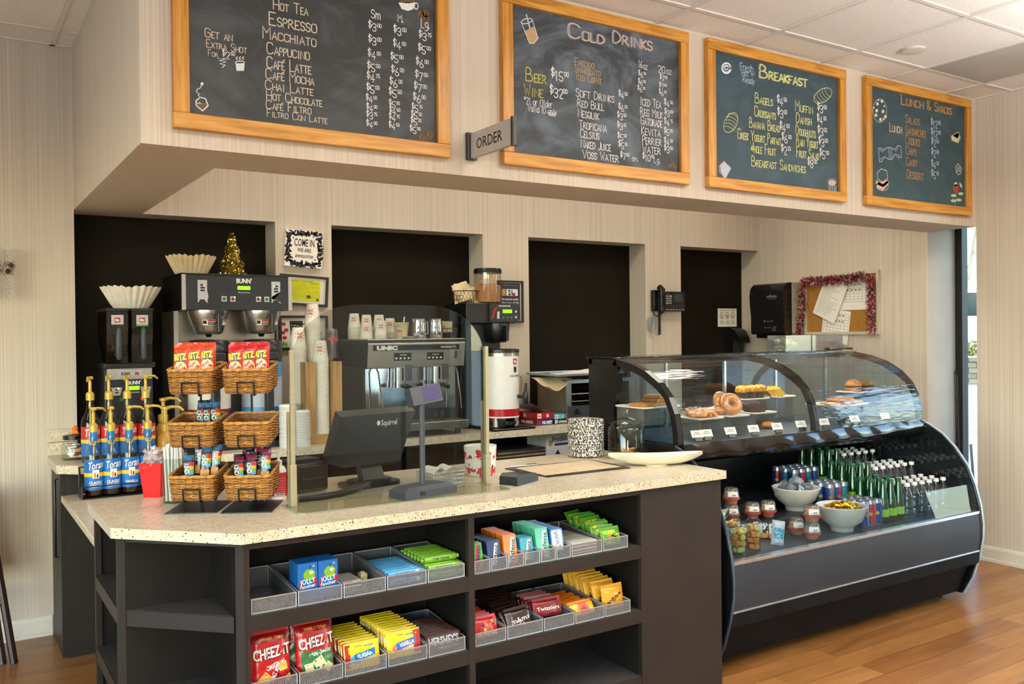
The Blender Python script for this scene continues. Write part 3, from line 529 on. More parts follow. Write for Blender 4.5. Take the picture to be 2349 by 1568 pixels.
MB().prism([(.45, 3.015), (.472, 2.990), (.485, 3.003), (.485, 3.03), (.45, 3.03)], 'z', 0, .88, L_).build('corner_post', t, smooth=False)
MB().box(.45, .47, 3.49, 3.515, 0, .88, L_).build('stile', t, smooth=False)
b = MB(); b.box(.775, 2.337, Bf, Bf+.015, .858, .88, L_); b.prism([(.472, 2.990), (.738, 2.724), (.742, 2.732), (.478, 2.996)], 'z', .866, .88, L_); b.build('top_rail', t, smooth=False)
b = MB(); b.box(.765, 2.36, 2.75, 2.765, 0, .079, LI); b.build('toe_board', t, smooth=False)
# lower work slab behind it, with its little support
b = MB(); b.box(.455, 1.50, 3.537, 4.635, .74, .77, 'quartz'); b.build('lower_worktop', bevel=.003, label='lower pale stone slab under the syrup bottles behind the front counter', cat='countertop')
b = MB(); b.box(1.2, 1.23, 3.537, 4.5, 0, .74, L_); b.build('slab_support', label='dark brown support panel under the lower pale slab', cat='cabinet', smooth=False)
# ---------------------------------------------------------------- wire mesh trays
def meshmat(name, hexc, sc, hole):
    m = bpy.data.materials.new(name); m.use_nodes = True; nt = m.node_tree; p = nt.nodes['Principled BSDF']; p.inputs['Base Color'].default_value = (*lin(hexc), 1); p.inputs['Metallic'].default_value = .6; p.inputs['Roughness'].default_value = .38
    tc = nt.nodes.new('ShaderNodeTexCoord'); sp = nt.nodes.new('ShaderNodeSeparateXYZ'); nt.links.new(tc.outputs['Object'], sp.inputs[0])
    def mth(op, a, b=None, v=None):
        q = node(nt, 'ShaderNodeMath', operation=op); nt.links.new(a, q.inputs[0])
        if b is not None: nt.links.new(b, q.inputs[1])
        if v is not None: q.inputs[1].default_value = v
        return q.outputs[0]
    xy = mth('ADD', sp.outputs[0], sp.outputs[1]); zz = mth('MULTIPLY', sp.outputs[2], v=.75)
    u = mth('PINGPONG', mth('MULTIPLY', mth('ADD', xy, zz), v=sc), v=1.); w = mth('PINGPONG', mth('MULTIPLY', mth('SUBTRACT', xy, zz), v=sc), v=1.)
    hol = mth('MULTIPLY', mth('GREATER_THAN', u, v=hole), mth('GREATER_THAN', w, v=hole))
    al = node(nt, 'ShaderNodeMath', operation='SUBTRACT'); al.inputs[0].default_value = 1; nt.links.new(hol, al.inputs[1]); nt.links.new(al.outputs[0], p.inputs['Alpha']); MT[name] = m
meshmat('silver_mesh', '8e9297', 300., .42)
mat('silver_wire', 'c9ccd0', .3, metal=.7, vary=.03); mat('grey_tray', '6d7075', .4, metal=.5)
_trays = {}
def tray(x0, x1, zs, label, group, y0=2.712, d=.285, hf=.047, hb=.07):
    w = round(x1-x0, 3)
    if w in _trays: o = copy_thing(_trays[w], loc=((x0+x1)/2, y0, zs), label=label, group=group); return o
    t = thing('mesh_tray', label, 'tray', ((x0+x1)/2, y0, zs), group=group); h = w/2-.002; _trays[w] = t
    MB().box(-h+.004, h-.004, .004, d-.004, .004, .006, 'grey_tray').build('base', t, smooth=False)
    b = MB(); b.quad((-h, 0, .003), (h, 0, .003), (h, 0, hf), (-h, 0, hf), 'silver_mesh'); b.quad((-h, d, .003), (h, d, .003), (h, d, hb), (-h, d, hb), 'silver_mesh')
    for s in (-h, h): b.quad((s, 0, .003), (s, d, .003), (s, d, hb), (s, 0, hf), 'silver_mesh')
    b.build('mesh_side', t, smooth=False)
    b = MB(); b.tube([(-h, 0, hf), (h, 0, hf), (h, d, hb), (-h, d, hb)], .0022, 'silver_wire', 6, True); b.tube([(-h, 0, .0025), (h, 0, .0025), (h, d, .0025), (-h, d, .0025)], .0024, 'silver_wire', 6, True)
    for x, y, z in ((-h, 0, hf), (h, 0, hf), (h, d, hb), (-h, d, hb)): b.tube([(x, y, .002), (x, y, z)], .0018, 'silver_wire', 6)
    b.build('wire_rim', t); return t
S1, S2 = .653, .395
def xs(px, zs): return onY(px, 1380 if zs > .5 else 1500, 2.712).x
G = 'silver mesh trays on the counter shelves'
for i, (a, c, zs, lab) in enumerate([(.781, .926, S1, 'empty silver mesh tray at the upper shelf corner'), (.930, 1.078, S1, 'silver mesh tray holding blue apple candy boxes'), (1.082, 1.232, S1, 'silver mesh tray with a few loose flat boxes low inside'), (1.236, 1.384, S1, 'silver mesh tray of light blue mint rolls'), (1.388, 1.534, S1, 'silver mesh tray of lime green mint rolls by the middle post'),
    (.781, .926, S2, 'silver mesh tray holding the red bag of original cheese crackers'), (.930, 1.078, S2, 'silver mesh tray holding the cracker bags with a green panel'), (1.082, 1.232, S2, 'silver mesh tray with the front column of yellow wafer packs reading sugar'), (1.236, 1.384, S2, 'silver mesh tray with the yellow wafer packs reading vanilla'), (1.388, 1.534, S2, 'silver mesh tray of dark brown chocolate bars'),
    (1.574, 1.640, S1, 'narrow silver mesh tray with two red and green gum packs'), (1.643, 1.712, S1, 'narrow silver mesh tray of navy blue gum packs'), (1.715, 1.784, S1, 'narrow silver mesh tray of orange gum packs'), (1.787, 1.856, S1, 'narrow silver mesh tray of bright blue gum packs'), (1.859, 1.928, S1, 'narrow silver mesh tray of mint green gum packs'), (1.931, 1.998, S1, 'narrow silver mesh tray of flat blue mint tins'), (2.002, 2.150, S1, 'silver mesh tray of white and red flat packs'), (2.154, 2.280, S1, 'silver mesh tray of green and yellow candy bags'),
    (1.574, 1.704, S2, 'silver mesh tray of small red fruit candy bags'), (1.708, 1.866, S2, 'silver mesh tray of dark brown chocolate candy bags'), (1.870, 2.012, S2, 'silver mesh tray of red liquorice packs'), (2.016, 2.158, S2, 'silver mesh tray of yellow ended orange packs'), (2.162, 2.290, S2, 'silver mesh tray of yellow peanut candy bags')]): tray(a, c, zs, lab, G)
# ---------------------------------------------------------------- packets: helpers
for nm, hx in dict(pk_red='b01218', pk_dkred='7a0e14', pk_blue='1565b0', pk_navy='14295c', pk_sky='4f9fd0', pk_teal='1b8aa3', pk_mint='57b894', pk_green='4f9b35', pk_dkgreen='1f6a38', pk_lime='78ab30', pk_yellow='f2cf1d', pk_orange='ec7a1c', pk_brown='3a1c14', pk_dkbrown='24120e', pk_gold='e0a12a', pk_white='eceae4', pk_black='121212', pk_cracker='e3ad52', pk_pink='dd6f86', pk_cream='ead9a8', pk_purple='332a5c', pk_silver='b9bec4', pk_maroon='6b1626').items(): mat(nm, hx, .28, vary=.05, scale=90, coat=.25)
def pdepth(w, h, t, p=4):
    def f(x, y):
        u = min(1, abs(2*x/w)); v = min(1, abs(2*y/h-1)); return t/2*math.sqrt(max(0, (1-u**p)*(1-v**6)))+.0006
    return f
def pillow(b, w, h, t, mt, back=None, n=8, m=10, crimp=.012, wob=0.):
    """puffy sealed bag standing on z=0, front toward -Y; returns the surface function of its front"""
    f = pdepth(w, h, t); wz = lambda x, y: wob*math.sin(9*y/h*math.pi+3*x/w)*math.sin(5*x/w*math.pi+1)
    def F(e): return lambda x, y: (x, -f(x, y)-e+wz(x, y), y)
    g = F(0); b.grid(lambda u, v: g(-w/2+w*u, h*v), n, m, mt); b.grid(lambda u, v: (w/2-w*u, f(w/2-w*u, h*v)+wz(w/2-w*u, h*v), h*v), n, m, back or mt)
    for z0, z1 in ((-crimp*0, 0), (h, h+crimp)):
        if z1 > z0: b.grid(lambda u, v: (-w/2+w*u, .0012*math.sin(u*40), z0+(z1-z0)*v), 12, 1, mt); b.grid(lambda u, v: (w/2-w*u, .0018+.0012*math.sin(u*40), z0+(z1-z0)*v), 12, 1, mt)
    return F
def cardbox(b, w, d, h, mt, side=None): b.box(-w/2, w/2, 0, d, 0, h, mt); return lambda e: (lambda x, y: (x, -e, y))
def flatpack(b, w, d, h, mt): return cardbox(b, w, d, h, mt)
# --- upper left bay: apple candy boxes, loose boxes, mint rolls
b = MB(); F = cardbox(b, .066, .019, .118, 'pk_blue'); f1 = F(.0004); f2 = F(.0007); f3 = F(.001)
b.disc(.006, .080, .020, .019, 'pk_lime', f1); b.disc(.012, .086, .007, .005, 'pk_white', f2); b.line([(.006, .097), (.009, .106)], .003, 'pk_brown', f2); b.shape([(-.033, .040), (-.018, .076), (-.02, .046), (.0, .042)], 'pk_red', f2); b.shape([(.033, .046), (.024, .084), (.018, .045)], 'pk_red', f2)
b.text('JOLLY', .022, 'pk_white', 0, .060, f3, w=.052, bold=.02, rot=.1); b.text('rancher', .016, 'pk_white', 0, .044, f3, w=.052, bold=.02, rot=.1); b.text('n', .016, 'pk_white', .020, .108, f2)
bx = b.build('candy_box', loc=(.974, 2.745, S1+.0065), label='blue apple candy box at the front of its tray, nearer the counter corner', cat='candy box', group='blue apple candy boxes')
k = 0
for r in range(4):
    for c in range(2):
        if r == 0 and c == 0: continue
        lab = 'blue apple candy box at the front, nearer the middle post' if r == 0 else 'blue apple candy box standing behind the front pair'
        copy_thing(bx, loc=(.974+.069*c, 2.745+.0205*r, S1+.0065), label=lab)
b = MB().box(-.045, .045, 0, .10, 0, .022, 'pk_white').box(-.0452, .0452, -.0002, .1002, .006, .014, 'pk_navy'); b.text('GUM', .01, 'pk_maroon', 0, .018, lambda x, y: (x, -.0005, y)); b.build('flat_box', loc=(1.135, 2.80, S1+.0065), label='flat white and navy box lying in the third tray', cat='candy box')
b = MB().box(-.012, .012, 0, .03, 0, .03, 'pk_cream').cyl(.008, .03, .034, 'pk_cream', cx=0, cy=.015); b.build('small_tub', bevel=.002, loc=(1.205, 2.83, S1+.0065), label='tiny cream tub beside the flat white box in the third tray', cat='candy')
def mint_roll(cm, tm, label, group, loc):
    b = MB(); My = Matrix.Rotation(R(90), 4, 'Y'); b.lathe([(.0105, -.062), (.0118, -.058), (.0118, .058), (.0105, .062)], cm, 14, My); b.lathe([(.004, .062), (.009, .071)], cm, 10, My, caps=False); b.lathe([(.009, -.071), (.004, -.062)], cm, 10, My, caps=False)
    fn = lambda x, y: (x, -.0121*math.cos(y/.0118), .0121*math.sin(y/.0118)); b.rect(-.045, .045, -.008, .013, tm[1], lambda x, y: (x, -.01195*math.cos(y/.0118), .01195*math.sin(y/.0118)), 2, 6); b.text('mentos', .017, tm[0], -.004, .004, fn, w=.07, bold=.02); b.disc(.045, .004, .006, .006, tm[2], lambda x, y: (x, -.0123*math.cos(y/.0118), .0123*math.sin(y/.0118)), 8)
    return b.build('mint_roll', loc=loc, label=label, cat='candy roll', group=group)
m1 = mint_roll('pk_sky', ('pk_navy', 'pk_sky', 'pk_white'), 'light blue mint roll in the blue mint tray', 'light blue mint rolls', (1.31, 2.730, S1+.019))
m2 = mint_roll('pk_lime', ('pk_black', 'pk_lime', 'pk_green'), 'lime green mint roll in the green mint tray', 'lime green mint rolls', (1.461, 2.730, S1+.019))
for r in range(9):
    for q in range(2):
        if r == 0 and q == 0: continue
        copy_thing(m1, loc=(1.31+random.uniform(-.001, .001), 2.730+.0262*r+.004*q, S1+.019+.0243*q), rz=random.uniform(-.01, .01)) if r < 8 else 0
        copy_thing(m2, loc=(1.461+random.uniform(-.001, .001), 2.730+.0262*r+.004*q, S1+.019+.0243*q), rz=random.uniform(-.01, .01))
for r in range(7): copy_thing(m2, loc=(1.461, 2.760+.0262*r, S1+.067), rz=random.uniform(-.01, .01))
# --- upper right bay: gum packs
def gum(cm, am, word, loc, label, group, w=.056, h=.092, up=True):
    b = MB(); b.box(-w/2, w/2, -.004, .004, 0, h, cm); f = lambda e: (lambda x, y: (x, -.004-e, y))
    b.shape([(-w*.22, .004), (w*.12, .004), (w*.36, h*.9), (w*.1, h*.9)], am, f(.0003)); b.shape([(w*.15, .0), (w*.5, .0), (w*.5, h*.4)], am, f(.0003)) if am != 'pk_white' else 0
    b.text(word, .024, 'pk_black' if am == 'pk_white' else 'pk_navy', w*.1, h*.42, f(.0006), w=h*.86, bold=.03, rot=R(78)) if up else b.text(word, .024, 'pk_navy', w*.05, h*.42, f(.0006), w=h*.78, bold=.03, rot=R(-80))
    return b.build('gum_pack', bevel=.0012, seg=1, loc=loc, label=label, cat='gum', group=group)
def row(o, n, x, y, z, dy, lean=-.22, jit=.002):
    o.rotation_euler[0] = lean; o.location = (x, y, z)
    for i in range(1, n):
        c = copy_thing(o, loc=(x+random.uniform(-jit, jit), y+dy*i, z)); c.rotation_euler[0] = lean+random.uniform(-.02, .02)
gz = S1+.008
row(gum('pk_green', 'pk_red', 'dent', (0, 0, 0), 'red and green gum pack in the first narrow tray', 'red and green gum packs'), 3, 1.604, 2.745, gz, .014)
row(gum('pk_navy', 'pk_white', 'trident', (0, 0, 0), 'navy blue gum pack in the second narrow tray', 'navy gum packs'), 9, 1.678, 2.742, gz, .0135)
row(gum('pk_orange', 'pk_white', 'trident', (0, 0, 0), 'orange gum pack in the third narrow tray', 'orange gum packs', h=.105), 12, 1.750, 2.742, gz, .0135)
row(gum('pk_teal', 'pk_white', 'trident', (0, 0, 0), 'bright blue gum pack in the fourth narrow tray', 'bright blue gum packs', h=.085), 5, 1.822, 2.742, gz, .0135)
row(gum('pk_mint', 'pk_white', 'trident', (0, 0, 0), 'mint green gum pack in the fifth narrow tray', 'mint green gum packs', h=.112), 12, 1.894, 2.742, gz, .0135)
b = MB(); b.prism(rrect(.058, .088, .01, cy=.044), 'y', -.008, .008, 'pk_blue'); f = lambda x, y: (x, -.0085, y); b.shape(rrect(.048, .076, .008, cy=.044), 'pk_white', f); b.text('VIOLT', .022, 'pk_navy', .0, .044, lambda x, y: (x, -.0089, y), w=.068, bold=.02, rot=R(-82))
row(b.build('mint_tin', bevel=.002, seg=1, label='flat blue mint tin with a white face in the sixth narrow tray', cat='mint tin', group='blue mint tins'), 10, 1.962, 2.748, gz+.012, .0195, -.22)
b = MB().box(-.031, .031, 0, .10, 0, .013, 'pk_white').box(-.0313, .0313, -.0003, .1003, .004, .0075, 'pk_red'); fp = b.build('flat_pack', loc=(2.042, 2.73, S1+.0065), label='white and red flat pack lying stacked in its tray', cat='candy pack', group='white and red flat packs')
for j in range(2):
    for r in range(2):
        for q in range(3):
            if j or r or q: copy_thing(fp, loc=(2.042+.066*j, 2.73+.105*r, S1+.0065+.0137*q))
def bag(name, w, h, t, cols, word, wm, label, cat, group, extra=None, ws=.8, wy=.5, rot=0., crimp=.01, wob=.0015):
    b = MB(); F = pillow(b, w, h, t, cols[0], cols[-1], crimp=crimp, wob=wob)
    if extra: extra(b, F)
    if word: b.text(word, h*.32, wm, 0, h*wy, F(.0012), w=w*ws, bold=.02, rot=rot)
    return b.build(name, label=label, cat=cat, group=group)
def sour(b, F):
    b.disc(0, .03, .044, .024, 'pk_yellow', F(.0005), 20); b.rect(-.04, .02, .045, .058, 'pk_yellow', F(.0004), 5, 2); b.disc(-.014, .036, .008, .007, 'pk_orange', F(.0009), 8); b.disc(.02, .028, .007, .008, 'pk_black', F(.0009), 8); b.disc(.006, .036, .008, .004, 'pk_black', F(.001), 8)
def heap(o, spots):
    """spots: (x, y, z, tilt, turn) for each copy, the first moves the original"""
    for i, (x, y, z, tx, rz) in enumerate(spots):
        c = o if i == 0 else copy_thing(o); c.location = (x, y, z); c.rotation_euler = (tx, 0, rz)
sp = bag('candy_bag', .098, .062, .016, ['pk_green'], None, None, 'green and yellow candy bag in the last tray of the upper shelf', 'candy bag', 'green and yellow candy bags', sour, wob=.002)
heap(sp, [(2.219, 2.739, S1+.012, -.25, .03)]+[(2.217+random.uniform(-.006, .006), 2.739+.026*i, S1+.014+.006*min(i, 6), -.42-.03*i+random.uniform(-.2, .2), random.uniform(-.3, .3)) for i in range(1, 9)])
# --- lower left bay
def cheez(green):
    w, h, t = .130, .168, .044; b = MB(); F = pillow(b, w, h, t, 'pk_red', 'pk_dkred', n=12, m=14, crimp=.016, wob=.003)
    b.rect(-w*.49, w*.49, h*.86, h*.985, 'pk_dkred', F(.0008), 10, 2); b.text('WHITE CHEDDAR' if green else 'WITH REAL CHEESE', .012, 'pk_gold', 0, h*.92, F(.0013), w=w*.6, bold=.01)
    b.text('CHEEZ-IT', .048, 'pk_black', .001, h*.665, F(.0012), w=w*.93, bold=.05, rot=.07); b.text('CHEEZ-IT', .046, 'pk_white', 0, h*.67, F(.0018), w=w*.9, bold=.028, rot=.07); b.disc(.031, h*.66, .006, .006, 'pk_orange', F(.0022), 4)
    if green:
        b.shape([(-w*.4, h*.08), (w*.42, h*.06), (w*.4, h*.5), (0, h*.54), (-w*.4, h*.46)], 'pk_dkgreen', F(.001)) if 0 else b.grid(lambda u, v: F(.001)(-w*.41+w*.82*u, h*.06+h*.44*v), 8, 8, 'pk_dkgreen'); b.text('white cheddar', .02, 'pk_white', .01, h*.46, F(.0016), w=w*.6, bold=.02, rot=.12)
        for cx, cy, s, a in ((.005, .26, .030, .5), (-.03, .2, .024, .15), (.035, .16, .022, .9)): b.grid(lambda u, v: F(.0019)(cx+s*1.2*((u-.5)*math.cos(a)-(v-.5)*math.sin(a)), h*cy+s*1.2*((u-.5)*math.sin(a)+(v-.5)*math.cos(a))), 3, 3, 'pk_cream')
    else:
        b.text('ORIGINAL', .02, 'pk_white', .012, h*.43, F(.0014), w=w*.5, bold=.03, rot=.28); b.text('SNACK MIX', .02, 'pk_white', .006, h*.27, F(.0022), w=w*.38, bold=.03, rot=1.1); b.disc(.024, h*.2, .03, .028, 'pk_pink', F(.0012), 16) if 0 else b.disc(.022, h*.2, .028, .026, 'pk_dkred', F(.0012), 16)
        for cx, cy, s, a in ((-.024, .19, .030, .75), (.034, .38, .022, .1), (.052, .14, .018, .4)): b.grid(lambda u, v: F(.0017)(cx+s*1.2*((u-.5)*math.cos(a)-(v-.5)*math.sin(a)), h*cy+s*1.2*((u-.5)*math.sin(a)+(v-.5)*math.cos(a))), 3, 3, 'pk_cracker'); b.disc(cx, h*cy, .002, .002, 'pk_orange', F(.0022), 6)
    return b
c1 = cheez(False).build('cracker_bag', label='red bag of original cheese crackers at the lower shelf corner', cat='snack bag', group='bags of cheese crackers'); c1.location = (.853, 2.752, S2+.008); c1.rotation_euler = (-.1, 0, .04)
c2 = copy_thing(c1, loc=(.853, 2.82, S2+.008), label='red cracker bag hidden behind the original cheese cracker bag'); c2.rotation_euler = (-.1, 0, -.02)
c3 = cheez(True).build('cracker_bag', label='red cracker bag with a green panel, in front of its pair', cat='snack bag', group='bags of cheese crackers'); c3.location = (1.005, 2.762, S2+.008); c3.rotation_euler = (-.16, 0, .05)
c4 = copy_thing(c3, loc=(.99, 2.835, S2+.014), label='red cracker bag leaning up behind the bag with a green panel'); c4.rotation_euler = (-.1, 0, -.1)
def wafer(word, pm, label, group):
    b = MB(); w, h = .125, .086; F = pillow(b, w, h, .016, 'pk_yellow', crimp=.0, wob=.0008, n=8, m=6); b.rect(-w*.48, -w*.34 if word == 'SUGAR' else -w*.48+.001, .006, h*.94, 'pk_red', F(.0006), 2, 4) if word == 'SUGAR' else b.rect(w*.28, w*.48, .006, h*.94, 'pk_red', F(.0006), 2, 4)
    b.disc(-.012, h*.42, .034, .016, pm, F(.0007), 14, rot=.15); b.grid(lambda u, v: F(.0009)(-.03+.075*u, h*(.3+.26*v)+.012*u), 6, 2, 'pk_blue'); b.text(word, .02, 'pk_white', .008, h*.5, F(.0014), w=.055, bold=.03, rot=.15); b.text('WAFERS', .012, 'pk_white', .01, h*.32, F(.0014), w=.04, bold=.02, rot=.15); b.text('voortman', .01, 'pk_blue', .022, h*.84, F(.0012), w=.034, bold=.02); b.text('BAKERY', .008, 'pk_navy', -.012, h*.86, F(.0012), w=.024)
    return b.build('wafer_pack', label=label, cat='snack pack', group=group)
row(wafer('SUGAR', 'pk_sky', 'yellow wafer pack reading sugar, in the third lower tray', 'yellow sugar wafer packs'), 9, 1.157, 2.738, S2+.008, .0255, -.2)
row(wafer('VANILLA', 'pk_pink', 'yellow wafer pack with a pink patch reading vanilla, in the fourth lower tray', 'yellow vanilla wafer packs'), 10, 1.31, 2.738, S2+.016, .0245, -.2)
b = MB().box(-.066, .066, -.006, .006, 0, .058, 'pk_brown'); f = lambda x, y: (x, -.0065, y); b.text("HERSHEY'S", .036, 'pk_silver', 0, .036, f, w=.118, bold=.03); b.text('milk chocolate', .014, 'pk_silver', .012, .013, f, w=.07)
row(b.build('chocolate_bar', bevel=.0015, seg=1, label='dark brown chocolate bar upright in the last lower tray', cat='chocolate', group='dark brown chocolate bars'), 12, 1.459, 2.73, S2+.008, .0165, -.25)
# --- lower right bay
def dots(b, F, w, h, cols, n=9, s=.006):
    for i in range(n): b.disc(random.uniform(-w*.4, w*.4), random.uniform(h*.35, h*.9), s, s, random.choice(cols), F(.0006+.0001*i), 8)
sk = bag('candy_bag', .10, .07, .017, ['pk_red'], 'skittles', 'pk_white', 'red fruit candy bag in the first lower tray past the middle post', 'candy bag', 'red fruit candy bags', lambda b, F: dots(b, F, .1, .07, ['pk_orange', 'pk_green', 'pk_yellow', 'pk_purple']), .85, .24)
heap(sk, [(1.64, 2.742, S2+.012, -.3, .02)]+[(1.638, 2.742+.026*i, S2+.014, -.55, random.uniform(-.1, .1)) for i in range(1, 5)])
mm = bag('candy_bag', .118, .075, .018, ['pk_dkbrown'], 'm&ms', 'pk_white', 'brown chocolate candy bag lettered in white, heaped in its tray', 'candy bag', 'brown chocolate candy bags', lambda b, F: dots(b, F, .118, .04, ['pk_red', 'pk_cream', 'pk_blue'], 5), .74, .5, .12, wob=.003)
heap(mm, [(1.795, 2.748, S2+.012, -.45, .1)]+[(1.78+random.uniform(-.012, .012), 2.742+.025*i, S2+.022+.004*i, -.75, random.uniform(-.3, .3)) for i in range(1, 8)])
tw = bag('candy_pack', .125, .06, .016, ['pk_dkred', 'pk_red'], 'Twizzlers', 'pk_white', 'dark red liquorice pack leaning in its tray', 'candy pack', 'red liquorice packs', None, .8, .5, .0)
heap(tw, [(1.935, 2.775, S2+.03, -.3, -.06)]+[(1.937, 2.775+.026*i, S2+.026, -.4, random.uniform(-.1, .1)) for i in range(1, 5)])
rs = bag('candy_pack', .12, .05, .018, ['pk_orange'], None, None, 'orange and yellow candy pack lying low in its tray', 'candy pack', 'orange and yellow packs', lambda b, F: (b.rect(-.058, -.02, .006, .046, 'pk_yellow', F(.0006), 4, 3), b.rect(.03, .058, .006, .046, 'pk_yellow', F(.0006), 4, 3), b.rect(-.015, .025, .012, .04, 'pk_red', F(.0006), 4, 3)))
heap(rs, [(2.087, 2.75, S2+.012, -.6, .05)]+[(2.087, 2.75+.03*i, S2+.014, -.85, random.uniform(-.1, .1)) for i in range(1, 6)])
pm = bag('candy_bag', .112, .085, .018, ['pk_gold'], 'm&ms', 'pk_black', 'yellow peanut candy bag lettered m&ms in its tray', 'candy bag', 'yellow peanut candy bags', lambda b, F: (b.disc(.02, .06, .016, .013, 'pk_cracker', F(.0007), 10), b.disc(-.03, .02, .01, .01, 'pk_brown', F(.0008), 8)), .68, .5, .5, wob=.003)
heap(pm, [(2.232, 2.748, S2+.014, -.15, .05)]+[(2.224+random.uniform(-.008, .008), 2.752+.027*i, S2+.024+.003*i, -.4, random.uniform(-.15, .15)) for i in range(1, 9)])
# ================================================================ THINGS ON THE FRONT COUNTER
clear('jar_glass', 'f0f4f2', 1.3, .014, bump=0.); clear('bottle_glass', 'eef3ef', 1., .02, .03); clear('acrylic', 'e9ecea', 1.25, .018, .01); clear('wrap_film', 'fbf6f6', 1.6, .10, .12, 'f3e6e6', .45)
clear('acrylic_edge', 'cfd6cf', 1., .1, .1, 'c9c9a8', .4); clear('syrup_brown', '8a4a1c', 1., .02, .03, '5a2c10', .35); clear('syrup_pale', 'd9b98c', 1., .02, .03, 'a97a45', .15); clear('plate_acrylic', 'eae6d2', 1., .05, .03, 'd8cfae', .3)
mat('gold_plastic', 'c9a84a', .35, metal=.25, vary=.08); mat('label_blue', '1a67b4', .4, vary=.05); mat('label_red', 'c0271f', .4, vary=.05); mat('label_navy', '123f7d', .4); mat('label_yellow', 'f0bb22', .4); mat('cap_band', '1f74b8', .4); mat('amber_sauce', 'b8862a', .3); mat('white_print', 'f4f2ea', .5, vary=.02)
mat('red_plastic', 'e01512', .3, vary=.03); mat('black_plastic', '131416', .35, vary=.1); mat('dark_plastic', '26282b', .45, vary=.08); mat('slate_plastic', '33373d', .45, vary=.06); mat('post_metal', 'b3a98a', .38, metal=.55, vary=.05, stretch=(1, 1, 20)); mat('straw_paper', 'f0eee9', .6, vary=.03); mat('white_plastic', 'eceae6', .35, vary=.02); mat('wire_black', '0c0c0d', .4, vary=.1)
mat('wicker', 'b07a35', .55, vary=.3, scale=70); mat('wicker_dark', '7a4d1d', .6, vary=.3, scale=60); mat('ceramic_cream', 'ece4cc', .2, vary=.03, scale=8); mat('ceramic_white', 'f1efea', .18, vary=.02); mat('paper_white', 'efece4', .7, vary=.03, scale=12); mat('paper_tan', 'c9b694', .75, vary=.06, scale=14); mat('flower_red', 'c4202a', .3, vary=.12, scale=60)
mat('cookie', 'c98f57', .8, vary=.2, scale=60, bump=.6)
def rope():
    m = bpy.data.materials.new('rope_weave'); m.use_nodes = True; nt = m.node_tree; p = nt.nodes['Principled BSDF']; p.inputs['Roughness'].default_value = .85
    n = node(nt, 'ShaderNodeTexNoise', _Scale=1., _Detail=2.); nt.links.new(coords(nt, (170, 170, 90), (0, 0, 0)), n.inputs['Vector']); nt.links.new(ramp(nt, n.outputs[0], [(.45, lin('ece6da')), (.53, lin('2a2c33'))]), p.inputs['Base Color']); MT['rope_weave'] = m
rope()
# ---------------------------------------------------------------- syrup bottles on their rack
def syrup(front_row):
    t = thing('syrup_bottle', 'x', 'syrup bottle'); r = .0365
    full = .75 if front_row else .45
    b = MB().lathe([(r-.004, 0), (r, .006), (r, .165), (r-.004, .18), (r-.016, .205), (.0155, .222), (.0135, .245), (.0135, .262)], 'bottle_glass', 24); b.build('bottle', t)
    b = MB().lathe([(0, .005), (r-.004, .007), (r-.003, .165*full), (0, .165*full)], 'syrup_brown' if front_row else 'syrup_pale', 20, caps=False); b.build('syrup', t)
    cy = lambda e: (lambda x, y: (((r+e)*math.sin(x/r)), -(r+e)*math.cos(x/r), y))
    b = MB(); f0, f1, f2 = cy(.0004), cy(.0009), cy(.0014); hw = r*1.55
    b.rect(-hw, hw, .028, .15, 'label_blue', f0, 14, 1)
    if not front_row: b.rect(-hw, hw, .10, .15, 'label_red', cy(.0006), 14, 1)
    b.rect(-hw, hw, .082, .097, 'label_yellow', f1, 14, 1); b.grid(lambda u, v: f1(-.012+.024*u, .075+.034*v), 4, 2, 'white_print'); b.rect(-.006, .0, .077, .098, 'pk_orange', f2, 2, 1); b.rect(.003, .008, .077, .092, 'pk_brown', f2, 2, 1)
    b.text('Torani', .042, 'white_print', .0, .128, f2, w=.064, bold=.012, rot=.13, shear=.25); b.label = b
    b.build('label', t)
    if front_row: MB().lathe([(.0142, .222), (.0142, .262)], 'cap_band', 16, caps=False).build('neck_band', t)
    b = MB().lathe([(.0165, .258), (.0165, .285), (.010, .292), (.0065, .294), (.0065, .335), (.0045, .336), (.0045, .345)], 'gold_plastic', 16).lathe([(.012, .345), (.014, .349), (.011, .357), (0, .358)], 'gold_plastic', 14)
    b.tube([(0, 0, .35), (.02, 0, .352), (.045, 0, .349), (.058, 0, .338)], [.006, .0058, .005, .004], 'gold_plastic', 8); b.tube([(0, 0, .258), (0, 0, .02)], .0035, 'gold_plastic', 6); b.build('pump', t); return t
def slab_text(t, words, rz_):
    r = .0365; cy = lambda x, y: ((r+.0014)*math.sin(x/r), -(r+.0014)*math.cos(x/r), y); b = MB()
    for i, w_ in enumerate(words): b.text(w_, .016, 'white_print', 0, .058-.014*i if len(words) > 1 else .052, cy, w=min(.05, .0085*len(w_)), bold=.02)
    return b.build('flavour_text', t)
LZ = .77; SK = 1.15
FYV = [(218, 1136), (258.5, 1131), (300.5, 1126), (343, 1121)]
SP = [onY(x, y, 4.478) for x, y in FYV]
s0 = syrup(True); face = R(3)
for i, (p, words, nm, pr_) in enumerate(zip(SP, (['CLASSIC', 'HAZELNUT'], ['CLASSIC', 'CARAMEL'], ['VANILLA'], []), ('blue label syrup bottle reading hazelnut, front row, nearest the rack end', 'blue label syrup bottle reading caramel, second in the front row', 'blue label syrup bottle reading vanilla, third in the front row', 'blue label syrup bottle in the front row half hidden by the red box'), (.3, 1.35, -.15, -.1))):
    c = copy_thing(s0, loc=(p.x, p.y+.02, LZ+.006), rz=face, scale=(SK,)*3, label=nm, group='syrup bottles on the black rack')
    for ch in c.children:
        if ch.name.startswith('pump'): ch.rotation_euler[2] = R(10)+pr_
    if words: slab_text(c, words, 0)
BP = [onY(x, 905, 4.665) for x in (206.5, 249.5, 291.5, 334)]
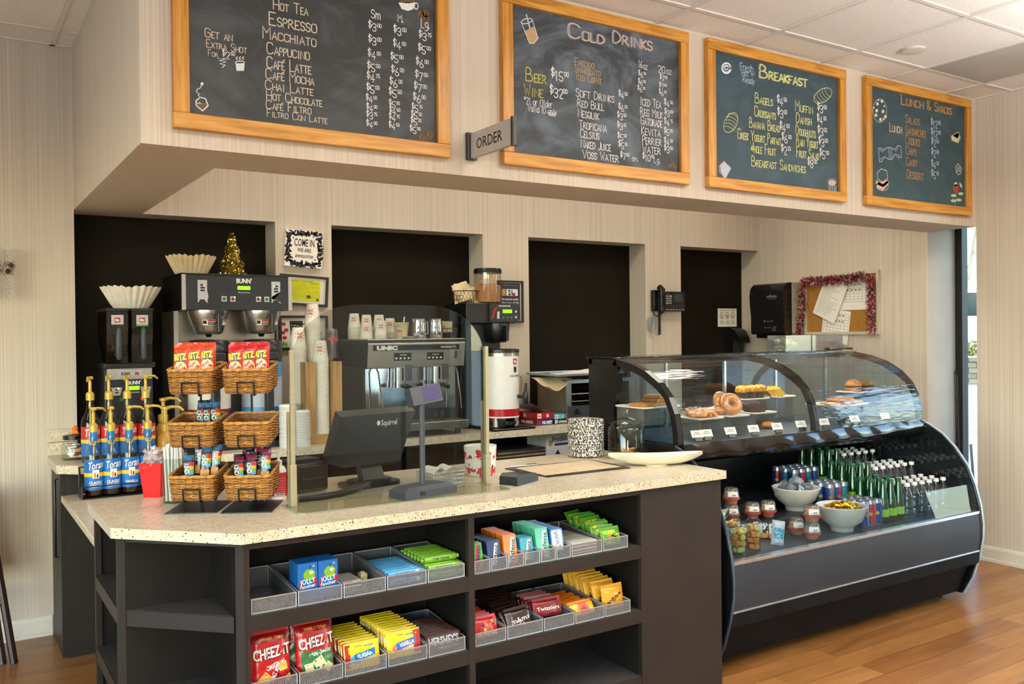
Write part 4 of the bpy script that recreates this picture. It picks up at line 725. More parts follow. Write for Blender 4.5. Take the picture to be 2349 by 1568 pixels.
s1 = syrup(False)
for i, (p, nm) in enumerate(zip(BP, ('red and blue label syrup bottle at the outer end of the back row', 'red and blue label syrup bottle, second in the back row', 'red and blue label syrup bottle, third in the back row', 'red and blue label syrup bottle in the back row nearest the red box'))):
    c = copy_thing(s1, loc=(p.x, p.y, CT), rz=face, scale=(SK,)*3, label=nm, group='syrup bottles on the back worktop')
    for ch in c.children:
        if ch.name.startswith('pump'): ch.rotation_euler[2] = R(-110) if i < 3 else R(20)
for o in (s0, s1):
    for ch in list(o.children): bpy.data.objects.remove(ch)
    bpy.data.objects.remove(o)
q0, q1 = SP[0], SP[3]; ang = math.atan2(q1.y-q0.y, q1.x-q0.x); Ln = (Vector((q1.x, q1.y, 0))-Vector((q0.x, q0.y, 0))).length/SK+.10
t = thing('bottle_rack', 'black wire rack holding the front row of syrup bottles', 'rack', (q0.x-.05*SK, q0.y+.02, LZ)); t.scale = (SK,)*3
MB().box(0, Ln, -.045, .045, 0, .005, 'wire_black').build('rack_base', t, smooth=False); b = MB()
for x in (0, Ln): b.tube([(x, -.045, .003), (x, -.045, .05), (x, .043, .12), (x, .043, .003)], .003, 'wire_black'); b.box(x-.002, x+.002, -.045, .045, .0, .045, 'wire_black')
b.tube([(0, -.045, .05), (Ln, -.045, .05)], .003, 'wire_black'); b.tube([(0, .043, .12), (Ln, .043, .12)], .003, 'wire_black'); b.build('guard_rail', t)
# squat amber sauce pumps behind the straws
def sauce(p, z0, label, hgt):
    t = thing('sauce_pump', label, 'sauce pump', (p.x, p.y, z0), R(-20)); t.scale = (SK,)*3; MB().lathe([(.03, 0), (.034, .006), (.034, hgt), (.02, hgt+.02), (.02, hgt+.03)], 'amber_sauce', 20).build('bottle', t)
    b = MB().lathe([(.022, hgt+.028), (.022, hgt+.055), (.009, hgt+.062), (.009, hgt+.115), (.016, hgt+.118), (.016, hgt+.13), (0, hgt+.132)], 'gold_plastic', 16); b.tube([(0, 0, hgt+.124), (.03, 0, hgt+.13), (.06, 0, hgt+.126), (.075, 0, hgt+.112)], [.008, .007, .006, .005], 'gold_plastic', 8); b.build('pump', t)
p = onY(379, 960, 4.66); sauce(p, CT, 'amber sauce bottle with a gold pump behind the paper straws', .085); p = onY(374, 936, 4.80); sauce(p, CT, 'amber sauce bottle with a taller gold pump farther back behind the straws', .115)
# ---------------------------------------------------------------- red box of wrapped sweets, straw jar
p = onZ(352, 1140, CT); t = thing('red_box', 'bright red tapered box full of clear wrapped sweets', 'box', (p.x+.012, p.y+.03, CT), R(-35))
b = MB(); w0, w1, h = .030, .043, .128
vs = [(x*w0, y*w0, 0) for x, y in ((-1, -1), (1, -1), (1, 1), (-1, 1))]+[(x*w1, y*w1, h) for x, y in ((-1, -1), (1, -1), (1, 1), (-1, 1))]
b.add(vs, [(0, 3, 2, 1), (0, 1, 5, 4), (1, 2, 6, 5), (2, 3, 7, 6), (3, 0, 4, 7)], 'red_plastic')
vi = [(x*(w1-.004), y*(w1-.004), h) for x, y in ((-1, -1), (1, -1), (1, 1), (-1, 1))]+[(x*w0*.9, y*w0*.9, .01) for x, y in ((-1, -1), (1, -1), (1, 1), (-1, 1))]; b.add(vi, [(0, 1, 5, 4), (1, 2, 6, 5), (2, 3, 7, 6), (3, 0, 4, 7), (4, 5, 6, 7)], 'red_plastic'); b.add(vs[4:]+vi[:4], [(0, 1, 5, 4), (1, 2, 6, 5), (2, 3, 7, 6), (3, 0, 4, 7)], 'red_plastic'); b.build('box', t, smooth=False); base = t
def sweet():
    b = MB(); rr = random.Random(5)
    b.lathe([(0, -.013), (.009, -.009), (.012, 0), (.009, .009), (0, .013)], 'wrap_film', 10, Matrix.Rotation(R(90), 4, 'Y'), caps=False)
    b.lathe([(0, -.008), (.006, -.005), (.007, .004), (0, .008)], 'pk_red', 8, Matrix.Rotation(R(90), 4, 'Y'), caps=False)
    for s in (-1, 1): b.add([(s*.011, -.002, 0), (s*.011, .002, 0), (s*.026, .012, .006), (s*.028, 0, -.008), (s*.025, -.012, .005)], [(0, 1, 2, 3), (0, 3, 4)], 'wrap_film')
    return b
sw = sweet().build('wrapped_sweet', label='clear wrapped sweet heaped in the bright red box', cat='sweet', group='wrapped sweets in the red box'); bx, by = base.location.x, base.location.y
for i in range(26):
    c = sw if i == 0 else copy_thing(sw); k = i//9; a = i*2.4; rr = (.03, .024, .013)[min(k, 2)]*math.sqrt((i % 9+.5)/9)*1.1
    c.location = (bx+rr*math.cos(a), by+rr*math.sin(a), CT+.122+.017*k+random.uniform(0, .008)); c.rotation_euler = (random.uniform(-1, 1), random.uniform(-.9, .9), random.uniform(0, 6)); c.scale = (1.15,)*3
p = onZ(405, 1152, CT); t = thing('glass_jar', 'tall clear glass jar packed with white paper straws', 'jar', (p.x, p.y+.02, CT)); jl = (p.x, p.y+.02)
MB().lathe([(.04, 0), (.043, .004), (.043, .16), (.0405, .16), (.0405, .008), (0, .006)], 'jar_glass', 28).build('jar', t)
st = MB().cyl(.0042, 0, .2, 'straw_paper', 8).build('paper_straw', label='white paper straw standing in the tall clear jar', cat='straw', group='paper straws in the glass jar')
for i in range(26):
    c = st if i == 0 else copy_thing(st); a = i*2.39996; rr = .033*math.sqrt((i+.5)/26); c.location = (jl[0]+rr*math.cos(a), jl[1]+rr*math.sin(a), CT+.008); c.rotation_euler = (random.uniform(-.03, .03), random.uniform(-.03, .03), 0); c.scale = (1, 1, random.uniform(.94, 1.03))
# ---------------------------------------------------------------- wicker baskets on two black wire stands
def basket_outline(z, w, d, flare, n):
    ww, dd = w/2+flare*z, d/2+flare*z; return [(x, y) for x, y in rrect(2*ww, 2*dd, .022, 4)]
def resample(poly, n):
    P = [Vector((a, b, 0)) for a, b in poly]; P.append(P[0]); ls = [0]
    for a, b_ in zip(P, P[1:]): ls.append(ls[-1]+(b_-a).length)
    out = []; k = 0
    for i in range(n):
        s = ls[-1]*i/n
        while ls[k+1] < s: k += 1
        f = (s-ls[k])/(ls[k+1]-ls[k]); q = P[k].lerp(P[k+1], f); out.append((q.x, q.y))
    return out
def basket(w=.146, d=.182, h=.082):
    t = thing('wicker_basket', 'x', 'basket'); N = 84; fl = .05; rows = 17; b = MB()
    for r in range(rows):
        z = .006+(h-.012)*r/(rows-1); pts = resample(basket_outline(z, w, d, fl, N), N); path = []
        for i, (x, y) in enumerate(pts):
            l = math.hypot(x, y); off = .0019*(1 if (i//3+r) % 2 else -1); tx, ty = pts[(i+1) % N][0]-pts[i-1][0], pts[(i+1) % N][1]-pts[i-1][1]; m = math.hypot(tx, ty); path.append((x+ty/m*off, y-tx/m*off, z+.0006*math.sin(i*1.3+r)))
        b.tube(path, .0021, 'wicker' if r % 4 else 'wicker_dark', 5, True)
    pts0 = resample(basket_outline(0, w, d, fl, N), N); pts1 = resample(basket_outline(h, w, d, fl, N), N)
    for i in range(0, N, 3): b.tube([(pts0[i][0], pts0[i][1], .002), (pts1[i][0], pts1[i][1], h)], .0021, 'wicker_dark', 5)
    b.build('woven_side', t)
    b = MB(); b.prism(pts0, 'z', .0, .005, 'wicker_dark'); pA = [(x*.97, y*.97) for x, y in pts0]; pB = [(x*.97, y*.97) for x, y in pts1]; nn = len(pA); b.add([(x, y, .004) for x, y in pA]+[(x, y, h-.003) for x, y in pB], [(i, (i+1) % nn, nn+(i+1) % nn, nn+i) for i in range(nn)], 'wicker_dark'); b.build('base', t); b = MB()
    for k in range(2): b.tube([(x, y, h+.002*math.sin(i*1.1+k*3.1)+.001*k) for i, (x, y) in enumerate([(x*(1+.012*math.cos(i*1.1+k*3.1)), y*(1+.012*math.cos(i*1.1+k*3.1))) for i, (x, y) in enumerate(pts1)])], .0042, 'wicker', 6, True)
    b.build('rim', t); return t
b0 = basket(); _a, _b = onZ(459, 1162, CT), onZ(581, 1161, CT); ST = [((_a.x, _a.y), R(-29)), ((_b.x, _b.y), R(-28))]; BZS = [.950, 1.130, 1.310]; TLT = R(6)
lab = [['woven basket of small oat bars, lowest on the stand by the straw jar', 'woven basket with a few bars down inside, middle of the stand by the straws', 'woven basket of orange cracker packs at the top of its stand'], ['woven basket of berry trimmed bars, lowest on the stand by the clear screen', 'empty woven basket in the middle of the stand by the clear screen', 'woven basket of red cracker packs at the top of its stand']]
BASK = {}
for j, ((sx, sy), rz) in enumerate(ST):
    for i, z in enumerate(BZS):
        BASK[j, i] = (sx, sy, z+.012, rz); copy_thing(b0, loc=BASK[j, i][:3], rz=rz, tilt=(TLT, 0), label=lab[j][i], group='wicker baskets on the wire stands')
    t = thing('wire_stand', ['black wire three-tier stand next to the straw jar', 'black wire three-tier stand next to the clear screen'][j], 'display stand', (sx, sy, CT), rz)
    MB().box(-.085, .085, -.115, .10, 0, .004, 'wire_black').build('base_plate', t, bevel=.001, smooth=False)
    b = MB()
    for x in (-.025, .025): b.tube([(x, .117, .004), (x, .117, .46)], .004, 'wire_black', 8)
    b.tube([(-.025, .117, .006), (-.025, .08, .006)], .004, 'wire_black'); b.tube([(.025, .117, .006), (.025, .08, .006)], .004, 'wire_black'); b.tube([(-.025, .117, .46), (.025, .117, .46)], .004, 'wire_black'); b.build('post', t)
    for z in BZS:
        zz = z-CT; b = MB()
        for x in (-.025, .025): b.tube([(x, .117, zz+.018), (x, -.085, zz-.003), (x*1.1, -.098, zz+.004), (x*1.1, -.104, zz+.042)], .003, 'wire_black')
        b.tube([(-.0275, -.104, zz+.042), (.0275, -.104, zz+.042)], .003, 'wire_black'); b.build('basket_arm', t)
for ch in list(b0.children): bpy.data.objects.remove(ch)
bpy.data.objects.remove(b0)
def inbasket(j, i, x, y, z):
    X, Y, Z, rz = BASK[j, i]; x *= .95; y *= .85; z += y*math.sin(TLT); return (X+x*math.cos(rz)-y*math.sin(rz), Y+x*math.sin(rz)+y*math.cos(rz), Z+z)
def ritz(col):
    b = MB(); w, h = .052, .098; F = pillow(b, w, h, .02, col, 'pk_white', crimp=.008, wob=.001); b.disc(-.001, h*.66, .022, .017, 'pk_navy', F(.0006), 18); b.text('RITZ', .030, 'pk_yellow', -.001, h*.67, F(.0014), w=.041, bold=.05, rot=.12); b.disc(0, h*.28, .021, .022, 'pk_cracker', F(.0007), 18)
    for a in range(6): b.disc(.012*math.cos(a), h*.28+.011*math.sin(a), .0018, .0018, 'pk_brown', F(.0012), 6)
    return b
mat('pk_ritz', 'bf3a16', .28, vary=.05, coat=.25)
for j, (col, g, cl) in enumerate((('pk_ritz', 'orange cracker packs in the top basket', 'orange'), ('pk_red', 'red cracker packs in the top basket', 'red'))):
    o = ritz(col).build('cracker_pack', cat='cracker pack', group=g, label='x'); k = 0
    for (x, y, z, tx, rz, lb) in [(-.045, -.062, .056, -.12, .0, 'outermost of the three at the basket front'), (.0, -.052, .060, -.12, .05, 'middle one at the basket front'), (.044, -.045, .062, -.12, -.1 if j else .0, 'innermost of the three at the basket front')]+[(-.05+.028*(q % 4), -.03+.028*(q//4)+.008*(q % 2), .056+.004*(q // 4), -.1, .25*(q % 2)-.1, None) for q in range(8)]:
        c = o if k == 0 else copy_thing(o); k += 1; c.location = inbasket(j, 2, x, y, z); c.rotation_euler = (tx, 0, BASK[j, 2][3]+rz); c['label'] = '%s cracker pack, %s' % (cl, lb) if lb else '%s cracker pack standing in the rows behind the front ones' % cl
def bar(top):
    b = MB(); w, h = .036, .125; F = pillow(b, w, h, .018, 'pk_black', crimp=.008, wob=.0008, n=6, m=10); b.rect(-w*.48, w*.48, h*.84, h*.985, top, F(.0006), 4, 2); b.text('KIND', .022, 'pk_white', -.006, h*.62, F(.001), w=.036, bold=.02, rot=R(-85)); b.rect(w*.05, w*.48, h*.68, h*.80, 'pk_red', F(.0007), 3, 2); b.rect(w*.05, w*.48, h*.6, h*.68, 'pk_gold', F(.0007), 3, 2); b.rect(w*.05, w*.48, h*.52, h*.6, 'pk_green', F(.0007), 3, 2); b.rect(w*.05, w*.48, h*.44, h*.52, 'pk_sky', F(.0007), 3, 2)
    b.rect(-w*.4, w*.42, h*.12, h*.36, 'cookie', F(.0008), 4, 4); return b
mat('bar_blue', '3f7099', .35, coat=.2); mat('bar_berry', '7a1736', .35, coat=.2, vary=.3, scale=200)
def bars(top, j, i, spots, names, g):
    o = bar(top).build('snack_bar', cat='snack bar', group=g, label='x')
    for k, (s, nm) in enumerate(zip(spots, names)):
        c = o if k == 0 else copy_thing(o); c.location = inbasket(j, i, *s[:3]); c.rotation_euler = (s[3], s[5] if len(s) > 5 else 0, BASK[j, i][3]+s[4]); c['label'] = nm
bars('bar_blue', 0, 0, [(-.03, -.045, .018, -.2, .05), (.025, -.04, .045, -.15, .1, .08), (.052, -.02, .05, -.1, .0, .12), (.0, -.005, .055, -.12, -.05), (.05, .03, .05, -.1, .1)], ['blue topped oat bar standing low at the front of the lowest basket', 'blue topped oat bar tilted at the inner front of the lowest basket', 'blue topped oat bar at the inner side of the lowest basket', 'blue topped oat bar standing tallest in the middle of the lowest basket', 'blue topped oat bar at the back of the lowest basket'], 'blue topped oat bars')
bars('bar_berry', 1, 0, [(-.045, -.045, .012, -.25, .05), (.0, -.045, .018, -.2, .0), (.05, -.035, .035, -.15, -.05), (.03, .0, .035, -.2, .1), (-.02, .0, .018, -.2, .1)], ['berry topped bar at the outer front of the lowest basket by the screen', 'berry topped bar in the middle front of the lowest basket by the screen', 'berry topped bar standing taller at the inner front of that basket', 'berry topped bar behind the tall one', 'berry topped bar behind the middle front one'], 'berry topped bars')
bars('bar_blue', 0, 1, [(.055, .02, .012, -.15, .3), (.02, .045, .006, -.2, .1), (-.01, .05, .006, -.25, -.1)], ['dark bar at the inner side of the nearly empty basket', 'dark bar lying deep in the nearly empty basket', 'dark bar deepest at the back of the nearly empty basket'], 'bars left in the middle basket')
# pen cup with scissors behind the stands
p = Vector((.985, 3.29, CT)); t = thing('pen_cup', 'small striped cup of stirrers behind the wicker baskets', 'cup', (p.x, p.y, CT)); b = MB().lathe([(.03, 0), (.034, .09), (.031, .09), (.028, .004), (0, .003)], 'dark_plastic', 20); b.build('cup', t)
b = MB()
for i in range(9): a = i*.7; b.tube([(.018*math.cos(a), .018*math.sin(a), .006), (.03*math.cos(a), .03*math.sin(a), .165)], .003, ('pk_red', 'pk_orange', 'white_plastic')[i % 3], 6)
b.build('stirrers', t, kind='stuff')
t = thing('scissors', 'black handled scissors standing in the cup behind the baskets', 'scissors', (p.x-.012, p.y-.01, CT+.05), R(-40)); b = MB()
for s in (-1, 1): b.tube([(s*.028+.018*math.cos(a_), 0, .125+.026*math.sin(a_)) for a_ in [R(20*q) for q in range(18)]], .005, 'black_plastic', 8, True); b.tube([(s*.02, 0, .1), (s*.004, 0, .06)], .006, 'black_plastic', 8)
b.build('handle', t); MB().prism([(-.006, 0), (.006, 0), (.008, .06), (-.008, .06)], 'y', -.001, .001, 'silver_wire').build('blade', t, smooth=False)
# ---------------------------------------------------------------- sanitizer bottle
p = onZ(644, 1146, CT); t = thing('pump_bottle', 'white pump bottle with a red label beside the clear screen', 'bottle', (p.x, p.y+.02, CT), R(-30))
MB().lathe([(.025, 0), (.0275, .004), (.0275, .105), (.022, .118), (.011, .124)], 'white_plastic', 24).build('bottle', t); r = .0275; cy = lambda x, y: ((r+.0006)*math.sin(x/r), -(r+.0006)*math.cos(x/r), y); cz = lambda x, y: ((r+.0011)*math.sin(x/r), -(r+.0011)*math.cos(x/r), y)
b = MB().rect(-.07, .07, .014, .1, 'label_red', cy, 18, 1); [b.rect(-.034, .034, .03+.008*k, .0325+.008*k, 'pk_pink', cz, 8, 1) for k in range(7)]; b.rect(-.01, .028, .016, .026, 'white_print', cz, 6, 1); [b.rect(-.006+.004*k, -.004+.004*k+.0006*(k % 3), .018, .025, 'ink_black', lambda x, y: ((r+.0016)*math.sin(x/r), -(r+.0016)*math.cos(x/r), y), 1, 1) for k in range(8)]; b.build('label', t)
b = MB().lathe([(.013, .122), (.013, .142), (.005, .145), (.005, .165), (.009, .166), (.009, .175), (0, .176)], 'white_plastic', 14); b.tube([(0, 0, .171), (-.028, -.008, .171), (-.034, -.01, .166)], .0045, 'white_plastic', 8); b.build('pump', t)
# ---------------------------------------------------------------- clear screen
PX0, PX1, PY = 1.018, 1.792, 2.998
t = thing('counter_screen', 'arched clear acrylic screen on metal posts standing on the counter', 'screen', (0, 0, CT))
b = MB(); pts = [(PX0, .012), (PX1, .012)]; top = 1.617-CT; rx, rz_ = .245, .20
for i in range(13): a = R(90*i/12); pts.append((PX1-rx+rx*math.cos(a), top-rz_+rz_*math.sin(a)))
for i in range(13): a = R(90+90*i/12); pts.append((PX0+rx+rx*math.cos(a), top-rz_+rz_*math.sin(a)))
b.prism(pts, 'y', PY-.0025, PY+.0025, 'acrylic', mt2='acrylic_edge'); b.build('panel', t)
base = [(.985, 3.03), (.985, 2.86), (1.005, 2.84), (1.785, 2.82), (1.81, 2.84), (1.81, 3.03)]; MB().prism(base, 'z', 0, .006, 'plate_acrylic', mt2='acrylic_edge').build('base_plate', t, smooth=False)
for nm, X in (('post', PX0-.006), ('post', PX1+.004)):
    b = MB(); b.box(X-.013, X+.009, PY-.026, PY-.0035, .006, .15 if X < 1.5 else .12, 'post_metal'); b.box(X-.0075, X+.0065, PY-.02, PY-.004, .15 if X < 1.5 else .12, .545, 'post_metal'); b.box(X-.011, X+.009, PY+.0035, PY+.018, .006, .33, 'post_metal'); b.build(nm, t, bevel=.001, smooth=False)
# pole display in front of the screen
t = thing('pole_display', 'dark grey customer display on a tall pole with a heavy foot', 'display', (1.478, 2.915, CT+.006), R(10))
b = MB(); b.prism([(-.118, -.05), (.118, -.05), (.118, .05), (-.118, .05)], 'z', 0, .026, 'slate_plastic'); b.add([(-.118, -.05, .026), (.118, -.05, .026), (.118, .05, .026), (-.118, .05, .026), (-.085, -.028, .038), (.085, -.028, .038), (.085, .035, .04), (-.085, .035, .04)], [(0, 1, 5, 4), (1, 2, 6, 5), (2, 3, 7, 6), (3, 0, 4, 7), (4, 5, 6, 7)], 'slate_plastic'); b.box(-.05, -.028, -.0515, -.049, .008, .022, 'black_plastic'); b.build('foot', t, smooth=False)
MB().cyl(.0105, .036, .335, 'slate_plastic', 16, cx=0, cy=.004).build('pole', t)
b = MB(); Mh = T(.02, .012, .365) @ Matrix.Rotation(R(-14), 4, 'X') @ Matrix.Rotation(R(-6), 4, 'Y'); b.box(-.07, .07, -.014, .022, -.034, .034, 'slate_plastic', Mh); b.box(-.02, .066, -.0145, -.0135, -.026, .028, 'pk_purple', Mh); b.build('display_head', t, bevel=.003)
# till monitor seen from behind
t = thing('till_monitor', 'black touch till seen from behind through the clear screen', 'till', (1.42, 3.245, CT), R(10))
b = MB(); Mm = T(0, .03, .19) @ Matrix.Rotation(R(28), 4, 'X'); b.box(-.175, .175, -.03, .012, -.085, .125, 'black_plastic', Mm); b.add([(-.175, -.03, -.085), (.175, -.03, -.085), (.175, -.03, .125), (-.175, -.03, .125), (-.13, -.085, -.075), (.13, -.085, -.075), (.13, -.062, .06), (-.13, -.062, .06)], [(0, 1, 5, 4), (1, 2, 6, 5), (2, 3, 7, 6), (3, 0, 4, 7), (4, 5, 6, 7)], 'dark_plastic', Mm); fb = lambda x, y: tuple(Mm @ Vector((x, -.0645-.0135*(y-.06)/.0-0 if 0 else -.053+(-.009)*0, y)))
fm = lambda x, y: tuple(Mm @ Vector((x, -.0308-.032*max(0, (.125-y)/.065)*0-.0165-(.0985-y)*.492, y))); b.text('Squirrel', .028, 'white_print', .045, .095, fm, w=.075, bold=.01); b.disc(-.005, .095, .008, .009, 'white_print', fm, 10); b.build('monitor', t)
b = MB(); b.add([(-.05, -.02, .02), (.05, -.02, .02), (.045, .05, .17), (-.045, .05, .17), (-.05, .02, .02), (.05, .02, .02), (.045, .08, .17), (-.045, .08, .17)], [(0, 1, 2, 3), (5, 4, 7, 6), (1, 5, 6, 2), (4, 0, 3, 7)], 'dark_plastic'); b.build('neck', t, smooth=False)
b = MB(); b.prism(rrect(.24, .15, .05), 'z', 0, .014, 'black_plastic', T(0, .02, 0)); b.prism(rrect(.18, .10, .04), 'z', .014, .026, 'black_plastic', T(0, .02, 0)); b.build('foot', t)
# receipt printer, cable, key
p = onZ(703, 1118, CT); t = thing('receipt_printer', 'black receipt printer behind the post of the clear screen', 'printer', (1.155, 3.31, CT), R(15)); MB().box(-.07, .07, -.08, .08, 0, .11, 'black_plastic').build('body', t, bevel=.012); MB().box(-.06, .06, -.04, .05, .1095, .122, 'dark_plastic').box(-.05, .05, -.0815, -.08, .05, .056, 'slate_plastic').build('lid', t, bevel=.003)
tag(MB().tube([(1.06, 3.07, CT+.012), (1.14, 3.06, CT+.012), (1.22, 3.08, CT+.013), (1.30, 3.12, CT+.016), (1.36, 3.15, CT+.03)], .0115, 'black_plastic', 10).build('cable_sleeve'), 'thick black cable sleeve lying along the counter behind the clear screen', 'cable')
b = MB().disc(0, 0, .012, .012, 'ink_black', lambda x, y: (x, y, .001)).box(.01, .045, -.003, .003, 0, .002, 'ink_black'); tag(b.build('key', loc=(1.22, 3.17, CT+.0005), rz=R(-10)), 'small dark key lying on the counter behind the screen', 'key')
# wire basket of receipts, flowered mug
p = onZ(1000, 1108, CT); t = thing('wire_tray', 'pale wire basket holding folded receipts behind the screen', 'basket', (1.665, 3.13, CT), R(8))
b = MB(); w, d, h = .08, .055, .05
for z, k in ((.002, .92), (.02, .95), (.036, .98), (h, 1.)): b.tube([(-w*k, -d*k, z), (w*k, -d*k, z), (w*k, d*k, z), (-w*k, d*k, z)], .0015, 'silver_wire', 5, True)
for i in range(13):
    x = -w+2*w*i/12
    for s in (-1, 1): b.tube([(x*.92, s*d*.92, .002), (x, s*d, h)], .0012, 'silver_wire', 5)
for i in range(1, 8):
    y = -d+2*d*i/8
    for s in (-1, 1): b.tube([(s*w*.92, y*.92, .002), (s*w, y, h)], .0012, 'silver_wire', 5)
    b.tube([(-w*.92, y*.92, .002), (w*.92, y*.92, .002)], .0012, 'silver_wire', 5)
b.build('basket', t)
for k, (x, rz) in enumerate(((-.03, .1), (.03, -.15))):
    b = MB().grid(lambda u, v: (-.035+.07*u, -.04+.08*v, .02*math.sin(math.pi*u)+.006*v), 10, 3, 'paper_white'); o = b.build('receipt', loc=(1.665+x, 3.13, CT+.045), rz=rz+R(8), label=('curled paper slip in the wire basket, nearer the pole display', 'curled paper slip in the wire basket, nearer the flowered mug')[k], cat='paper', group='curled paper slips')
t = thing('flower_mug', 'large white mug painted with red flowers behind the screen post', 'mug', (1.90, 3.215, CT), R(-25)); r = .068
MB().lathe([(.055, 0), (.06, .004), (.066, .05), (.0695, .125), (.066, .125), (.062, .05), (.05, .008), (0, .007)], 'ceramic_white', 32).build('cup', t)
b = MB(); rad = lambda y: .0605+.0095*min(1, y/.125)+.0009; cf = lambda x, y: (rad(y)*math.sin(x/r), -rad(y)*math.cos(x/r), y)
for cx, cy, s in ((.005, .085, .036), (.055, .042, .042), (-.06, .05, .038), (.11, .085, .032), (-.11, .085, .032), (.0, .025, .024)):
    for k in range(6): a = k*math.pi/3+.3; b.disc(cx+s*.55*math.cos(a), cy+s*.55*math.sin(a), s*.56, s*.34, 'flower_red', cf, 12, rot=a)
    b.disc(cx, cy, s*.16, s*.16, 'ink_black', lambda x, y: (cf(x, y)[0]*1.008, cf(x, y)[1]*1.008, y), 8)
b.build('painted_flowers', t); MB().tube([(0, .066, .1), (0, .1, .1), (0, .11, .065), (0, .095, .03), (0, .062, .03)], .007, 'ceramic_white', 8).build('handle', t)
# card reader, folder, rope canister, cookie jar, boat dish
t = thing('card_reader', 'black card payment terminal lying at the screen post', 'card reader', (1.925, 2.955, CT), R(24)); b = MB(); b.prism([(-.078, .0), (.078, .0), (.078, .022), (.06, .034), (-.06, .044), (-.078, .03)], 'y', -.042, .042, 'black_plastic'); b.build('body', t, bevel=.005); b = MB(); f = lambda x, y: (x, y, .0445-.0100*(x+.06)/.12); b.rect(-.055, .0, -.03, .03, 'slate_plastic', f); [b.rect(.012+.014*i, .022+.014*i, -.028+.02*j, -.014+.02*j, 'dark_plastic', f) for i in range(3) for j in range(3)]; b.build('keypad', t)
cp = [Vector((2.066, 3.285)), Vector((2.085, 2.985)), Vector((2.52, 2.975)), Vector((2.53, 3.27))]; t = thing('paper_folder', 'open black folder with blank cream paper on the counter', 'folder', (2.295, 3.13, CT))
MB().prism([(p.x-2.295, p.y-3.13) for p in cp], 'z', 0, .004, 'black_plastic').build('cover', t, smooth=False); MB().grid(lambda u, v: (-.205+.41*u+.012*v, -.12+.25*v, .0048+.004*math.sin(math.pi*u)*math.sin(math.pi*v)), 10, 8, 'paper_tan').build('paper', t)
t = thing('pen', 'thin silver pen lying at the far edge of the black folder', 'pen', (2.16, 3.285, CT+.006), R(-4)); b = MB().lathe([(.001, -.075), (.0045, -.06), (.0045, .07), (.002, .075)], 'silver_wire', 10, Matrix.Rotation(R(90), 4, 'Y')); b.build('barrel', t); MB().box(.02, .07, -.0015, .0015, .004, .0065, 'ink_black').build('clip', t)
t = thing('rope_canister', 'black and white rope wound round a squat canister', 'canister', (2.605, 3.405, CT), R(20)); b = MB(); prof = []
for k in range(15): z = .004+.165*k/14; prof += [(.084, z), (.0885, z+.005)]
prof += [(.084, .178), (.07, .176), (.068, .14), (0, .14)]; b.lathe(prof, 'rope_weave', 40); b.build('coil', t)
t = thing('cookie_jar', 'glass cookie jar with a knobbed glass lid near the display case', 'jar', (2.845, 3.395, CT)) if 0 else thing('cookie_jar', 'glass cookie jar with a knobbed glass lid near the display case', 'jar', (2.715, 3.235, CT))
MB().lathe([(.08, 0), (.086, .006), (.086, .135), (.08, .15), (.07, .156), (.074, .162), (.071, .162), (.067, .154), (.077, .146), (.083, .132), (.083, .01), (0, .008)], 'jar_glass', 36).build('jar', t)
MB().lathe([(.079, .163), (.079, .168), (.06, .178), (.03, .188), (.012, .193), (.01, .2), (.02, .208), (.022, .216), (.016, .226), (0, .229)], 'jar_glass', 32).build('lid', t)
b = MB(); pz = lambda x, y: (.0868*math.sin(x/.0868), -.0868*math.cos(x/.0868), y); b.chalk('Mazel', -.052, .066, .036, 'ink_black', pz, w=.10, caps=None, wd=.0022, slope=.12); b.line([(-.04, .045), (.0, .06), (.05, .058)], .002, 'ink_black', pz); b.build('lettering', t)
ck = MB().lathe([(0, 0), (.03, 0), (.034, .006), (.03, .013), (.015, .016), (0, .016)], 'cookie', 18, caps=False).build('cookie', label='cookie lying flat at the bottom of the glass jar', cat='cookie', group='cookies in the glass jar')
for i, (x, y, z, a) in enumerate(((-.035, -.02, .009, .1), (.035, -.02, .009, -.1), (0, .04, .009, .1), (.02, .0, .027, .35), (-.02, -.03, .027, -.2))):
    c = ck if i == 0 else copy_thing(ck); c.location = (2.715+x, 3.235+y, CT+z); c.rotation_euler = (a, a*.6, i)
def boat(L, Wd, H, mt):
    b = MB(); n, m = 40, 8
    def prof(u, e):
        x = -L/2+L*u; k = max(0, 1-(2*u-1)**2)**.62; return x, Wd/2*k, H*(1-.52*k)-.0*e, k
    for inner in (0, 1):
        def fn(u, v):
            x, wd, low, k = prof(u, 0); s = 2*v-1; rim = H*(.78+.22*abs(2*u-1)**2); zb = (.014 if inner else .0)+(rim-.014)*(abs(2*u-1)**2.4); z = zb+(rim-zb)*abs(s)**2.1; return (x*(.985 if inner else 1), wd*s*(.96 if inner else 1), max(0, z) if not inner else z)
        b.grid(fn, n, m*2, mt)
    return b
t = thing('boat_dish', 'long cream boat-shaped dish at the counter end', 'dish', (2.675, 2.985, CT), R(-28)); boat(.43, .15, .058, 'ceramic_cream').build('dish', t); MB().lathe([(.05, 0), (.055, .006)], 'ceramic_cream', 24).build('foot_ring', t)
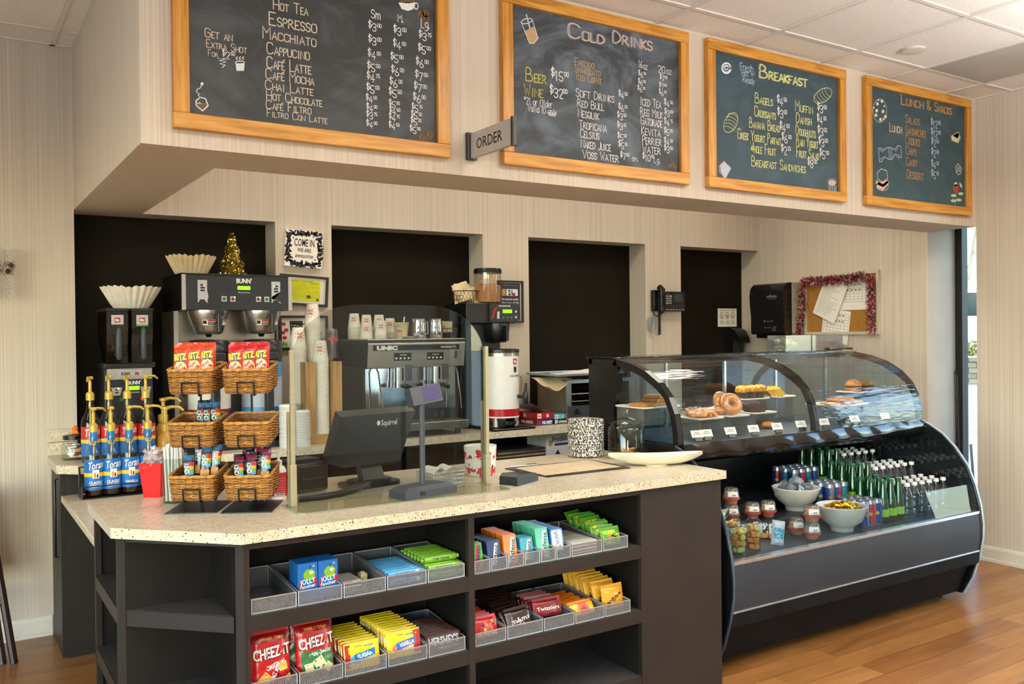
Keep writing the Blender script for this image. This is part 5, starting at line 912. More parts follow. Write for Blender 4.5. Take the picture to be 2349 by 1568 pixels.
# ================================================================ BACK COUNTER
BF = 4.56; Z = .913
MB().prism([(.437, 5.068), (.437, 4.64), (.52, BF), (4.75, BF), (4.75, 5.068)], 'z', .873, Z, 'quartz').build('back_worktop', bevel=.004, label='long pale speckled stone worktop along the black wall niches', cat='countertop')
b = MB()
for x0, x1 in NI[:3]: b.box(x0+.003, x1-.003, 5.069, NB-.002, .873, Z, 'quartz')
for i, (x0, x1) in enumerate(NI[:3]): MB().box(x0+.003, x1-.003, 5.069, NB-.002, .873, Z-.0005, 'quartz').build('niche_ledge', label='pale stone ledge filling the %s' % ('niche behind the coffee brewer', 'niche behind the espresso machine', 'niche behind the toaster oven')[i], cat='ledge', smooth=False)
b = MB().box(.437, .577, 5.05, 5.068, Z, Z+.064, 'quartz').box(.437, .577, 5.05, 5.068, Z+.067, Z+.132, 'quartz'); b.build('backsplash', bevel=.002, label='short two-course pale stone backsplash at the worktop end', cat='backsplash', smooth=False)
t = thing('back_cabinet', 'dark brown cabinet run with open shelves under the back worktop', 'cabinet', (0, 0, 0))
MB().box(.455, .475, 4.66, 5.06, 0, .872, L_).build('end_panel', t, smooth=False); MB().box(.475, 1.5, 4.64, 4.66, 0, .872, L_).build('front_panel', t, smooth=False)
b = MB().tube([(.449, 4.70, .84), (.435, 4.70, .84), (.435, 4.70, .47), (.449, 4.70, .47)], .006, 'black_metal', 8); b.build('door_handle', t)
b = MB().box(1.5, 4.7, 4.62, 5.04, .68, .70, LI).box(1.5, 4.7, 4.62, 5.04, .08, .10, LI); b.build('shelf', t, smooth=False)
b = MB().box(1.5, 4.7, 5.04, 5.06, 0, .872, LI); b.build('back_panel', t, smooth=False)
for x in (1.5, 2.55, 3.55, 4.68): MB().box(x, x+.02, 4.62, 5.04, .10, .872, LI).build('upright', t, smooth=False)
# flattened bags, carton on that shelf
mat('kraft', 'b08a55', .7, vary=.15, scale=20); mat('carton_white', 'd8d2c6', .6, vary=.04)
for i in range(7): tag(MB().box(0, .36, 0, .26, 0, .011, 'kraft' if i % 2 else 'dark_plastic').build('paper_stack', loc=(2.87+.006*(i % 3), 4.655+.006*(i % 2), .701+.0115*i), rz=R((i % 3)-1), smooth=False), 'flattened %s bag in the low stack under the worktop' % ('kraft' if i % 2 else 'dark'), 'paper bag', 'flattened bags under the worktop')
t = thing('carton', 'small white carton with purple lettering under the worktop', 'box', (3.36, 4.66, .701), R(4)); b = MB().box(-.12, .12, 0, .2, 0, .165, 'carton_white'); f = lambda x, y: (x, -.0006, y); b.text('Produce', .05, 'pk_purple', .0, .125, f, w=.15, bold=.02, rot=.1, shear=.2); b.rect(-.05, .09, .08, .095, 'pk_purple', f); b.shape([(-.05, .02), (0, .02), (-.025, .055)], 'pk_navy', f); b.rect(-.12, .12, 0, .016, 'pk_purple', f); b.disc(-.085, .1, .018, .02, 'kraft', f); b.build('box', t, smooth=False)
# ---------------------------------------------------------------- metals
mat('stainless', 'b9b3a8', .27, metal=.9, vary=.05, scale=40, stretch=(1, 1, 25)); mat('stainless_flat', 'c2bfb8', .33, metal=.8, vary=.04, scale=40, stretch=(25, 1, 1)); mat('chrome', 'd6d6d6', .08, metal=1., vary=.01); mat('machine_black', '101113', .3, vary=.1, scale=10); mat('machine_panel', '1c2024', .3); mat('lcd_green', '86d318', .4, emit=1.0, vary=.03); mat('led_warm', 'ffb27a', .4, emit=3.); mat('led_red', 'e8301c', .4, emit=1.4); mat('filter_paper', 'e9e1d2', .8, vary=.04, scale=30); mat('filter_tan', 'd5c19b', .8, vary=.05, scale=30); mat('coffee_beans', '3a2413', .5, vary=.4, scale=120, bump=.8); mat('smoke_body', '2a2116', .3)
clear('smoked', '8c7f66', 1., .05, .03, '1c160e', .25)
# ---------------------------------------------------------------- double bean grinder
t = thing('bean_grinder', 'black twin bean grinder with two smoked hoppers at the counter end', 'coffee grinder', (.79, 4.80, Z)); g = t
MB().box(-.115, .115, .02, .30, 0, .44, 'machine_black').build('body', t, bevel=.006)
b = MB().box(-.105, .105, .0, .021, .20, .385, 'machine_panel').box(-.105, .105, .0, .021, .385, .44, 'stainless_flat'); f = lambda x, y: (x, -.0006, y); f2 = lambda x, y: (x, -.0012, y)
b.rect(-.06, .06, .40, .43, 'silver_wire', f); b.text('illy', .02, 'pk_red', .035, .414, f2, w=.022, bold=.05); b.text('BUNN', .022, 'ink_black', -.02, .414, f2, w=.04, bold=.03); b.text("BUNN'", .026, 'white_print', .02, .367, f, w=.06, bold=.03); b.rect(-.012, .045, .33, .35, 'lcd_green', f); b.text('GRINDER', .009, 'white_print', .02, .318, f, w=.05)
for x in (-.062, .075):
    b.shape([(x-.026, .345), (x+.026, .345), (x+.016, .305), (x-.016, .305)], 'silver_wire', f); [b.rect(x-.008, x+.008, .33-.014*k, .338-.014*k, 'ink_black', f2) for k in range(2)]
b.disc(-.055, .34, .005, .005, 'led_warm', lambda x, y: (x, -.0016, y), 8); b.disc(.06, .285, .010, .010, 'led_red', f, 14); b.disc(-.04, .285, .010, .010, 'pk_dkgreen', f, 14); b.build('control_panel', t, smooth=False)
MB().box(-.12, .12, -.015, .3, .44, .468, 'machine_black').build('hopper_tray', t, bevel=.004)
for sx in (-.058, .058):
    b = MB(); w = .05; prof = [(-.025, .61), (-.025, .74), (.27, .74), (.27, .60), (.12, .47), (-.005, .47), (-.005, .56)]
    b.prism(prof, 'x', sx-w, sx+w, 'smoked'); h = b.build('hopper', t, smooth=False)
    bb = MB(); bb.prism([(.0, .475), (.115, .475), (.255, .60), (.255, .64), (.0, .64)], 'x', sx-w+.006, sx+w-.006, 'coffee_beans'); bb.build('coffee_beans', h, smooth=False)
    lid = MB().box(sx-w-.003, sx+w+.003, -.03, .278, .728, .742, 'machine_black'); lid.build('lid', h, bevel=.002)
    fl_ = lambda x, y: (sx+x, -.0262, y); fm_ = lambda x, y: (sx+x, -.0266, y); l = MB().rect(-.028, .028, .655, .708, 'silver_wire', fl_); l.rect(-.013, .013, .67, .695, 'pk_red', fm_); l.text('illy', .016, 'white_print', 0, .683, lambda x, y: (sx+x, -.027, y), w=.02, bold=.04); l.rect(-.028, .028, .652, .661, 'pk_green' if sx > 0 else 'ink_black', fm_); l.build('hopper_label', h, smooth=False)
    MB().lathe([(.012, .485), (.017, .50), (.015, .56), (.017, .575), (.013, .63), (.008, .645), (0, .648)], 'slate_plastic', 14, T(sx+.005, -.022, 0)).build('chute_handle', h)
    MB().box(sx-.045, sx+.045, -.03, -.008, .468, .505, 'smoked').build('drawer', h, smooth=False)
def filters(r0, r1, h, n, mt, wav):
    b = MB()
    for k in range(n):
        dz = h*.75*k/max(n, 1); rr = 1-.004*k
        def fn(u, v): a = 2*math.pi*u; r = (r0+(r1-r0)*v**.85)*rr; q = math.sin(a*24+k*.4+.6*math.sin(3*a)); return ((r+wav*v*q)*math.cos(a), (r+wav*v*q)*math.sin(a), h*v*(1+.05*v*math.sin(a*5+k)+.03*v*q)+.0004*k)
        b.grid(fn, 192, 5, mt, wrap=True)
    b.disc(0, 0, r0, r0, mt, lambda x, y: (x, y, .001), 24); return b
filters(.080, .139, .108, 3, 'filter_paper', .0095).build('coffee_filters', loc=(.822, 4.93, Z+.743), label='stack of white fluted coffee filters on the bean grinder', cat='coffee filters')
filters(.074, .117, .10, 3, 'filter_tan', .012).build('coffee_filters', loc=(1.118, 4.90, 1.833), label='stack of tan fluted coffee filters on the coffee brewer', cat='coffee filters')
# ---------------------------------------------------------------- twin coffee brewer
t = thing('coffee_brewer', 'wide black and steel twin coffee brewer with two funnels', 'coffee brewer', (1.315, 4.72, Z)); k0 = .733
MB().box(-.285, .285, -.03, .52, .0, .035, 'machine_black').build('base', t, bevel=.004, smooth=False)
MB().box(-.27, .27, .24, .47, .035, k0, 'stainless').box(-.285, -.262, .2, .5, .035, k0, 'stainless_flat').build('column', t, smooth=False)
MB().box(-.285, .285, .0, .47, k0, k0+.185, 'machine_black').build('head', t, bevel=.006); MB().box(-.29, .29, -.005, .48, k0+.182, k0+.19, 'machine_black').build('lid', t, smooth=False)
b = MB().box(-.284, .284, -.008, .0, k0+.002, k0+.18, 'machine_panel').box(-.288, -.268, -.012, .0, k0, k0+.182, 'stainless_flat').box(.268, .288, -.012, .0, k0, k0+.182, 'stainless_flat'); f = lambda x, y: (x, -.0086, k0+y); f2 = lambda x, y: (x, -.0092, k0+y); f3 = lambda x, y: (x, -.0098, k0+y)
b.text("BUNN'", .034, 'white_print', .03, .155, f, w=.08, bold=.03); b.rect(-.005, .063, .108, .128, 'lcd_green', f); b.text('Brew by Choice', .011, 'white_print', .03, .094, f, w=.06)
for x, s in ((-.185, 1), (.20, -1)):
    b.shape([(x-.024, .155), (x+.024, .155), (x+.024, .10), (x+.03*s, .07), (x+.024, .045), (x+.03, .038), (x+.018, .04), (x+.01, .055), (x-.012, .055), (x-.02, .04), (x-.024, .04)], 'silver_wire', f); [b.rect(x-.01, x+.012, .125-.014*k, .134-.014*k, 'ink_black', f2) for k in range(3)]; b.disc(x+.008*s, .1295, .0035, .0035, 'led_warm', f3, 8)
for x, c in ((-.075, 'pk_dkgreen'), (-.03, 'pk_maroon'), (.105, 'pk_maroon'), (.15, 'pk_dkgreen')):
    b.rect(x-.013, x+.013, .045, .073, 'silver_wire', f); b.disc(x, .059, .009, .009, c, f2, 12)
for x in (-.022, .112): b.disc(x+.002, .067, .004, .004, 'led_warm', f3, 8)
b.build('control_panel', t, smooth=False)
for x in (-.135, .145):
    b = MB().lathe([(.060, k0-.125), (.072, k0-.115), (.100, k0-.03), (.104, k0-.012), (.104, k0)], 'stainless', 28, T(x, .08, 0)); b.lathe([(.012, k0-.14), (.02, k0-.125)], 'machine_black', 10, T(x, .08, 0)); fu = b.build('filter_funnel', t)
    b = MB().box(x+.0, x+.045, -.055, -.01, k0-.028, k0+.002, 'machine_black').prism(rrect(.022, .022, .008, cx=x+.022, cy=-.05), 'z', k0-.115, k0-.02, 'machine_black'); b.build('funnel_handle', fu, bevel=.003)
    rr = lambda y: .074+.028*max(0, min(1, (y-(k0-.115))/.085))+.0012; fc = lambda u, y: (x+rr(y)*math.sin(u/.09), .08-rr(y)*math.cos(u/.09), y); fc2 = lambda u, y: (x+(rr(y)+.001)*math.sin(u/.09), .08-(rr(y)+.001)*math.cos(u/.09), y)
    b = MB().rect(-.05, .012, k0-.078, k0-.05, 'white_print', fc, 6, 1); b.rect(-.024, .011, k0-.058, k0-.051, 'pk_red', fc2, 4, 1); b.rect(-.024, .011, k0-.076, k0-.061, 'ink_black', fc2, 4, 1); b.rect(-.048, -.03, k0-.072, k0-.054, 'ink_black', fc2, 3, 1); b.text('DECAF' if x > 0 else 'HOT', .01, 'white_print', -.007, k0-.068, lambda u, y: (x+(rr(y)+.002)*math.sin(u/.09), .08-(rr(y)+.002)*math.cos(u/.09), y), w=.026, bold=.03); b.build('warning_label', fu); MB().rect(.055, .09, k0-.078, k0-.05, 'white_print', fc, 4, 1).rect(.06, .085, k0-.06, k0-.053, 'pk_red', fc2, 4, 1).build('warning_label', fu)
def server(x, cols, label):
    t = thing('coffee_server', label, 'coffee server', (1.315+x, 4.80, Z+.035)); t.scale = (1, 1, 1.135); r = .107
    MB().lathe([(.09, .03), (r, .04), (r, .40), (.1, .41)], cols[0], 28).build('body', t); b = MB().lathe([(r+.001, z0) for z0 in (.04,)]+[(r+.001, .16)], cols[1], 28, caps=False).lathe([(r+.001, .16), (r+.001, .30)], cols[2], 28, caps=False).lathe([(r+.001, .30), (r+.001, .37)], cols[3], 28, caps=False); b.build('wrap_band', t)
    MB().lathe([(.108, .405), (.113, .42), (.113, .455), (.10, .475), (.06, .48), (0, .48)], 'machine_black', 28).build('lid', t); MB().box(-.055, .055, -.135, -.09, .38, .42, 'machine_black').box(-.02, .02, -.15, -.1, .0, .38, 'machine_black').build('spout', t, bevel=.006); MB().lathe([(.11, 0), (.11, .03)], 'machine_black', 24).build('foot', t)
    return t
server(-.135, ('machine_black', 'pk_maroon', 'carton_white', 'pk_maroon'), 'black lidded coffee server with a maroon and white band under the brewer'); mat('band_blue', '2f86c0', .35); mat('band_grey', '9aa3ad', .35)
server(.145, ('machine_black', 'band_blue', 'band_grey', 'band_blue'), 'black lidded coffee server with a blue and grey band under the brewer')
# glitter tree
mat('glitter_gold', 'd9b64a', .18, metal=1., vary=.5, scale=400); mat('glitter_pale', 'fff2c0', .15, metal=1., vary=.1, scale=100); mat('glitter_dark', '6d5a1c', .3, metal=.8)
t = thing('tinsel_tree', 'small gold glitter Christmas tree on top of the coffee brewer', 'ornament', (1.335, 4.90, 1.833)); MB().lathe([(.07, 0), (.062, .03), (.03, .15), (.006, .235), (0, .24)], 'glitter_dark', 20).build('cone', t)
b = MB(); rr = random.Random(3)
for i in range(1500):
    z = .245*(1-math.sqrt(rr.random()))*1.0; r = (.07*(1-z/.252)+.004)*(1+.12*math.sin(z*90+2*rr.random())); a = rr.random()*6.283; s = rr.uniform(.002, .0048); d = Vector((math.cos(a), math.sin(a), rr.uniform(-.4, .8))); u = d.orthogonal().normalized(); w = d.cross(u).normalized(); c_ = Vector((r*math.cos(a), r*math.sin(a), z)); q = rr.random()*6.28; u, w = u*math.cos(q)+w*math.sin(q), w*math.cos(q)-u*math.sin(q)
    b.add([tuple(c_+u*s*1.8), tuple(c_+w*s+d*.004), tuple(c_-u*s*1.8), tuple(c_-w*s-d*.002)], [(0, 1, 2, 3)], rr.choice(['glitter_gold', 'glitter_gold', 'glitter_pale', 'glitter_dark']))
b.build('tinsel', t, smooth=False, kind='stuff')
# small jar with a black lid at the worktop end
p = (.535, 4.83, Z); t = thing('candy_jar', 'squat clear jar with a black lid at the worktop end by the wall', 'jar', p); MB().lathe([(.05, 0), (.056, .005), (.056, .07), (.045, .092), (.042, .10)], 'jar_glass', 24).build('jar', t); MB().lathe([(.046, .098), (.05, .10), (.05, .118), (.03, .122), (0, .122)], 'machine_black', 24).build('lid', t)
wp = MB().box(-.03, .03, -.02, .02, 0, .009, 'white_plastic').box(-.02, .012, -.0202, .0202, .001, .0095, 'pk_orange').build('sugar_packet', label='orange and white wrapped packet inside the squat clear jar', cat='packet', group='packets in the squat jar', bevel=.003)
for i in range(6): c = wp if i == 0 else copy_thing(wp); c.location = (p[0]+.008*math.cos(i*2), p[1]+.008*math.sin(i*2), Z+.012+.0115*i); c.rotation_euler = (.08*(-1)**i, .05, i*1.1)
tag(MB().lathe([(0, 0), (.02, .004), (.012, .02), (.016, .03), (0, .045)], 'pk_orange', 7).build('ornament', loc=(p[0]+.005, p[1], Z+.122)), 'tiny orange ornament sitting on the black jar lid', 'ornament')
# ---------------------------------------------------------------- wooden cup holder with stacked cups
wood('holder_wood', '8d6430', 'b08447', 'c59a5c', (30, 30, 3), .5); wood('holder_wood_x', '8d6430', 'a87d42', 'bd9256', (3, 30, 30), .5)
t = thing('cup_holder', 'wooden dispenser box holding columns of upturned paper cups', 'cup holder', (1.765, 4.74, Z)); MB().box(-.125, .125, -.075, .16, .0, .05, 'holder_wood_x').build('base', t, bevel=.003, smooth=False)
MB().box(-.105, -.048, -.07, -.052, .05, .45, 'holder_wood').build('upright', t, smooth=False); MB().box(.052, .105, -.07, -.052, .05, .45, 'holder_wood').build('upright', t, smooth=False)
for x in (-.105, -.05, .05, .103): MB().box(x, x+.004, -.051, .15, .05, .45, 'holder_wood').build('divider', t, smooth=False)
mat('cup_paper', 'efe8dc', .55, vary=.03); mat('cup_red', 'c23a3a', .5); mat('cup_grey', '555058', .5); clear('clear_cup', 'f4f4f4', 1.2, .05, .05)
def papercup(r, h, name, mt='cup_paper', logo=True, n=20):
    t = thing(name, 'x', 'cup'); MB().lathe([(r*.98, 0), (r+.0015, .001), (r+.0015, .004), (r*.985, .005), (r*.70, h), (r*.66, h), (r*.655, h-.006), (0, h-.006)], mt, n, caps=False).build('cup', t)
    if logo:
        rad = lambda y: r*(.985-.285*y/h)+.0006; f = lambda x, y: (rad(y)*math.sin(x/r), -rad(y)*math.cos(x/r), y); b = MB()
        if mt == 'cup_paper':
            b.text('HOMA', h*.17, 'cup_red', 0, h*.52, f, w=r*.8, bold=.04); b.rect(-r*.42, r*.42, h*.62, h*.66, 'cup_red', f, 4, 1); b.rect(-r*.42, r*.42, h*.69, h*.73, 'cup_red', f, 4, 1)
            for k in range(9): a = k*.7; b.disc(r*.66*math.cos(a), h*.6+h*.25*math.sin(a), r*.07, r*.07, 'cup_grey', f, 6)
        else: b.rect(-r*.8, r*.8, h*.45, h*.62, 'cup_red', f, 8, 1)
        b.build('print', t)
    return t
def kill(o):
    for ch in list(o.children): kill(ch)
    bpy.data.objects.remove(o)
def stack(pro, plain, x, y, z0, n, dz, lab_top, lab, group, rz=0.):
    for i in range(n):
        if i == n-1: copy_thing(pro, loc=(x, y, z0+dz*i), rz=rz, label=lab_top, group=group)
        else: copy_thing(plain, loc=(x, y, z0+dz*i), rz=rz, label=lab, group=group)
big = papercup(.046, .112, 'paper_cup'); bigp = papercup(.046, .112, 'paper_cup', logo=False); zc0 = Z+.05
stack(big, bigp, 1.764, 4.722, zc0, 44, .0094, 'top cup of the front stack in the wooden holder', 'white paper cup nested in the front stack of the wooden holder', 'front stack of paper cups', R(-25))
stack(big, bigp, 1.665, 4.80, zc0, 52, .0094, 'top cup of the stack nearest the coffee brewer', 'white paper cup nested in the stack nearest the coffee brewer', 'brewer side stack of paper cups', R(-5))
stack(big, bigp, 1.766, 4.842, zc0, 66, .0094, 'top cup of the tallest paper cup stack', 'white paper cup nested in the tallest stack of the wooden holder', 'tallest stack of paper cups', R(-38))
cl = papercup(.045, .125, 'plastic_cup', 'clear_cup'); clp = papercup(.045, .125, 'plastic_cup', 'clear_cup', False)
stack(cl, clp, 1.862, 4.80, Z+.46, 7, .008, 'top clear plastic cup with a red band', 'clear plastic cup nested under the top clear one', 'clear plastic cups')
lidp = MB().lathe([(.046, 0), (.0475, .002), (.0475, .006), (.043, .008), (.041, .014), (.038, .014), (0, .012)], 'white_plastic', 22, caps=False).build('cup_cover', label='white plastic cup lid in the low stack beside the cup holder', cat='cup lid', group='stacked white cup lids')
for sx, sy, n in ((1.555, 4.66, 26), (1.628, 4.655, 22)):
    for i in range(n): c = lidp if (sx < 1.6 and i == 0) else copy_thing(lidp); c.location = (sx+random.uniform(-.001, .001), sy, Z+.0085*i)
# ---------------------------------------------------------------- espresso machine
EX0, EX1, EY = 2.008, 2.634, 4.62; t = thing('espresso_machine', 'steel espresso machine with two groups behind the clear screen', 'espresso machine', (2.321, EY, Z)); w = .313
MB().box(-w, w, .10, .44, .05, .41, 'machine_black').build('body', t, smooth=False); MB().box(-w-.006, -w, .06, .46, .05, .41, 'smoke_body').box(w, w+.006, .06, .46, .05, .41, 'smoke_body').build('side_panel', t, smooth=False)
MB().box(-w+.02, w-.02, .094, .101, .15, .40, 'chrome').build('splash_panel', t, smooth=False)
b = MB().prism([(0, .545), (.02, .405), (.45, .405), (.45, .565), (.03, .565)], 'x', -w, w, 'machine_black', mt2='stainless_flat'); b.build('head', t, bevel=.003)
b = MB(); sl = lambda e: (lambda x, y: (x, .02*(.545-y)/.14-e, y)); f = sl(.0008); f2 = sl(.0014); b.rect(-w+.03, w-.04, .505, .535, 'machine_panel', f); b.text('UNIC', .03, 'white_print', -.195, .52, f2, w=.13, bold=.08); b.text('PHOENIX TTi', .015, 'white_print', .20, .52, f2, w=.10, bold=.02)
for x in (-.095, .115):
    b.rect(x-.055, x+.055, .445, .49, 'machine_panel', f); b.rect(x-.02, x+.025, .474, .482, 'silver_wire', f2); [b.disc(x-.04+.026*k, .459, .007, .006, 'white_print', f2, 8) for k in range(4)]
b.rect(.245, .262, .45, .495, 'ink_black', f); b.build('front_panel', t, smooth=False)
MB().box(-w, w, .0, .45, .565, .571, 'stainless').build('cup_tray', t, smooth=False)
MB().box(-w, w, -.03, .44, .04, .085, 'stainless').box(-w+.02, w-.02, -.015, .10, .085, .09, 'dark_plastic').build('drip_tray', t, bevel=.003, smooth=False)
for x in (-w+.04, w-.04):
    for y in (.03, .38): MB().cyl(.018, 0, .04, 'machine_black', 12, cx=x, cy=y).build('foot', t)
for x in (-.10, .14):
    b = MB().cyl(.036, .325, .405, 'chrome', 20, cx=x, cy=.05).cyl(.04, .29, .325, 'chrome', 20, cx=x, cy=.05); gh = b.build('group_head', t); b = MB().tube([(x, .05, .305), (x, -.05, .30), (x, -.10, .29)], [.012, .014, .012], 'machine_black', 10); b.build('portafilter', gh)
    bb = MB().prism(rrect(.04, .018, .008, cx=x+.03, cy=-.012), 'z', .33, .42, 'slate_plastic'); bb.build('lever', gh)
for x in (-.24, .27): MB().tube([(x, .06, .405), (x, .03, .38), (x+.01, .015, .25), (x+.015, .005, .15)], .005, 'chrome', 8).build('steam_wand', t)
for k, x in enumerate((-.12, -.07, .12, .17)): tag(MB().lathe([(.014, 0), (.022, .03), (.023, .055), (.021, .055), (.018, .01), (0, .006)], 'jar_glass', 16).build('shot_glass', loc=(2.321+x, EY+.03, Z+.09)), 'small clear shot glass on the drip tray, %s of four' % ('first', 'second', 'third', 'last')[k], 'glass', 'shot glasses on the drip tray')
ztop = Z+.571
sm = papercup(.038, .085, 'paper_cup'); smp = papercup(.038, .085, 'paper_cup', logo=False)
for x, y, n, nm in ((2.055, 4.93, 10, 'back stack nearest the machine side'), (2.135, 4.935, 9, 'back stack second from the machine side'), (2.215, 4.93, 9, 'back stack beside the spoon cup'), (2.075, 4.80, 2, 'shortest front stack on the espresso machine'), (2.165, 4.79, 4, 'middle front stack on the espresso machine'), (2.25, 4.85, 6, 'front stack behind the spoon cup')):
    stack(sm, smp, x, y, ztop, n, .0075, 'small paper cup topping the '+nm, 'small paper cup nested in the '+nm, 'paper cups on the espresso machine', R(-25))
t = thing('spoon_cup', 'tan paper cup standing upright with a white spoon', 'cup', (2.27, 4.74, ztop)); MB().lathe([(.034, 0), (.047, .095), (.0485, .097), (.045, .095), (.033, .004), (0, .004)], 'filter_tan', 24, caps=False).build('cup', t); rad = lambda y: .0345+.013*y/.095; fq = lambda x, y: (rad(y)*math.sin(x/.04), -rad(y)*math.cos(x/.04), y); b = MB().text('HOMA', .02, 'cup_red', -.03, .045, fq, w=.03, bold=.05); [b.disc(-.03+.022*math.cos(a), .045+.03*math.sin(a), .003, .003, 'cup_grey', fq, 6) for a in [k*.7 for k in range(9)]]; b.build('print', t)
tag(MB().tube([(2.275, 4.745, ztop+.01), (2.30, 4.755, ztop+.13)], .004, 'white_plastic', 6).build('spoon'), 'white plastic spoon leaning in the tan paper cup', 'spoon')
for k, (x, y) in enumerate(((2.375, 4.72), (2.485, 4.715))):
    t = thing('milk_pitcher', ('steel milk pitcher next to the tan cup', 'steel milk pitcher next to the sleeve basket')[k], 'pitcher', (x, y, ztop), group='steel milk pitchers'); MB().lathe([(.044, 0), (.047, .004), (.044, .06), (.040, .105), (.042, .118), (.0395, .118), (.038, .1), (.043, .06), (.044, .008), (0, .006)], 'chrome', 28).build('jug', t); s = 1 if k == 0 else -1
    MB().tube([(s*.02, -.038, .1), (s*.026, -.062, .1), (s*.028, -.066, .03), (s*.02, -.044, .022)], .0055, 'chrome', 8).build('handle', t)
def wirebowl(x, y, z, r0, r1, h, mt, label, rot=0.):
    t = thing('wire_basket', label, 'basket', (x, y, z)); b = MB(); n = 22
    for rr, zz, q in ((r0, .0015, .0015), (r1, h, .0028)): b.tube([(rr*math.cos(6.283*i/30), rr*math.sin(6.283*i/30), zz) for i in range(30)], q, mt, 5, True)
    for i in range(n):
        for s in (-1, 1): a0 = 6.283*i/n; b.tube([((r0+(r1-r0)*v)*math.cos(a0+s*v*.55), (r0+(r1-r0)*v)*math.sin(a0+s*v*.55), h*v) for v in (0, .33, .66, 1)], .0012, mt, 4)
    for i in range(6): a = math.pi*i/6; b.tube([(r0*math.cos(a), r0*math.sin(a), .0015), (-r0*math.cos(a), -r0*math.sin(a), .0015)], .0012, mt, 4)
    b.build('basket', t); return t
wirebowl(2.60, 4.82, ztop, .07, .088, .06, 'wire_black', 'black wire bowl of tan cup sleeves on the espresso machine')
def sleeve(): b = MB().box(-.055, .055, -.0015, .0015, 0, .062, 'filter_tan'); b.text('BONE', .018, 'cup_red', -.005, .036, lambda x, y: (x, -.002, y), w=.04, bold=.05); return b.rect(-.02, .01, .022, .024, 'cup_red', lambda x, y: (x, -.002, y))
sl0 = sleeve().build('cup_sleeve', label='tan paper cup sleeve in the bowl on the espresso machine', cat='cup sleeve', group='cup sleeves on the espresso machine')
for i in range(7): c = sl0 if i == 0 else copy_thing(sl0); c.location = (2.575+.006*i, 4.785+.011*i, ztop+.035+.004*(i % 3)); c.rotation_euler = (-.12, .04*(i % 3-1), R(-25)+.05*(i % 3))
tag(MB().lathe([(0, 0), (.02, .0), (.05, .012), (.052, .014), (.02, .004), (0, .004)], 'cup_paper', 24, caps=False).build('saucer', loc=(2.29, 4.66, ztop)), 'white saucer at the front edge of the espresso machine top', 'saucer')
tag(MB().box(-.05, .05, -.035, .035, 0, .045, 'chrome').build('napkin_box', bevel=.004, loc=(1.94, 4.68, Z+.001)), 'little steel box low beside the espresso machine', 'box')
# ---------------------------------------------------------------- slim iced coffee brewer, its funnel over the urn
t = thing('iced_coffee_brewer', 'slim black iced coffee brewer with a clear hopper of tan powder', 'coffee grinder', (2.93, 4.78, Z)); MB().box(-.16, .09, .06, .28, 0, .66, 'machine_black').build('column', t, bevel=.004); MB().box(-.20, .17, -.01, .28, .66, .79, 'machine_black').build('head', t, bevel=.006); b = MB().box(-.04, .175, -.028, -.01, .672, .785, 'machine_panel'); f = lambda x, y: (x, -.0286, y); f2 = lambda x, y: (x, -.0292, y); b.text('GRINDMASTER', .014, 'white_print', .07, .77, f, w=.09, bold=.02); b.rect(.055, .125, .725, .748, 'lcd_green', f); [b.disc(.06+.03*k, .697, .009, .007, 'pk_dkgreen', f, 10) for k in range(3)]; b.disc(.155, .735, .008, .008, 'silver_wire', f, 10); b.disc(.155, .70, .008, .008, 'silver_wire', f, 10); b.shape([(-.03, .69), (-.015, .69), (.005, .75), (.02, .75), (.02, .76), (-.005, .76)], 'pk_red', f); b.shape([(.012, .69), (.03, .69), (.032, .735), (.014, .735)], 'silver_wire', f2); b.build('control_panel', t, smooth=False)
MB().lathe([(.055, .54), (.07, .56), (.078, .63), (.078, .66)], 'machine_black', 24, T(.05, .03, 0)).box(.04, .06, -.09, -.045, .55, .645, 'machine_black').build('brew_funnel', t)
clear('hopper_clear', 'f3ece0', 1.2, .05, .03); mat('cocoa_powder', 'b58a63', .9, vary=.08, scale=40)
hp = MB().lathe([(.082, .79), (.086, .80), (.086, .985)], 'hopper_clear', 28, T(.0, .06, 0), caps=False).build('hopper', t); MB().lathe([(0, .795), (.081, .796), (.083, .90), (.05, .912), (0, .905)], 'cocoa_powder', 24, T(.0, .06, 0), caps=False).build('powder', hp); MB().lathe([(.09, .98), (.09, 1.0), (.085, 1.01), (0, 1.01)], 'machine_black', 28, T(.0, .06, 0)).build('lid', hp)
wirebowl(2.80, 4.90, Z+.791, .062, .098, .075, 'wire_black', 'black wire bowl of tan packets beside the clear hopper')
pk = MB().box(-.06, .06, -.002, .002, 0, .075, 'filter_tan').build('sugar_sachet', label='tan paper sachet in the bowl beside the clear hopper', cat='sachet', group='tan sachets by the clear hopper')
for i in range(14): c = pk if i == 0 else copy_thing(pk); c.location = (2.765+.006*i, 4.86+.008*(i % 8), Z+.80+.018*(i % 4)); c.rotation_euler = (-.5-.1*(i % 3), .3*(i % 3-1), .3*(i % 4)-.8)
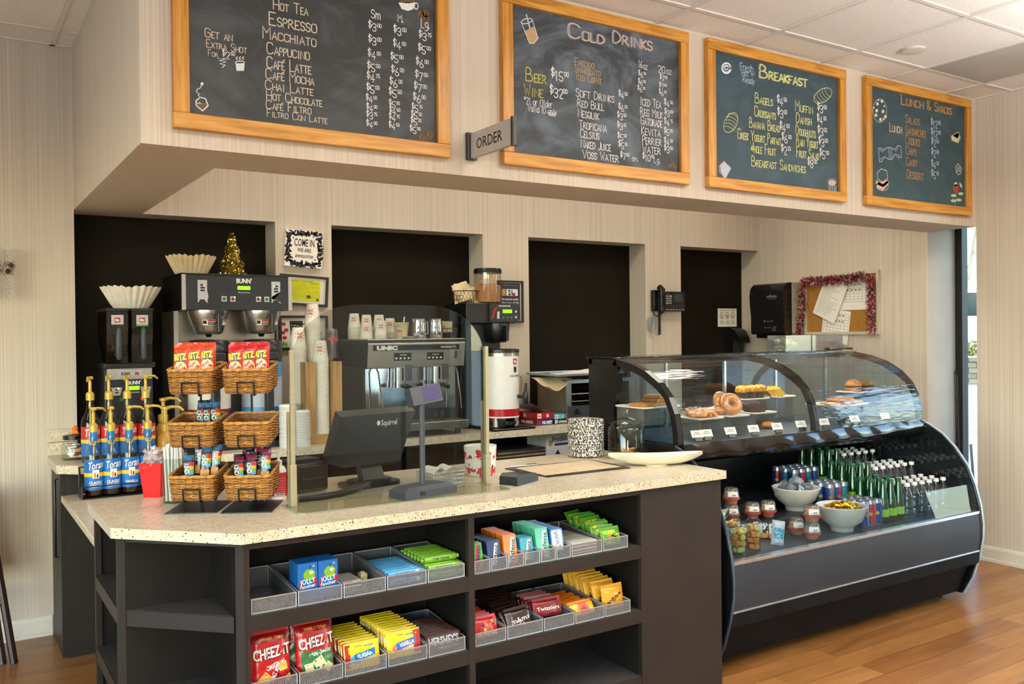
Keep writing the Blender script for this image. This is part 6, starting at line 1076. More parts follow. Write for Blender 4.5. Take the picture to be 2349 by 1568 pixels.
# ---------------------------------------------------------------- iced coffee urn
t = thing('iced_coffee_urn', 'tall white iced coffee urn with a black tap and red band', 'drink dispenser', (2.918, 4.745, Z)) if 0 else thing('iced_coffee_urn', 'tall white iced coffee urn with a black tap and red band', 'drink dispenser', (2.935, 4.70, Z)); r = .112
MB().box(-.14, .17, -.13, .12, .0, .014, 'machine_black').build('drip_tray', t, bevel=.004); MB().lathe([(.09, .014), (r, .02), (r, .075), (.1, .078)], 'chrome', 28).build('base_ring', t)
MB().lathe([(r, .075), (r, .455)], 'white_plastic', 32).build('body', t); MB().lathe([(r+.0008, .085), (r+.0008, .13)], 'pk_red', 32, caps=False).build('red_band', t); MB().lathe([(r, .455), (r, .475), (.116, .478), (.116, .495), (.1, .50), (0, .50)], 'stainless', 32, mts=['stainless', 'stainless', 'machine_black', 'machine_black', 'machine_black']).build('lid', t)
fr_ = lambda e: (lambda x, y: ((r+e)*math.sin(x/r), -(r+e)*math.cos(x/r), y)); b = MB().rect(.02, .056, .405, .44, 'pk_red', fr_(.0008), 4, 1); b.text('illy', .024, 'white_print', .038, .423, fr_(.0014), w=.026, bold=.04); b.shape([(.028, .355), (.048, .355), (.054, .39), (.022, .39)], 'ink_black', fr_(.0008)); b.text('ICED COFFEE', .016, 'ink_black', .038, .333, fr_(.0008), w=.085, bold=.02); b.text('BUNN', .03, 'ink_black', .0, .045, fr_(.0012), w=.08, bold=.05); b.build('print', t)
b = MB(); Mt = rotz(R(35)); b.tube([(0, -r, .205), (0, -r-.05, .205)], .012, 'black_plastic', 10, M=Mt).lathe([(.013, .16), (.017, .175), (.017, .225), (.012, .235)], 'black_plastic', 14, Mt @ T(0, -r-.05, 0)).tube([(-.012, -r-.05, .23), (-.014, -r-.055, .285), (.014, -r-.055, .285), (.012, -r-.05, .23)], .004, 'black_plastic', 6, M=Mt); b.build('tap', t)
t = thing('blender', 'clear jug blender half behind the white iced coffee urn', 'blender', (3.125, 4.94, Z)); MB().lathe([(.075, 0), (.08, .01), (.06, .11), (.05, .12)], 'machine_black', 20).build('base', t); clear('jug_clear', 'eee6d6', 1., .06, .05, 'cdbfa6', .15); MB().lathe([(.05, .12), (.055, .14), (.075, .34)], 'jug_clear', 20, caps=False).build('jug', t); MB().lathe([(.078, .335), (.078, .36), (.03, .37), (.03, .385), (0, .386)], 'dark_plastic', 20).build('lid', t); MB().tube([(.07, 0, .31), (.115, 0, .31), (.12, 0, .28), (.11, 0, .19), (.062, 0, .17)], .006, 'jug_clear', 8).build('handle', t); MB().rect(-.04, .04, .03, .09, 'carton_white', lambda x, y: (x, -.082+.25*(y-.01)*.8, y)).build('dial_plate', t)
def foil(x0, x1, y0, d, z0, h, top, label, word, num, rz):
    t = thing('foil_box', label, 'box', (x0, y0, z0), rz); w = x1-x0; MB().box(0, w, 0, d, 0, h*.52, 'pk_navy' if top == 'pk_red' else 'ink_black').box(0, w, 0, d, h*.52, h, top).box(-.0006, -.0005, 0, d, 0, h*.5, 'pk_dkred' if top == 'pk_red' else 'ink_black').build('box', t, smooth=False)
    f = lambda x, y: (x, -.0006, y); f2 = lambda x, y: (x, -.001, y); b = MB().text(num, h*.5, 'pk_red' if top == 'pk_red' else 'white_print', w*.14, h*.26, f, w=w*.22, bold=.04); b.text(word, h*.32, 'white_print', w*.64, h*.22, f, w=w*.6, bold=.05); b.rect(w*.06, w*.3, h*.56, h*.94, 'carton_white', f); b.rect(w*.1, w*.26, h*.7, h*.76, 'pk_red' if top == 'pk_red' else 'pk_teal', f2); b.rect(w*.6, w*.75, h*.62, h*.86, 'carton_white', f); b.build('print', t, smooth=False)
    b = MB().text(word, h*.3, 'white_print', 0, 0, lambda x, y: (-.0012, .10-x, h*.24+y), w=.13, bold=.05) if top == 'pk_red' else MB(); b.rect(-.03, .0, -.01, .012, 'carton_white', lambda x, y: (-.0012, .11-x, h*.74+y)); b.build('end_print', t, smooth=False); return t
foil(3.20, 3.335, 4.70, .22, Z, .082, 'pk_red', 'red and navy box of foil sheets on the back worktop', 'FOIL SHEETS', '500', R(3)); mat('pk_aqua', '5fb6cf', .35); foil(3.345, 3.455, 4.705, .16, Z, .066, 'pk_aqua', 'light blue box of deli sheets beside the red foil box', 'DRY WAX PAPER', '500', R(3))
tag(MB().grid(lambda u, v: (-.10+.2*u, -.02+.16*v, .05*(1-u)**2*(1+.3*math.sin(5*v))+.006*math.sin(9*u)*(1-v)), 10, 8, 'silver_wire').build('foil_sheet', loc=(3.27, 4.76, Z+.086), rz=R(20)), 'crumpled loose foil sheet pulled up from the red box', 'foil')
# ---------------------------------------------------------------- toaster oven
t = thing('toaster_oven', 'steel toaster oven with a black dial under a sheet pan', 'toaster oven', (3.72, 4.70, Z)); w = .292; mat('oven_side', '8f8068', .4, metal=.5, vary=.08, scale=8); mat('oven_inside', '17130f', .6)
MB().box(-w, -w+.006, .0, .33, .03, .285, 'oven_side').box(w-.006, w, 0, .33, .03, .285, 'oven_side').box(-w, w, .0, .33, .278, .285, 'oven_side').box(-w, w, 0, .33, .03, .038, 'oven_side').box(-w, w, .32, .33, .03, .285, 'oven_inside').build('shell', t, smooth=False)
MB().box(-w, -w+.045, -.012, .0, .03, .285, 'stainless').box(w-.045, w, -.012, 0, .03, .285, 'stainless').box(-w+.045, w-.045, -.012, 0, .262, .285, 'stainless').build('front_frame', t, smooth=False); MB().box(-w+.012, w-.012, -.016, 0, .04, .115, 'dark_plastic').build('control_panel', t, smooth=False)
b = MB()
for z in (.14, .19): b.tube([(-w+.04, .02, z), (w-.04, .02, z)], .004, 'chrome', 6); [b.tube([(-w+.06+.04*k, .02, z), (-w+.06+.04*k, .30, z)], .002, 'chrome', 5) for k in range(13)]
b.build('rack', t); MB().grid(lambda u, v: (-w+.05+(2*w-.1)*u, .03+.25*v, .20+.008*math.sin(20*u)*math.sin(9*v)), 20, 8, 'chrome').build('foil_liner', t); MB().lathe([(.02, 0), (.018, .022), (0, .024)], 'black_plastic', 16, T(-w+.09, -.016, .078) @ Matrix.Rotation(R(90), 4, 'X')).build('dial', t); b = MB().rect(-.05, -.01, .085, .1, 'label_yellow', lambda x, y: (x, -.0166, y)); b.rect(-.036, -.026, .05, .085, 'label_yellow', lambda x, y: (x, -.0167, y)); b.build('warning_sticker', t)
for x in (-w+.03, w-.03):
    for y in (.03, .3): MB().cyl(.012, 0, .03, 'black_plastic', 10, cx=x, cy=y).build('foot', t)
mat('pan_blue', 'a9b8bd', .35, metal=.5); t = thing('sheet_pan', 'pale metal sheet pan lying across the toaster oven', 'tray', (3.60, 4.82, Z+.315)); MB().prism(rrect(.56, .36, .03), 'z', 0, .004, 'pan_blue').build('pan', t); MB().tube([(x, y, .012) for x, y in rrect(.57, .37, .035)], .006, 'pan_blue', 6, True).build('rim', t)
tag(MB().grid(lambda u, v: (-.14+.27*u, -.16+.26*v, .002+.02*math.sin(math.pi*v)*u+.004*math.sin(14*u)), 12, 10, 'paper_white').build('parchment', loc=(3.60, 4.83, Z+.321), rz=.2), 'crumpled white parchment lying on the pale sheet pan', 'paper')
def clothf(u, v):
    x = -.15+.26*u; return (x, -.05+.24*v, .0-.075*math.exp(-((u-.25)/.35)**2)*(1-v)**1.2-.012*math.sin(6*v))
tag(MB().grid(clothf, 16, 12, 'paper_tan').build('tea_towel', loc=(3.40, 4.68, Z+.298)), 'pale tan cloth drooping under the sheet pan beside the oven', 'cloth')
for o in (big, bigp, cl, clp, sm, smp): kill(o)
# ================================================================ ON THE BACK AND RIGHT WALLS
mat('canvas_white', 'ebe6dc', .7, vary=.03); mat('leaf_navy', '27315a', .7, vary=.2, scale=40); mat('frame_black', '1b1a1a', .4); mat('form_yellow', 'd9dc1f', .6, vary=.04); mat('form_ink', '56581c', .7); mat('poster_navy', '232c40', .5, vary=.1, scale=10); mat('picture_glass_white', 'e2ddd2', .35, vary=.03)
WY = 5.068
def onwall(name, label, cat, x, z, tilt): 
    t = thing(name, label, cat, (x, WY, z)); t.rotation_euler = (0, tilt, 0); return t
t = onwall('canvas_sign', 'square canvas reading COME IN WE ARE awesome with navy leaves', 'sign', 1.793, 2.018, R(3.2)); f = lambda x, y: (x, -.0285, y); f2 = lambda x, y: (x, -.0289, y)
b = MB().box(-.113, .113, -.028, -.001, -.108, .108, 'canvas_white'); rr = random.Random(11)
for i in range(84):
    a = 6.283*i/84+rr.uniform(-.04, .04); k = rr.uniform(.78, 1.04); cx, cy = .108*max(-1, min(1, 1.25*math.cos(a)))*k, .104*max(-1, min(1, 1.25*math.sin(a)))*k
    if abs(cx) < .072 and abs(cy) < .064: continue
    b.disc(max(-.104, min(.104, cx)), max(-.098, min(.098, cy)), rr.uniform(.012, .021), rr.uniform(.005, .009), rr.choice(['ink_black', 'leaf_navy', 'ink_black']), f if i % 2 else f2, 10, rot=rr.uniform(0, 3.1))
for i in range(26): a = 6.283*i/26; b.disc(.092*math.cos(a), .09*math.sin(a), .0045, .0045, 'ink_black', f2, 8) if abs(math.sin(a)) > .55 or abs(math.cos(a)) > .85 else 0
b.text('COME IN', .062, 'ink_black', 0, .036, f2, w=.122, bold=.012); b.text('WE ARE', .032, 'ink_black', 0, -.008, f2, w=.085, bold=.015); b.text('awesome', .038, 'ink_black', 0, -.040, f2, w=.108, shear=.2, bold=.008); b.build('canvas', t, smooth=False)
def framed(name, label, x, z, w, h, tilt, mw, draw, cat='framed picture', fw=.014):
    t = onwall(name, label, cat, x, z, tilt); b = MB()
    for a in ((-w/2, w/2, h/2-fw, h/2), (-w/2, w/2, -h/2, -h/2+fw), (-w/2, -w/2+fw, -h/2+fw, h/2-fw), (w/2-fw, w/2, -h/2+fw, h/2-fw)): b.box(a[0], a[1], -.02, -.001, a[2], a[3], 'frame_black')
    b.build('frame', t, smooth=False); b = MB().box(-w/2+fw, w/2-fw, -.008, -.002, -h/2+fw, h/2-fw, mw); draw(b, lambda e: (lambda x, y: (x, -.0082-e, y))); b.build('picture', t, smooth=False)
def form(b, f):
    b.rect(-.10, .10, -.062, .062, 'form_yellow', f(.0003)); f1 = f(.0007)
    for k in range(11): b.rect(-.09, .09-.03*(k % 3), .05-.0095*k, .0508-.0095*k, 'form_ink', f1)
    b.text('BUSINESS TAX RECEIPT', .012, 'form_ink', -.01, .056, f1, w=.13); b.text('CERTIFICATE', .01, 'form_ink', .06, .044, f1, w=.05); b.disc(-.085, -.05, .009, .009, 'form_ink', f1, 10); b.disc(.085, -.05, .009, .009, 'form_ink', f1, 10); b.disc(.03, -.035, .014, .011, 'form_ink', f1, 9)
framed('framed_certificate', 'tilted black frame with a bright yellow certificate', 1.795, 1.774, .293, .178, R(3.3), 'picture_glass_white', form)
def mugpic(b, f):
    f1, f2, f3 = f(.0003), f(.0007), f(.0011); b.shape([(-.085, .068), (-.005, .068), (-.012, -.06), (-.075, -.06)], 'ink_black', f1); b.line([(-.004, .05), (.02, .045), (.02, .0), (-.008, -.02)], .007, 'ink_black', f1); q = random.Random(4)
    for i in range(40): b.disc(-.045+q.uniform(-.03, .03), q.uniform(-.05, .05), q.uniform(.002, .006), q.uniform(.0015, .003), 'picture_glass_white', f2, 7, rot=q.uniform(0, 3))
    for x, y in ((-.12, .05), (-.125, .0), (-.115, -.03), (-.105, .015)): b.disc(x, y, .014, .011, 'flower_red', f2, 9)
    for x, y in ((-.12, -.065), (-.105, -.07)): b.disc(x, y, .006, .016, 'pk_green', f1, 8)
    b.text('one', .04, 'ink_black', .075, .045, f1, w=.05, shear=.3); b.text('cup', .04, 'ink_black', .085, .0, f1, w=.05, shear=.3); b.text('at a time', .03, 'ink_black', .08, -.035, f1, w=.08, shear=.3)
framed('framed_mug_print', 'black framed print of a patterned black mug and red flowers', 1.79, 1.527, .297, .2, 0, 'picture_glass_white', mugpic)
def agep(b, f):
    f1, f2, f3 = f(.0003), f(.0007), f(.0011); b.rect(-.08, .08, -.125, .125, 'poster_navy', f1); b.rect(-.065, -.035, .04, .085, 'kraft', f2); b.rect(-.03, .06, .04, .085, 'paper_white', f2); b.disc(.03, .05, .014, .012, 'pk_red', f3, 10); b.text('21', .05, 'ink_black', .0, .062, f3, w=.035, bold=.04); b.text('Under 21 not allowed', .01, 'kraft', 0, .112, f2, w=.12)
    for k, s in enumerate(('No person under', 'the age of 21', 'may be sold', 'alcohol product', 'military or', 'exception')): b.text(s, .022, 'paper_white', 0, .018-.025*k, f2, w=.135 if len(s) > 12 else .105, bold=.015)
framed('age_notice', 'black framed navy notice about age 21 beside the iced coffee brewer', 3.24, 1.724, .205, .285, 0, 'picture_glass_white', agep, 'framed notice')
# wall phone with its cord
t = onwall('wall_phone', 'black desk phone with a grey screen hung on the pier', 'telephone', 4.655, 1.74, 0); f = lambda x, y: (x, -.0555, y)
MB().box(-.055, .155, -.055, -.001, -.075, .075, 'machine_black').box(-.15, -.055, -.04, -.001, -.075, .085, 'machine_black').build('body', t, bevel=.006)
b = MB().tube([(-.105, -.05, .105), (-.105, -.078, .085), (-.105, -.07, .03), (-.105, -.07, -.03), (-.105, -.078, -.07), (-.105, -.055, -.085)], [.024, .027, .016, .016, .026, .022], 'machine_black', 10); b.build('handset', t)
b = MB().rect(.04, .125, -.005, .055, 'slate_plastic', f); [b.rect(-.04+.02*i, -.028+.02*i, -.02+.018*j, -.009+.018*j, 'silver_wire' if (i+j) % 5 else 'white_print', f) for i in range(3) for j in range(4)]; [b.rect(.02+.02*i, .034+.02*i, -.05+.016*j, -.04+.016*j, 'dark_plastic', f) for i in range(6) for j in range(2)]; [b.rect(-.04+.032*i, -.018+.032*i, -.066, -.060, 'silver_wire', f) for i in range(6)]; b.rect(-.035, -.015, .055, .063, 'pk_red', f); b.build('keypad', t, smooth=False)
b = MB(); b.tube([(-.09+.011*math.cos(i*.9), -.03+.011*math.sin(i*.9), -.08-.0016*i) for i in range(110)], .0035, 'machine_black', 5); b.tube([(-.14, -.02, -.07), (-.135, -.02, -.10), (-.09, -.025, -.12)], .004, 'machine_black', 6); b.build('coiled_cord', t)
b = MB()
for k in range(6): b.tube([(-.17+.02*math.cos(a)+.003*k, -.012-.003*k, -.17+.055*math.sin(a)) for a in [R(24*q+20*k) for q in range(15)]], .0022, 'silver_wire', 5, True)
b.tube([(-.165, -.008, -.22), (-.12, -.008, -.30), (-.14, -.006, -.45)], .002, 'silver_wire', 5); b.build('line_cord', t)
# hand washing notice and soap pump in the last niche
t = thing('handwash_notice', 'small white washing notice with three round pictures in the black niche', 'notice', (5.515, NB-.001, 1.622)); f = lambda x, y: (x, -.0026, y); b = MB().box(-.11, .11, -.002, 0, -.076, .076, 'paper_white'); b.text('PLEASE WASH YOUR HANDS', .018, 'ink_black', 0, .062, f, w=.18)
for k, c in enumerate(('pk_olive_', 'cookie', 'chalk_olive')): x = -.065+.065*k; c = 'chalk_olive' if k != 1 else 'cookie'; b.disc(x, .018, .024, .03, 'pk_brown', f, 16); b.disc(x, .018, .02, .026, 'picture_glass_white', lambda x, y: (x, -.003, y), 16); b.disc(x, .012, .013, .013, c, lambda x, y: (x, -.0034, y), 10); [b.rect(x-.022, x+.022, -.03-.01*q, -.027-.01*q, 'form_ink', f) for q in range(3)]
b.build('sheet', t, smooth=False)
t = thing('soap_dispenser', 'black wall soap dispenser under the small white notice', 'soap dispenser', (5.555, NB-.001, 1.40)); b = MB().prism([(0, -.10), (0, .13), (-.06, .135), (-.11, .11), (-.15, .05), (-.155, .015), (-.145, .005), (-.10, .04), (-.085, -.02), (-.08, -.10)], 'x', -.062, .062, 'machine_black'); b.build('body', t, bevel=.008); MB().disc(0, -.06, .012, .026, 'slate_plastic', lambda x, y: (x, -.0835, y)).build('level_window', t)
# paper towel dispenser on the right wall (faces the niches' side, -X)
t = thing('towel_dispenser', 'large smoky black paper towel dispenser on the right wall', 'towel dispenser', (5.689, 4.81, 1.685), R(90)); t.rotation_euler = (0, 0, R(-90))
# local: -Y (front) -> -X world, x -> -Y world
mat('smoky_cover', '1b1b1d', .18, vary=.1, scale=6); mat('dispenser_grey', 'a9a090', .45)
MB().prism([(-.0, -.20), (-.0, .20), (-.10, .20), (-.10, -.20)], 'x', -.165, .172, 'dispenser_grey').build('housing', t, bevel=.008)
b = MB(); prof = [(-.10, .202), (-.155, .195), (-.19, .165), (-.205, .11), (-.20, .03), (-.188, -.06), (-.188, -.19), (-.175, -.205), (-.10, -.205)]; b.prism(prof, 'x', -.172, .166, 'smoky_cover'); b.build('cover', t, bevel=.01); f = lambda x, y: (x, -.206 if y > 0 else -.1895, y); b = MB(); b.text('enMotion', .034, 'silver_wire', .055, .095, lambda x, y: (x, -.2062, y), w=.10, bold=.02, shear=.2); b.rect(.02, .10, .072, .075, 'silver_wire', lambda x, y: (x, -.206, y)); b.shape([(-.04, -.105), (-.02, -.105), (-.03, -.088)], 'silver_wire', f); b.text('Georgia-Pacific', .012, 'silver_wire', .025, -.1, f, w=.07); b.text('Wave hand', .014, 'silver_wire', .0, -.15, f, w=.07); b.line([(.05, -.165), (.07, -.14), (.065, -.16), (.085, -.145), (.075, -.175), (.04, -.17)], .003, 'silver_wire', f); b.build('print', t, smooth=False)
MB().box(-.14, .13, -.16, -.06, -.235, -.205, 'smoked').build('tear_lip', t, smooth=False)
# corkboard, papers, tinsel garland on the right wall
mat('cork', 'a2712f', .85, vary=.15, scale=90); mat('board_frame', 'c9bfae', .45, vary=.03); mat('ink_grey', '6f6c68', .7)
CY0, CY1, CZ0, CZ1 = 3.935, 4.59, 1.475, 1.938; wx = 5.689
t = thing('corkboard', 'pale framed corkboard on the right wall beside the towel dispenser', 'notice board', (wx, (CY0+CY1)/2, (CZ0+CZ1)/2)); t.rotation_euler = (0, 0, R(-90)); w, h = (CY1-CY0)/2, (CZ1-CZ0)/2
b = MB()
for a in ((-w, w, h-.02, h), (-w, w, -h, -h+.02), (-w, -w+.02, -h+.02, h-.02), (w-.02, w, -h+.02, h-.02)): b.box(a[0], a[1], -.024, -.001, a[2], a[3], 'board_frame')
b.build('frame', t, smooth=False); MB().box(-w+.02, w-.02, -.012, -.002, -h+.02, h-.02, 'cork').build('cork_panel', t, smooth=False)
def sheet(label, x, z, w_, h_, rot, dep, kind):
    o = thing('pinned_paper', label, 'paper', (wx, (CY0+CY1)/2-x, (CZ0+CZ1)/2+z)); o.rotation_euler = (0, rot, R(-90)); b = MB().box(-w_/2, w_/2, -dep-.0008, -dep, -h_/2, h_/2, 'paper_white'); f = lambda x, y: (x, -dep-.0012, y); q = random.Random(len(label))
    if kind == 'grid':
        for k in range(8): b.rect(-w_*.45, w_*.45, h_*(.40-.09*k)-.0008, h_*(.40-.09*k)+.0008, 'ink_grey', f); b.rect(-w_*.45+w_*.9*k/7-.0008, -w_*.45+w_*.9*k/7+.0008, -h_*.23, h_*.40, 'ink_grey', f)
        for k in range(12): b.rect(-w_*.42+w_*.127*(k % 6), -w_*.36+w_*.127*(k % 6), h_*(.33-.18*(k//6)), h_*(.37-.18*(k//6)), 'ink_grey', f)
    else:
        for k in range(17): x0 = -w_*.42; b.rect(x0, w_*q.uniform(-.05, .42), h_*(.44-.052*k)-.001, h_*(.44-.052*k)+.001, 'ink_grey', f)
    b.build('sheet', o, smooth=False); MB().lathe([(.004, 0), (.003, .006), (.006, .009), (0, .011)], 'pk_red', 8, T(0, -dep-.001, h_*.42) @ Matrix.Rotation(R(90), 4, 'X')).build('pin', o)
sheet('ruled calendar sheet pinned at the upper part of the corkboard', .10, .06, .27, .22, 0, .013, 'grid'); sheet('ruled calendar sheet hanging off the lower edge of the corkboard', -.045, -.17, .24, .25, R(8), .0145, 'grid'); sheet('white typed sheet pinned askew over the calendars', -.085, .03, .215, .30, R(24), .026, 'text')
g = MB(); q = random.Random(8); path = [(-w-.03, -h+.0), (-w-.015, -h+.12), (-w+.01, 0), (-w-.005, h-.12), (-w+.02, h-.05), (-w+.12, h-.045), (-.1, h-.05), (.05, h-.05), (w-.12, h-.035), (w-.05, h-.06), (w-.045, .05), (w-.05, -.08), (w-.04, -h+.03)]
L = []
for a, c in zip(path, path[1:]):
    d = math.hypot(c[0]-a[0], c[1]-a[1])
    for k in range(int(d/.0016)): L.append((a[0]+(c[0]-a[0])*k*.0016/d, a[1]+(c[1]-a[1])*k*.0016/d))
mat('tinsel_red', '9c1420', .35, vary=.2, scale=60); mat('tinsel_white', 'e6ddda', .4, vary=.05); mat('tinsel_dark', '2c2126', .4); mat('tinsel_pink', 'cf8d90', .4)
for (x, z) in L:
    for k in range(4):
        a = q.uniform(0, 6.283); e = q.uniform(-.5, 1.0); d = Vector((math.cos(a)*math.cos(e), -abs(math.sin(e))-.15, math.sin(a)*math.cos(e))).normalized(); l = q.uniform(.026, .052); o = Vector((x, -.034, z)); s = d.orthogonal().normalized()*.0017
        g.add([tuple(o-s), tuple(o+s), tuple(o+d*l+Vector((0, 0, -.006))+s), tuple(o+d*l+Vector((0, 0, -.006))-s)], [(0, 1, 2, 3)], q.choice(['tinsel_red', 'tinsel_red', 'tinsel_red', 'tinsel_pink', 'tinsel_dark', 'tinsel_dark', 'tinsel_white']))
o = g.build('tinsel_garland', smooth=False, loc=(wx, (CY0+CY1)/2, (CZ0+CZ1)/2), label='red and white tinsel garland draped along the corkboard edge', cat='garland'); o.rotation_euler = (0, 0, R(-90))
# ================================================================ REFRIGERATED DISPLAY CASE
clear('case_glass', 'f2f6f5', 1.1, .03, .015, bump=.35, bscale=6., bstretch=(.5, 6, 6)); clear('case_film', 'eef1f0', 1.2, .04, .04, bump=.7, bscale=22., bstretch=(.25, 2, 2)); clear('front_glass', 'dbe8f0', 1.0, .02, .01); clear('pet', 'f3f6f6', 1.5, .05, .04); clear('green_glass', '1f8a3c', 1., .05, .04, '0d4a1c', .45); clear('cup_clear', 'f4f5f4', 1.3, .05, .04); clear('riser_clear', 'e6e8e8', 1.1, .05, .04, 'b9bcbd', .12)
mat('case_black', '0c0d0f', .25, vary=.1, scale=10); mat('case_inside', '101417', .35); mat('case_grey', '2b2e34', .55, spec=.2, vary=.08, scale=5); mat('case_kick', '0f0f10', .7, spec=.1, vary=.15, scale=12); mat('case_mirror', '14181a', .06, spec=.8); mat('case_deck', '3b4a54', .35, metal=.3); mat('case_steel', 'c3c8cc', .25, metal=.8); mat('edge_white', '9fb0bc', .35); mat('edge_dark', '2d3f4d', .35); mat('gasket_black', '08080a', .12, vary=.2, scale=30)
X0, X1 = 2.87, 4.80
low = [(3.045, .977), (2.999, .958), (2.92, .912), (2.843, .84), (2.775, .749), (2.731, .646), (2.70, .53), (2.689, .436), (2.69, .36), (2.71, .25), (2.75, .13), (2.80, .033)]
up = [(3.045, .975), (3.048, 1.035), (3.068, 1.123), (3.107, 1.198), (3.177, 1.265), (3.277, 1.32), (3.382, 1.352), (3.50, 1.372)]
t = thing('display_case', 'black curved-glass refrigerated display case at the counter end', 'display case', (0, 0, 0)); CASE = t
b = MB(); 
for xa, xb in ((2.838, 2.852),): b.prism(low+[(3.74, .033), (3.74, .977)], 'x', xa, xb, 'case_black')
b.build('end_panel', t, bevel=.002, smooth=False)
b = MB().prism(low+[(3.74, .033), (3.74, .977)], 'x', X1-.03, X1-.005, 'case_black'); b.prism([(y+.012, z) for y, z in low[:8]]+[(2.78, .46), (3.65, .46), (3.65, .96)], 'x', X1-.034, X1-.03, 'case_mirror'); b.build('end_panel', t, smooth=False)
for x in (2.85, X1-.012): MB().tube([(x, y-.002, z) for y, z in low], .006, 'edge_white' if x > 4 else 'edge_dark', 6).build('edge_trim', t)
MB().box(2.852, X1-.035, 3.62, 3.64, .1, .96, 'case_inside').box(2.852, X1-.035, 3.70, 3.74, .03, .97, 'case_black').build('back_wall', t, smooth=False)
b = MB()
for y0, y1, z in ((2.735, 3.035, .49), (3.035, 3.26, .55), (3.26, 3.62, .60)): b.box(2.852, X1-.035, y0, y1, .44, z, 'case_deck' if z < .5 else 'case_inside')
b.build('stepped_deck', t, smooth=False)
MB().prism([(2.700, .492), (2.692, .436), (2.693, .36), (2.705, .292), (2.722, .292), (2.712, .36), (2.711, .436), (2.72, .492)], 'x', 2.852, X1-.03, 'case_grey').build('front_panel', t, smooth=True)
MB().box(2.852, X1-.03, 2.698, 2.74, .492, .507, 'case_steel').box(2.852, X1-.03, 2.699, 2.72, .283, .292, 'case_steel').build('trim_strip', t, bevel=.002, smooth=False)
MB().prism([(2.698, .283), (2.702, .225), (2.72, .21), (2.74, .283)], 'x', 2.852, X1-.03, 'case_kick').build('bumper', t, smooth=False)
MB().prism([(2.735, .24), (2.81, .045), (2.83, .045), (2.76, .24)], 'x', 2.852, X1-.06, 'case_kick').build('kick_panel', t, smooth=False)
for x in (X0+.1, X1-.1): 
    for y in (2.9, 3.6): MB().cyl(.025, 0, .045, 'case_black', 12, cx=x, cy=y).build('foot', t)
MB().box(2.852, X1-.04, 2.86, 3.70, .045, .10, 'case_black').build('base_pan', t, smooth=False)
MB().add([(2.853, 2.722, .507), (X1-.036, 2.722, .507), (X1-.036, 2.752, .648), (2.853, 2.752, .648)], [(0, 1, 2, 3)], 'front_glass').build('front_glass', t, smooth=False)
# ledge between the two halves
MB().prism([(3.03, .972), (3.03, .945), (3.05, .905), (3.16, .868), (3.62, .868), (3.74, .868), (3.74, .972)], 'x', X0, X1-.005, 'case_black').build('ledge', t, bevel=.003, smooth=False)
b = MB(); b.grid(lambda u, v: (X0+.01+(X1-X0-.03)*u, 3.026-.012*math.sin(math.pi*v)+.003*math.sin(60*u+3*v), .905+.075*v+.004*math.sin(23*u)), 90, 6, 'gasket_black'); b.build('wrapped_gasket', t)
# upper curved glass with black arches
def arc(off): return [(y+off*.9, z-off*.55 if z > 1.2 else z) for y, z in up]
for i, (xa, xb) in enumerate(((X0+.035, 3.86), (3.86, X1-.01))):
    def fn(u, v, xa=xa, xb=xb):
        s = v*(len(up)-1); k = min(int(s), len(up)-2); f = s-k; return (xa+(xb-xa)*u, up[k][0]+(up[k+1][0]-up[k][0])*f, up[k][1]+(up[k+1][1]-up[k][1])*f)
    MB().grid(fn, 2, 28, 'case_glass' if i == 0 else 'case_film').build('curved_glass', t)
for xa, xb in ((X0+.0, X0+.035), (3.845, 3.875), (X1-.024, X1)):
    o_ = up; i_ = [(y+.035, z-.004) if z < 1.2 else (y+.022, z-.03) for y, z in up]; MB().prism(o_+i_[::-1], 'x', xa, xb, 'case_black').build('arch', t, smooth=False)
MB().prism([(3.50, 1.372), (3.475, 1.30), (3.49, 1.2), (3.52, 1.1), (3.50, .975), (3.72, .975), (3.72, 1.378), (3.52, 1.378)], 'x', X0, X0+.03, 'case_black').build('end_post', t, smooth=False)
b = MB().prism([(y, z) for y, z in up]+[(3.52, .975)], 'x', X0+.028, X0+.031, 'front_glass'); b.build('side_glass', t, smooth=False); MB().prism([(y, z) for y, z in up]+[(3.70, 1.37), (3.70, .975)], 'x', X1-.012, X1-.009, 'front_glass').build('side_glass', t, smooth=False)
MB().box(X0, X1, 3.49, 3.74, 1.366, 1.380, 'case_film').box(X0, X1, 3.69, 3.72, 1.34, 1.378, 'case_black').build('top_deck', t, bevel=.002, smooth=False)
b = MB().box(X0+.03, X1-.02, 3.70, 3.704, .975, 1.34, 'front_glass'); b.build('rear_door', t, smooth=False); b = MB()
for x in (X0+.05, 3.4, 3.86, 4.3, X1-.03): b.box(x-.008, x+.008, 3.695, 3.712, .975, 1.34, 'case_steel')
b.build('rear_frame', t, smooth=False)
MB().box(X0+.03, X1-.02, 3.05, 3.69, .972, .978, 'case_deck').build('pastry_shelf', t, smooth=False)
MB().box(X0+.05, X1-.03, 3.55, 3.64, 1.34, 1.362, 'case_black').build('fill_housing', t, smooth=False)  # bar added to hide the upper fill strip
area('case_fill', (3.84, 3.60, 1.338), 1.7, .03, 5.5, (1, .96, .9)); area('case_fill', (3.84, 3.18, .862), 1.7, .03, .9, (.85, .95, 1))  # added fill strips; no lit lamp is known in the case
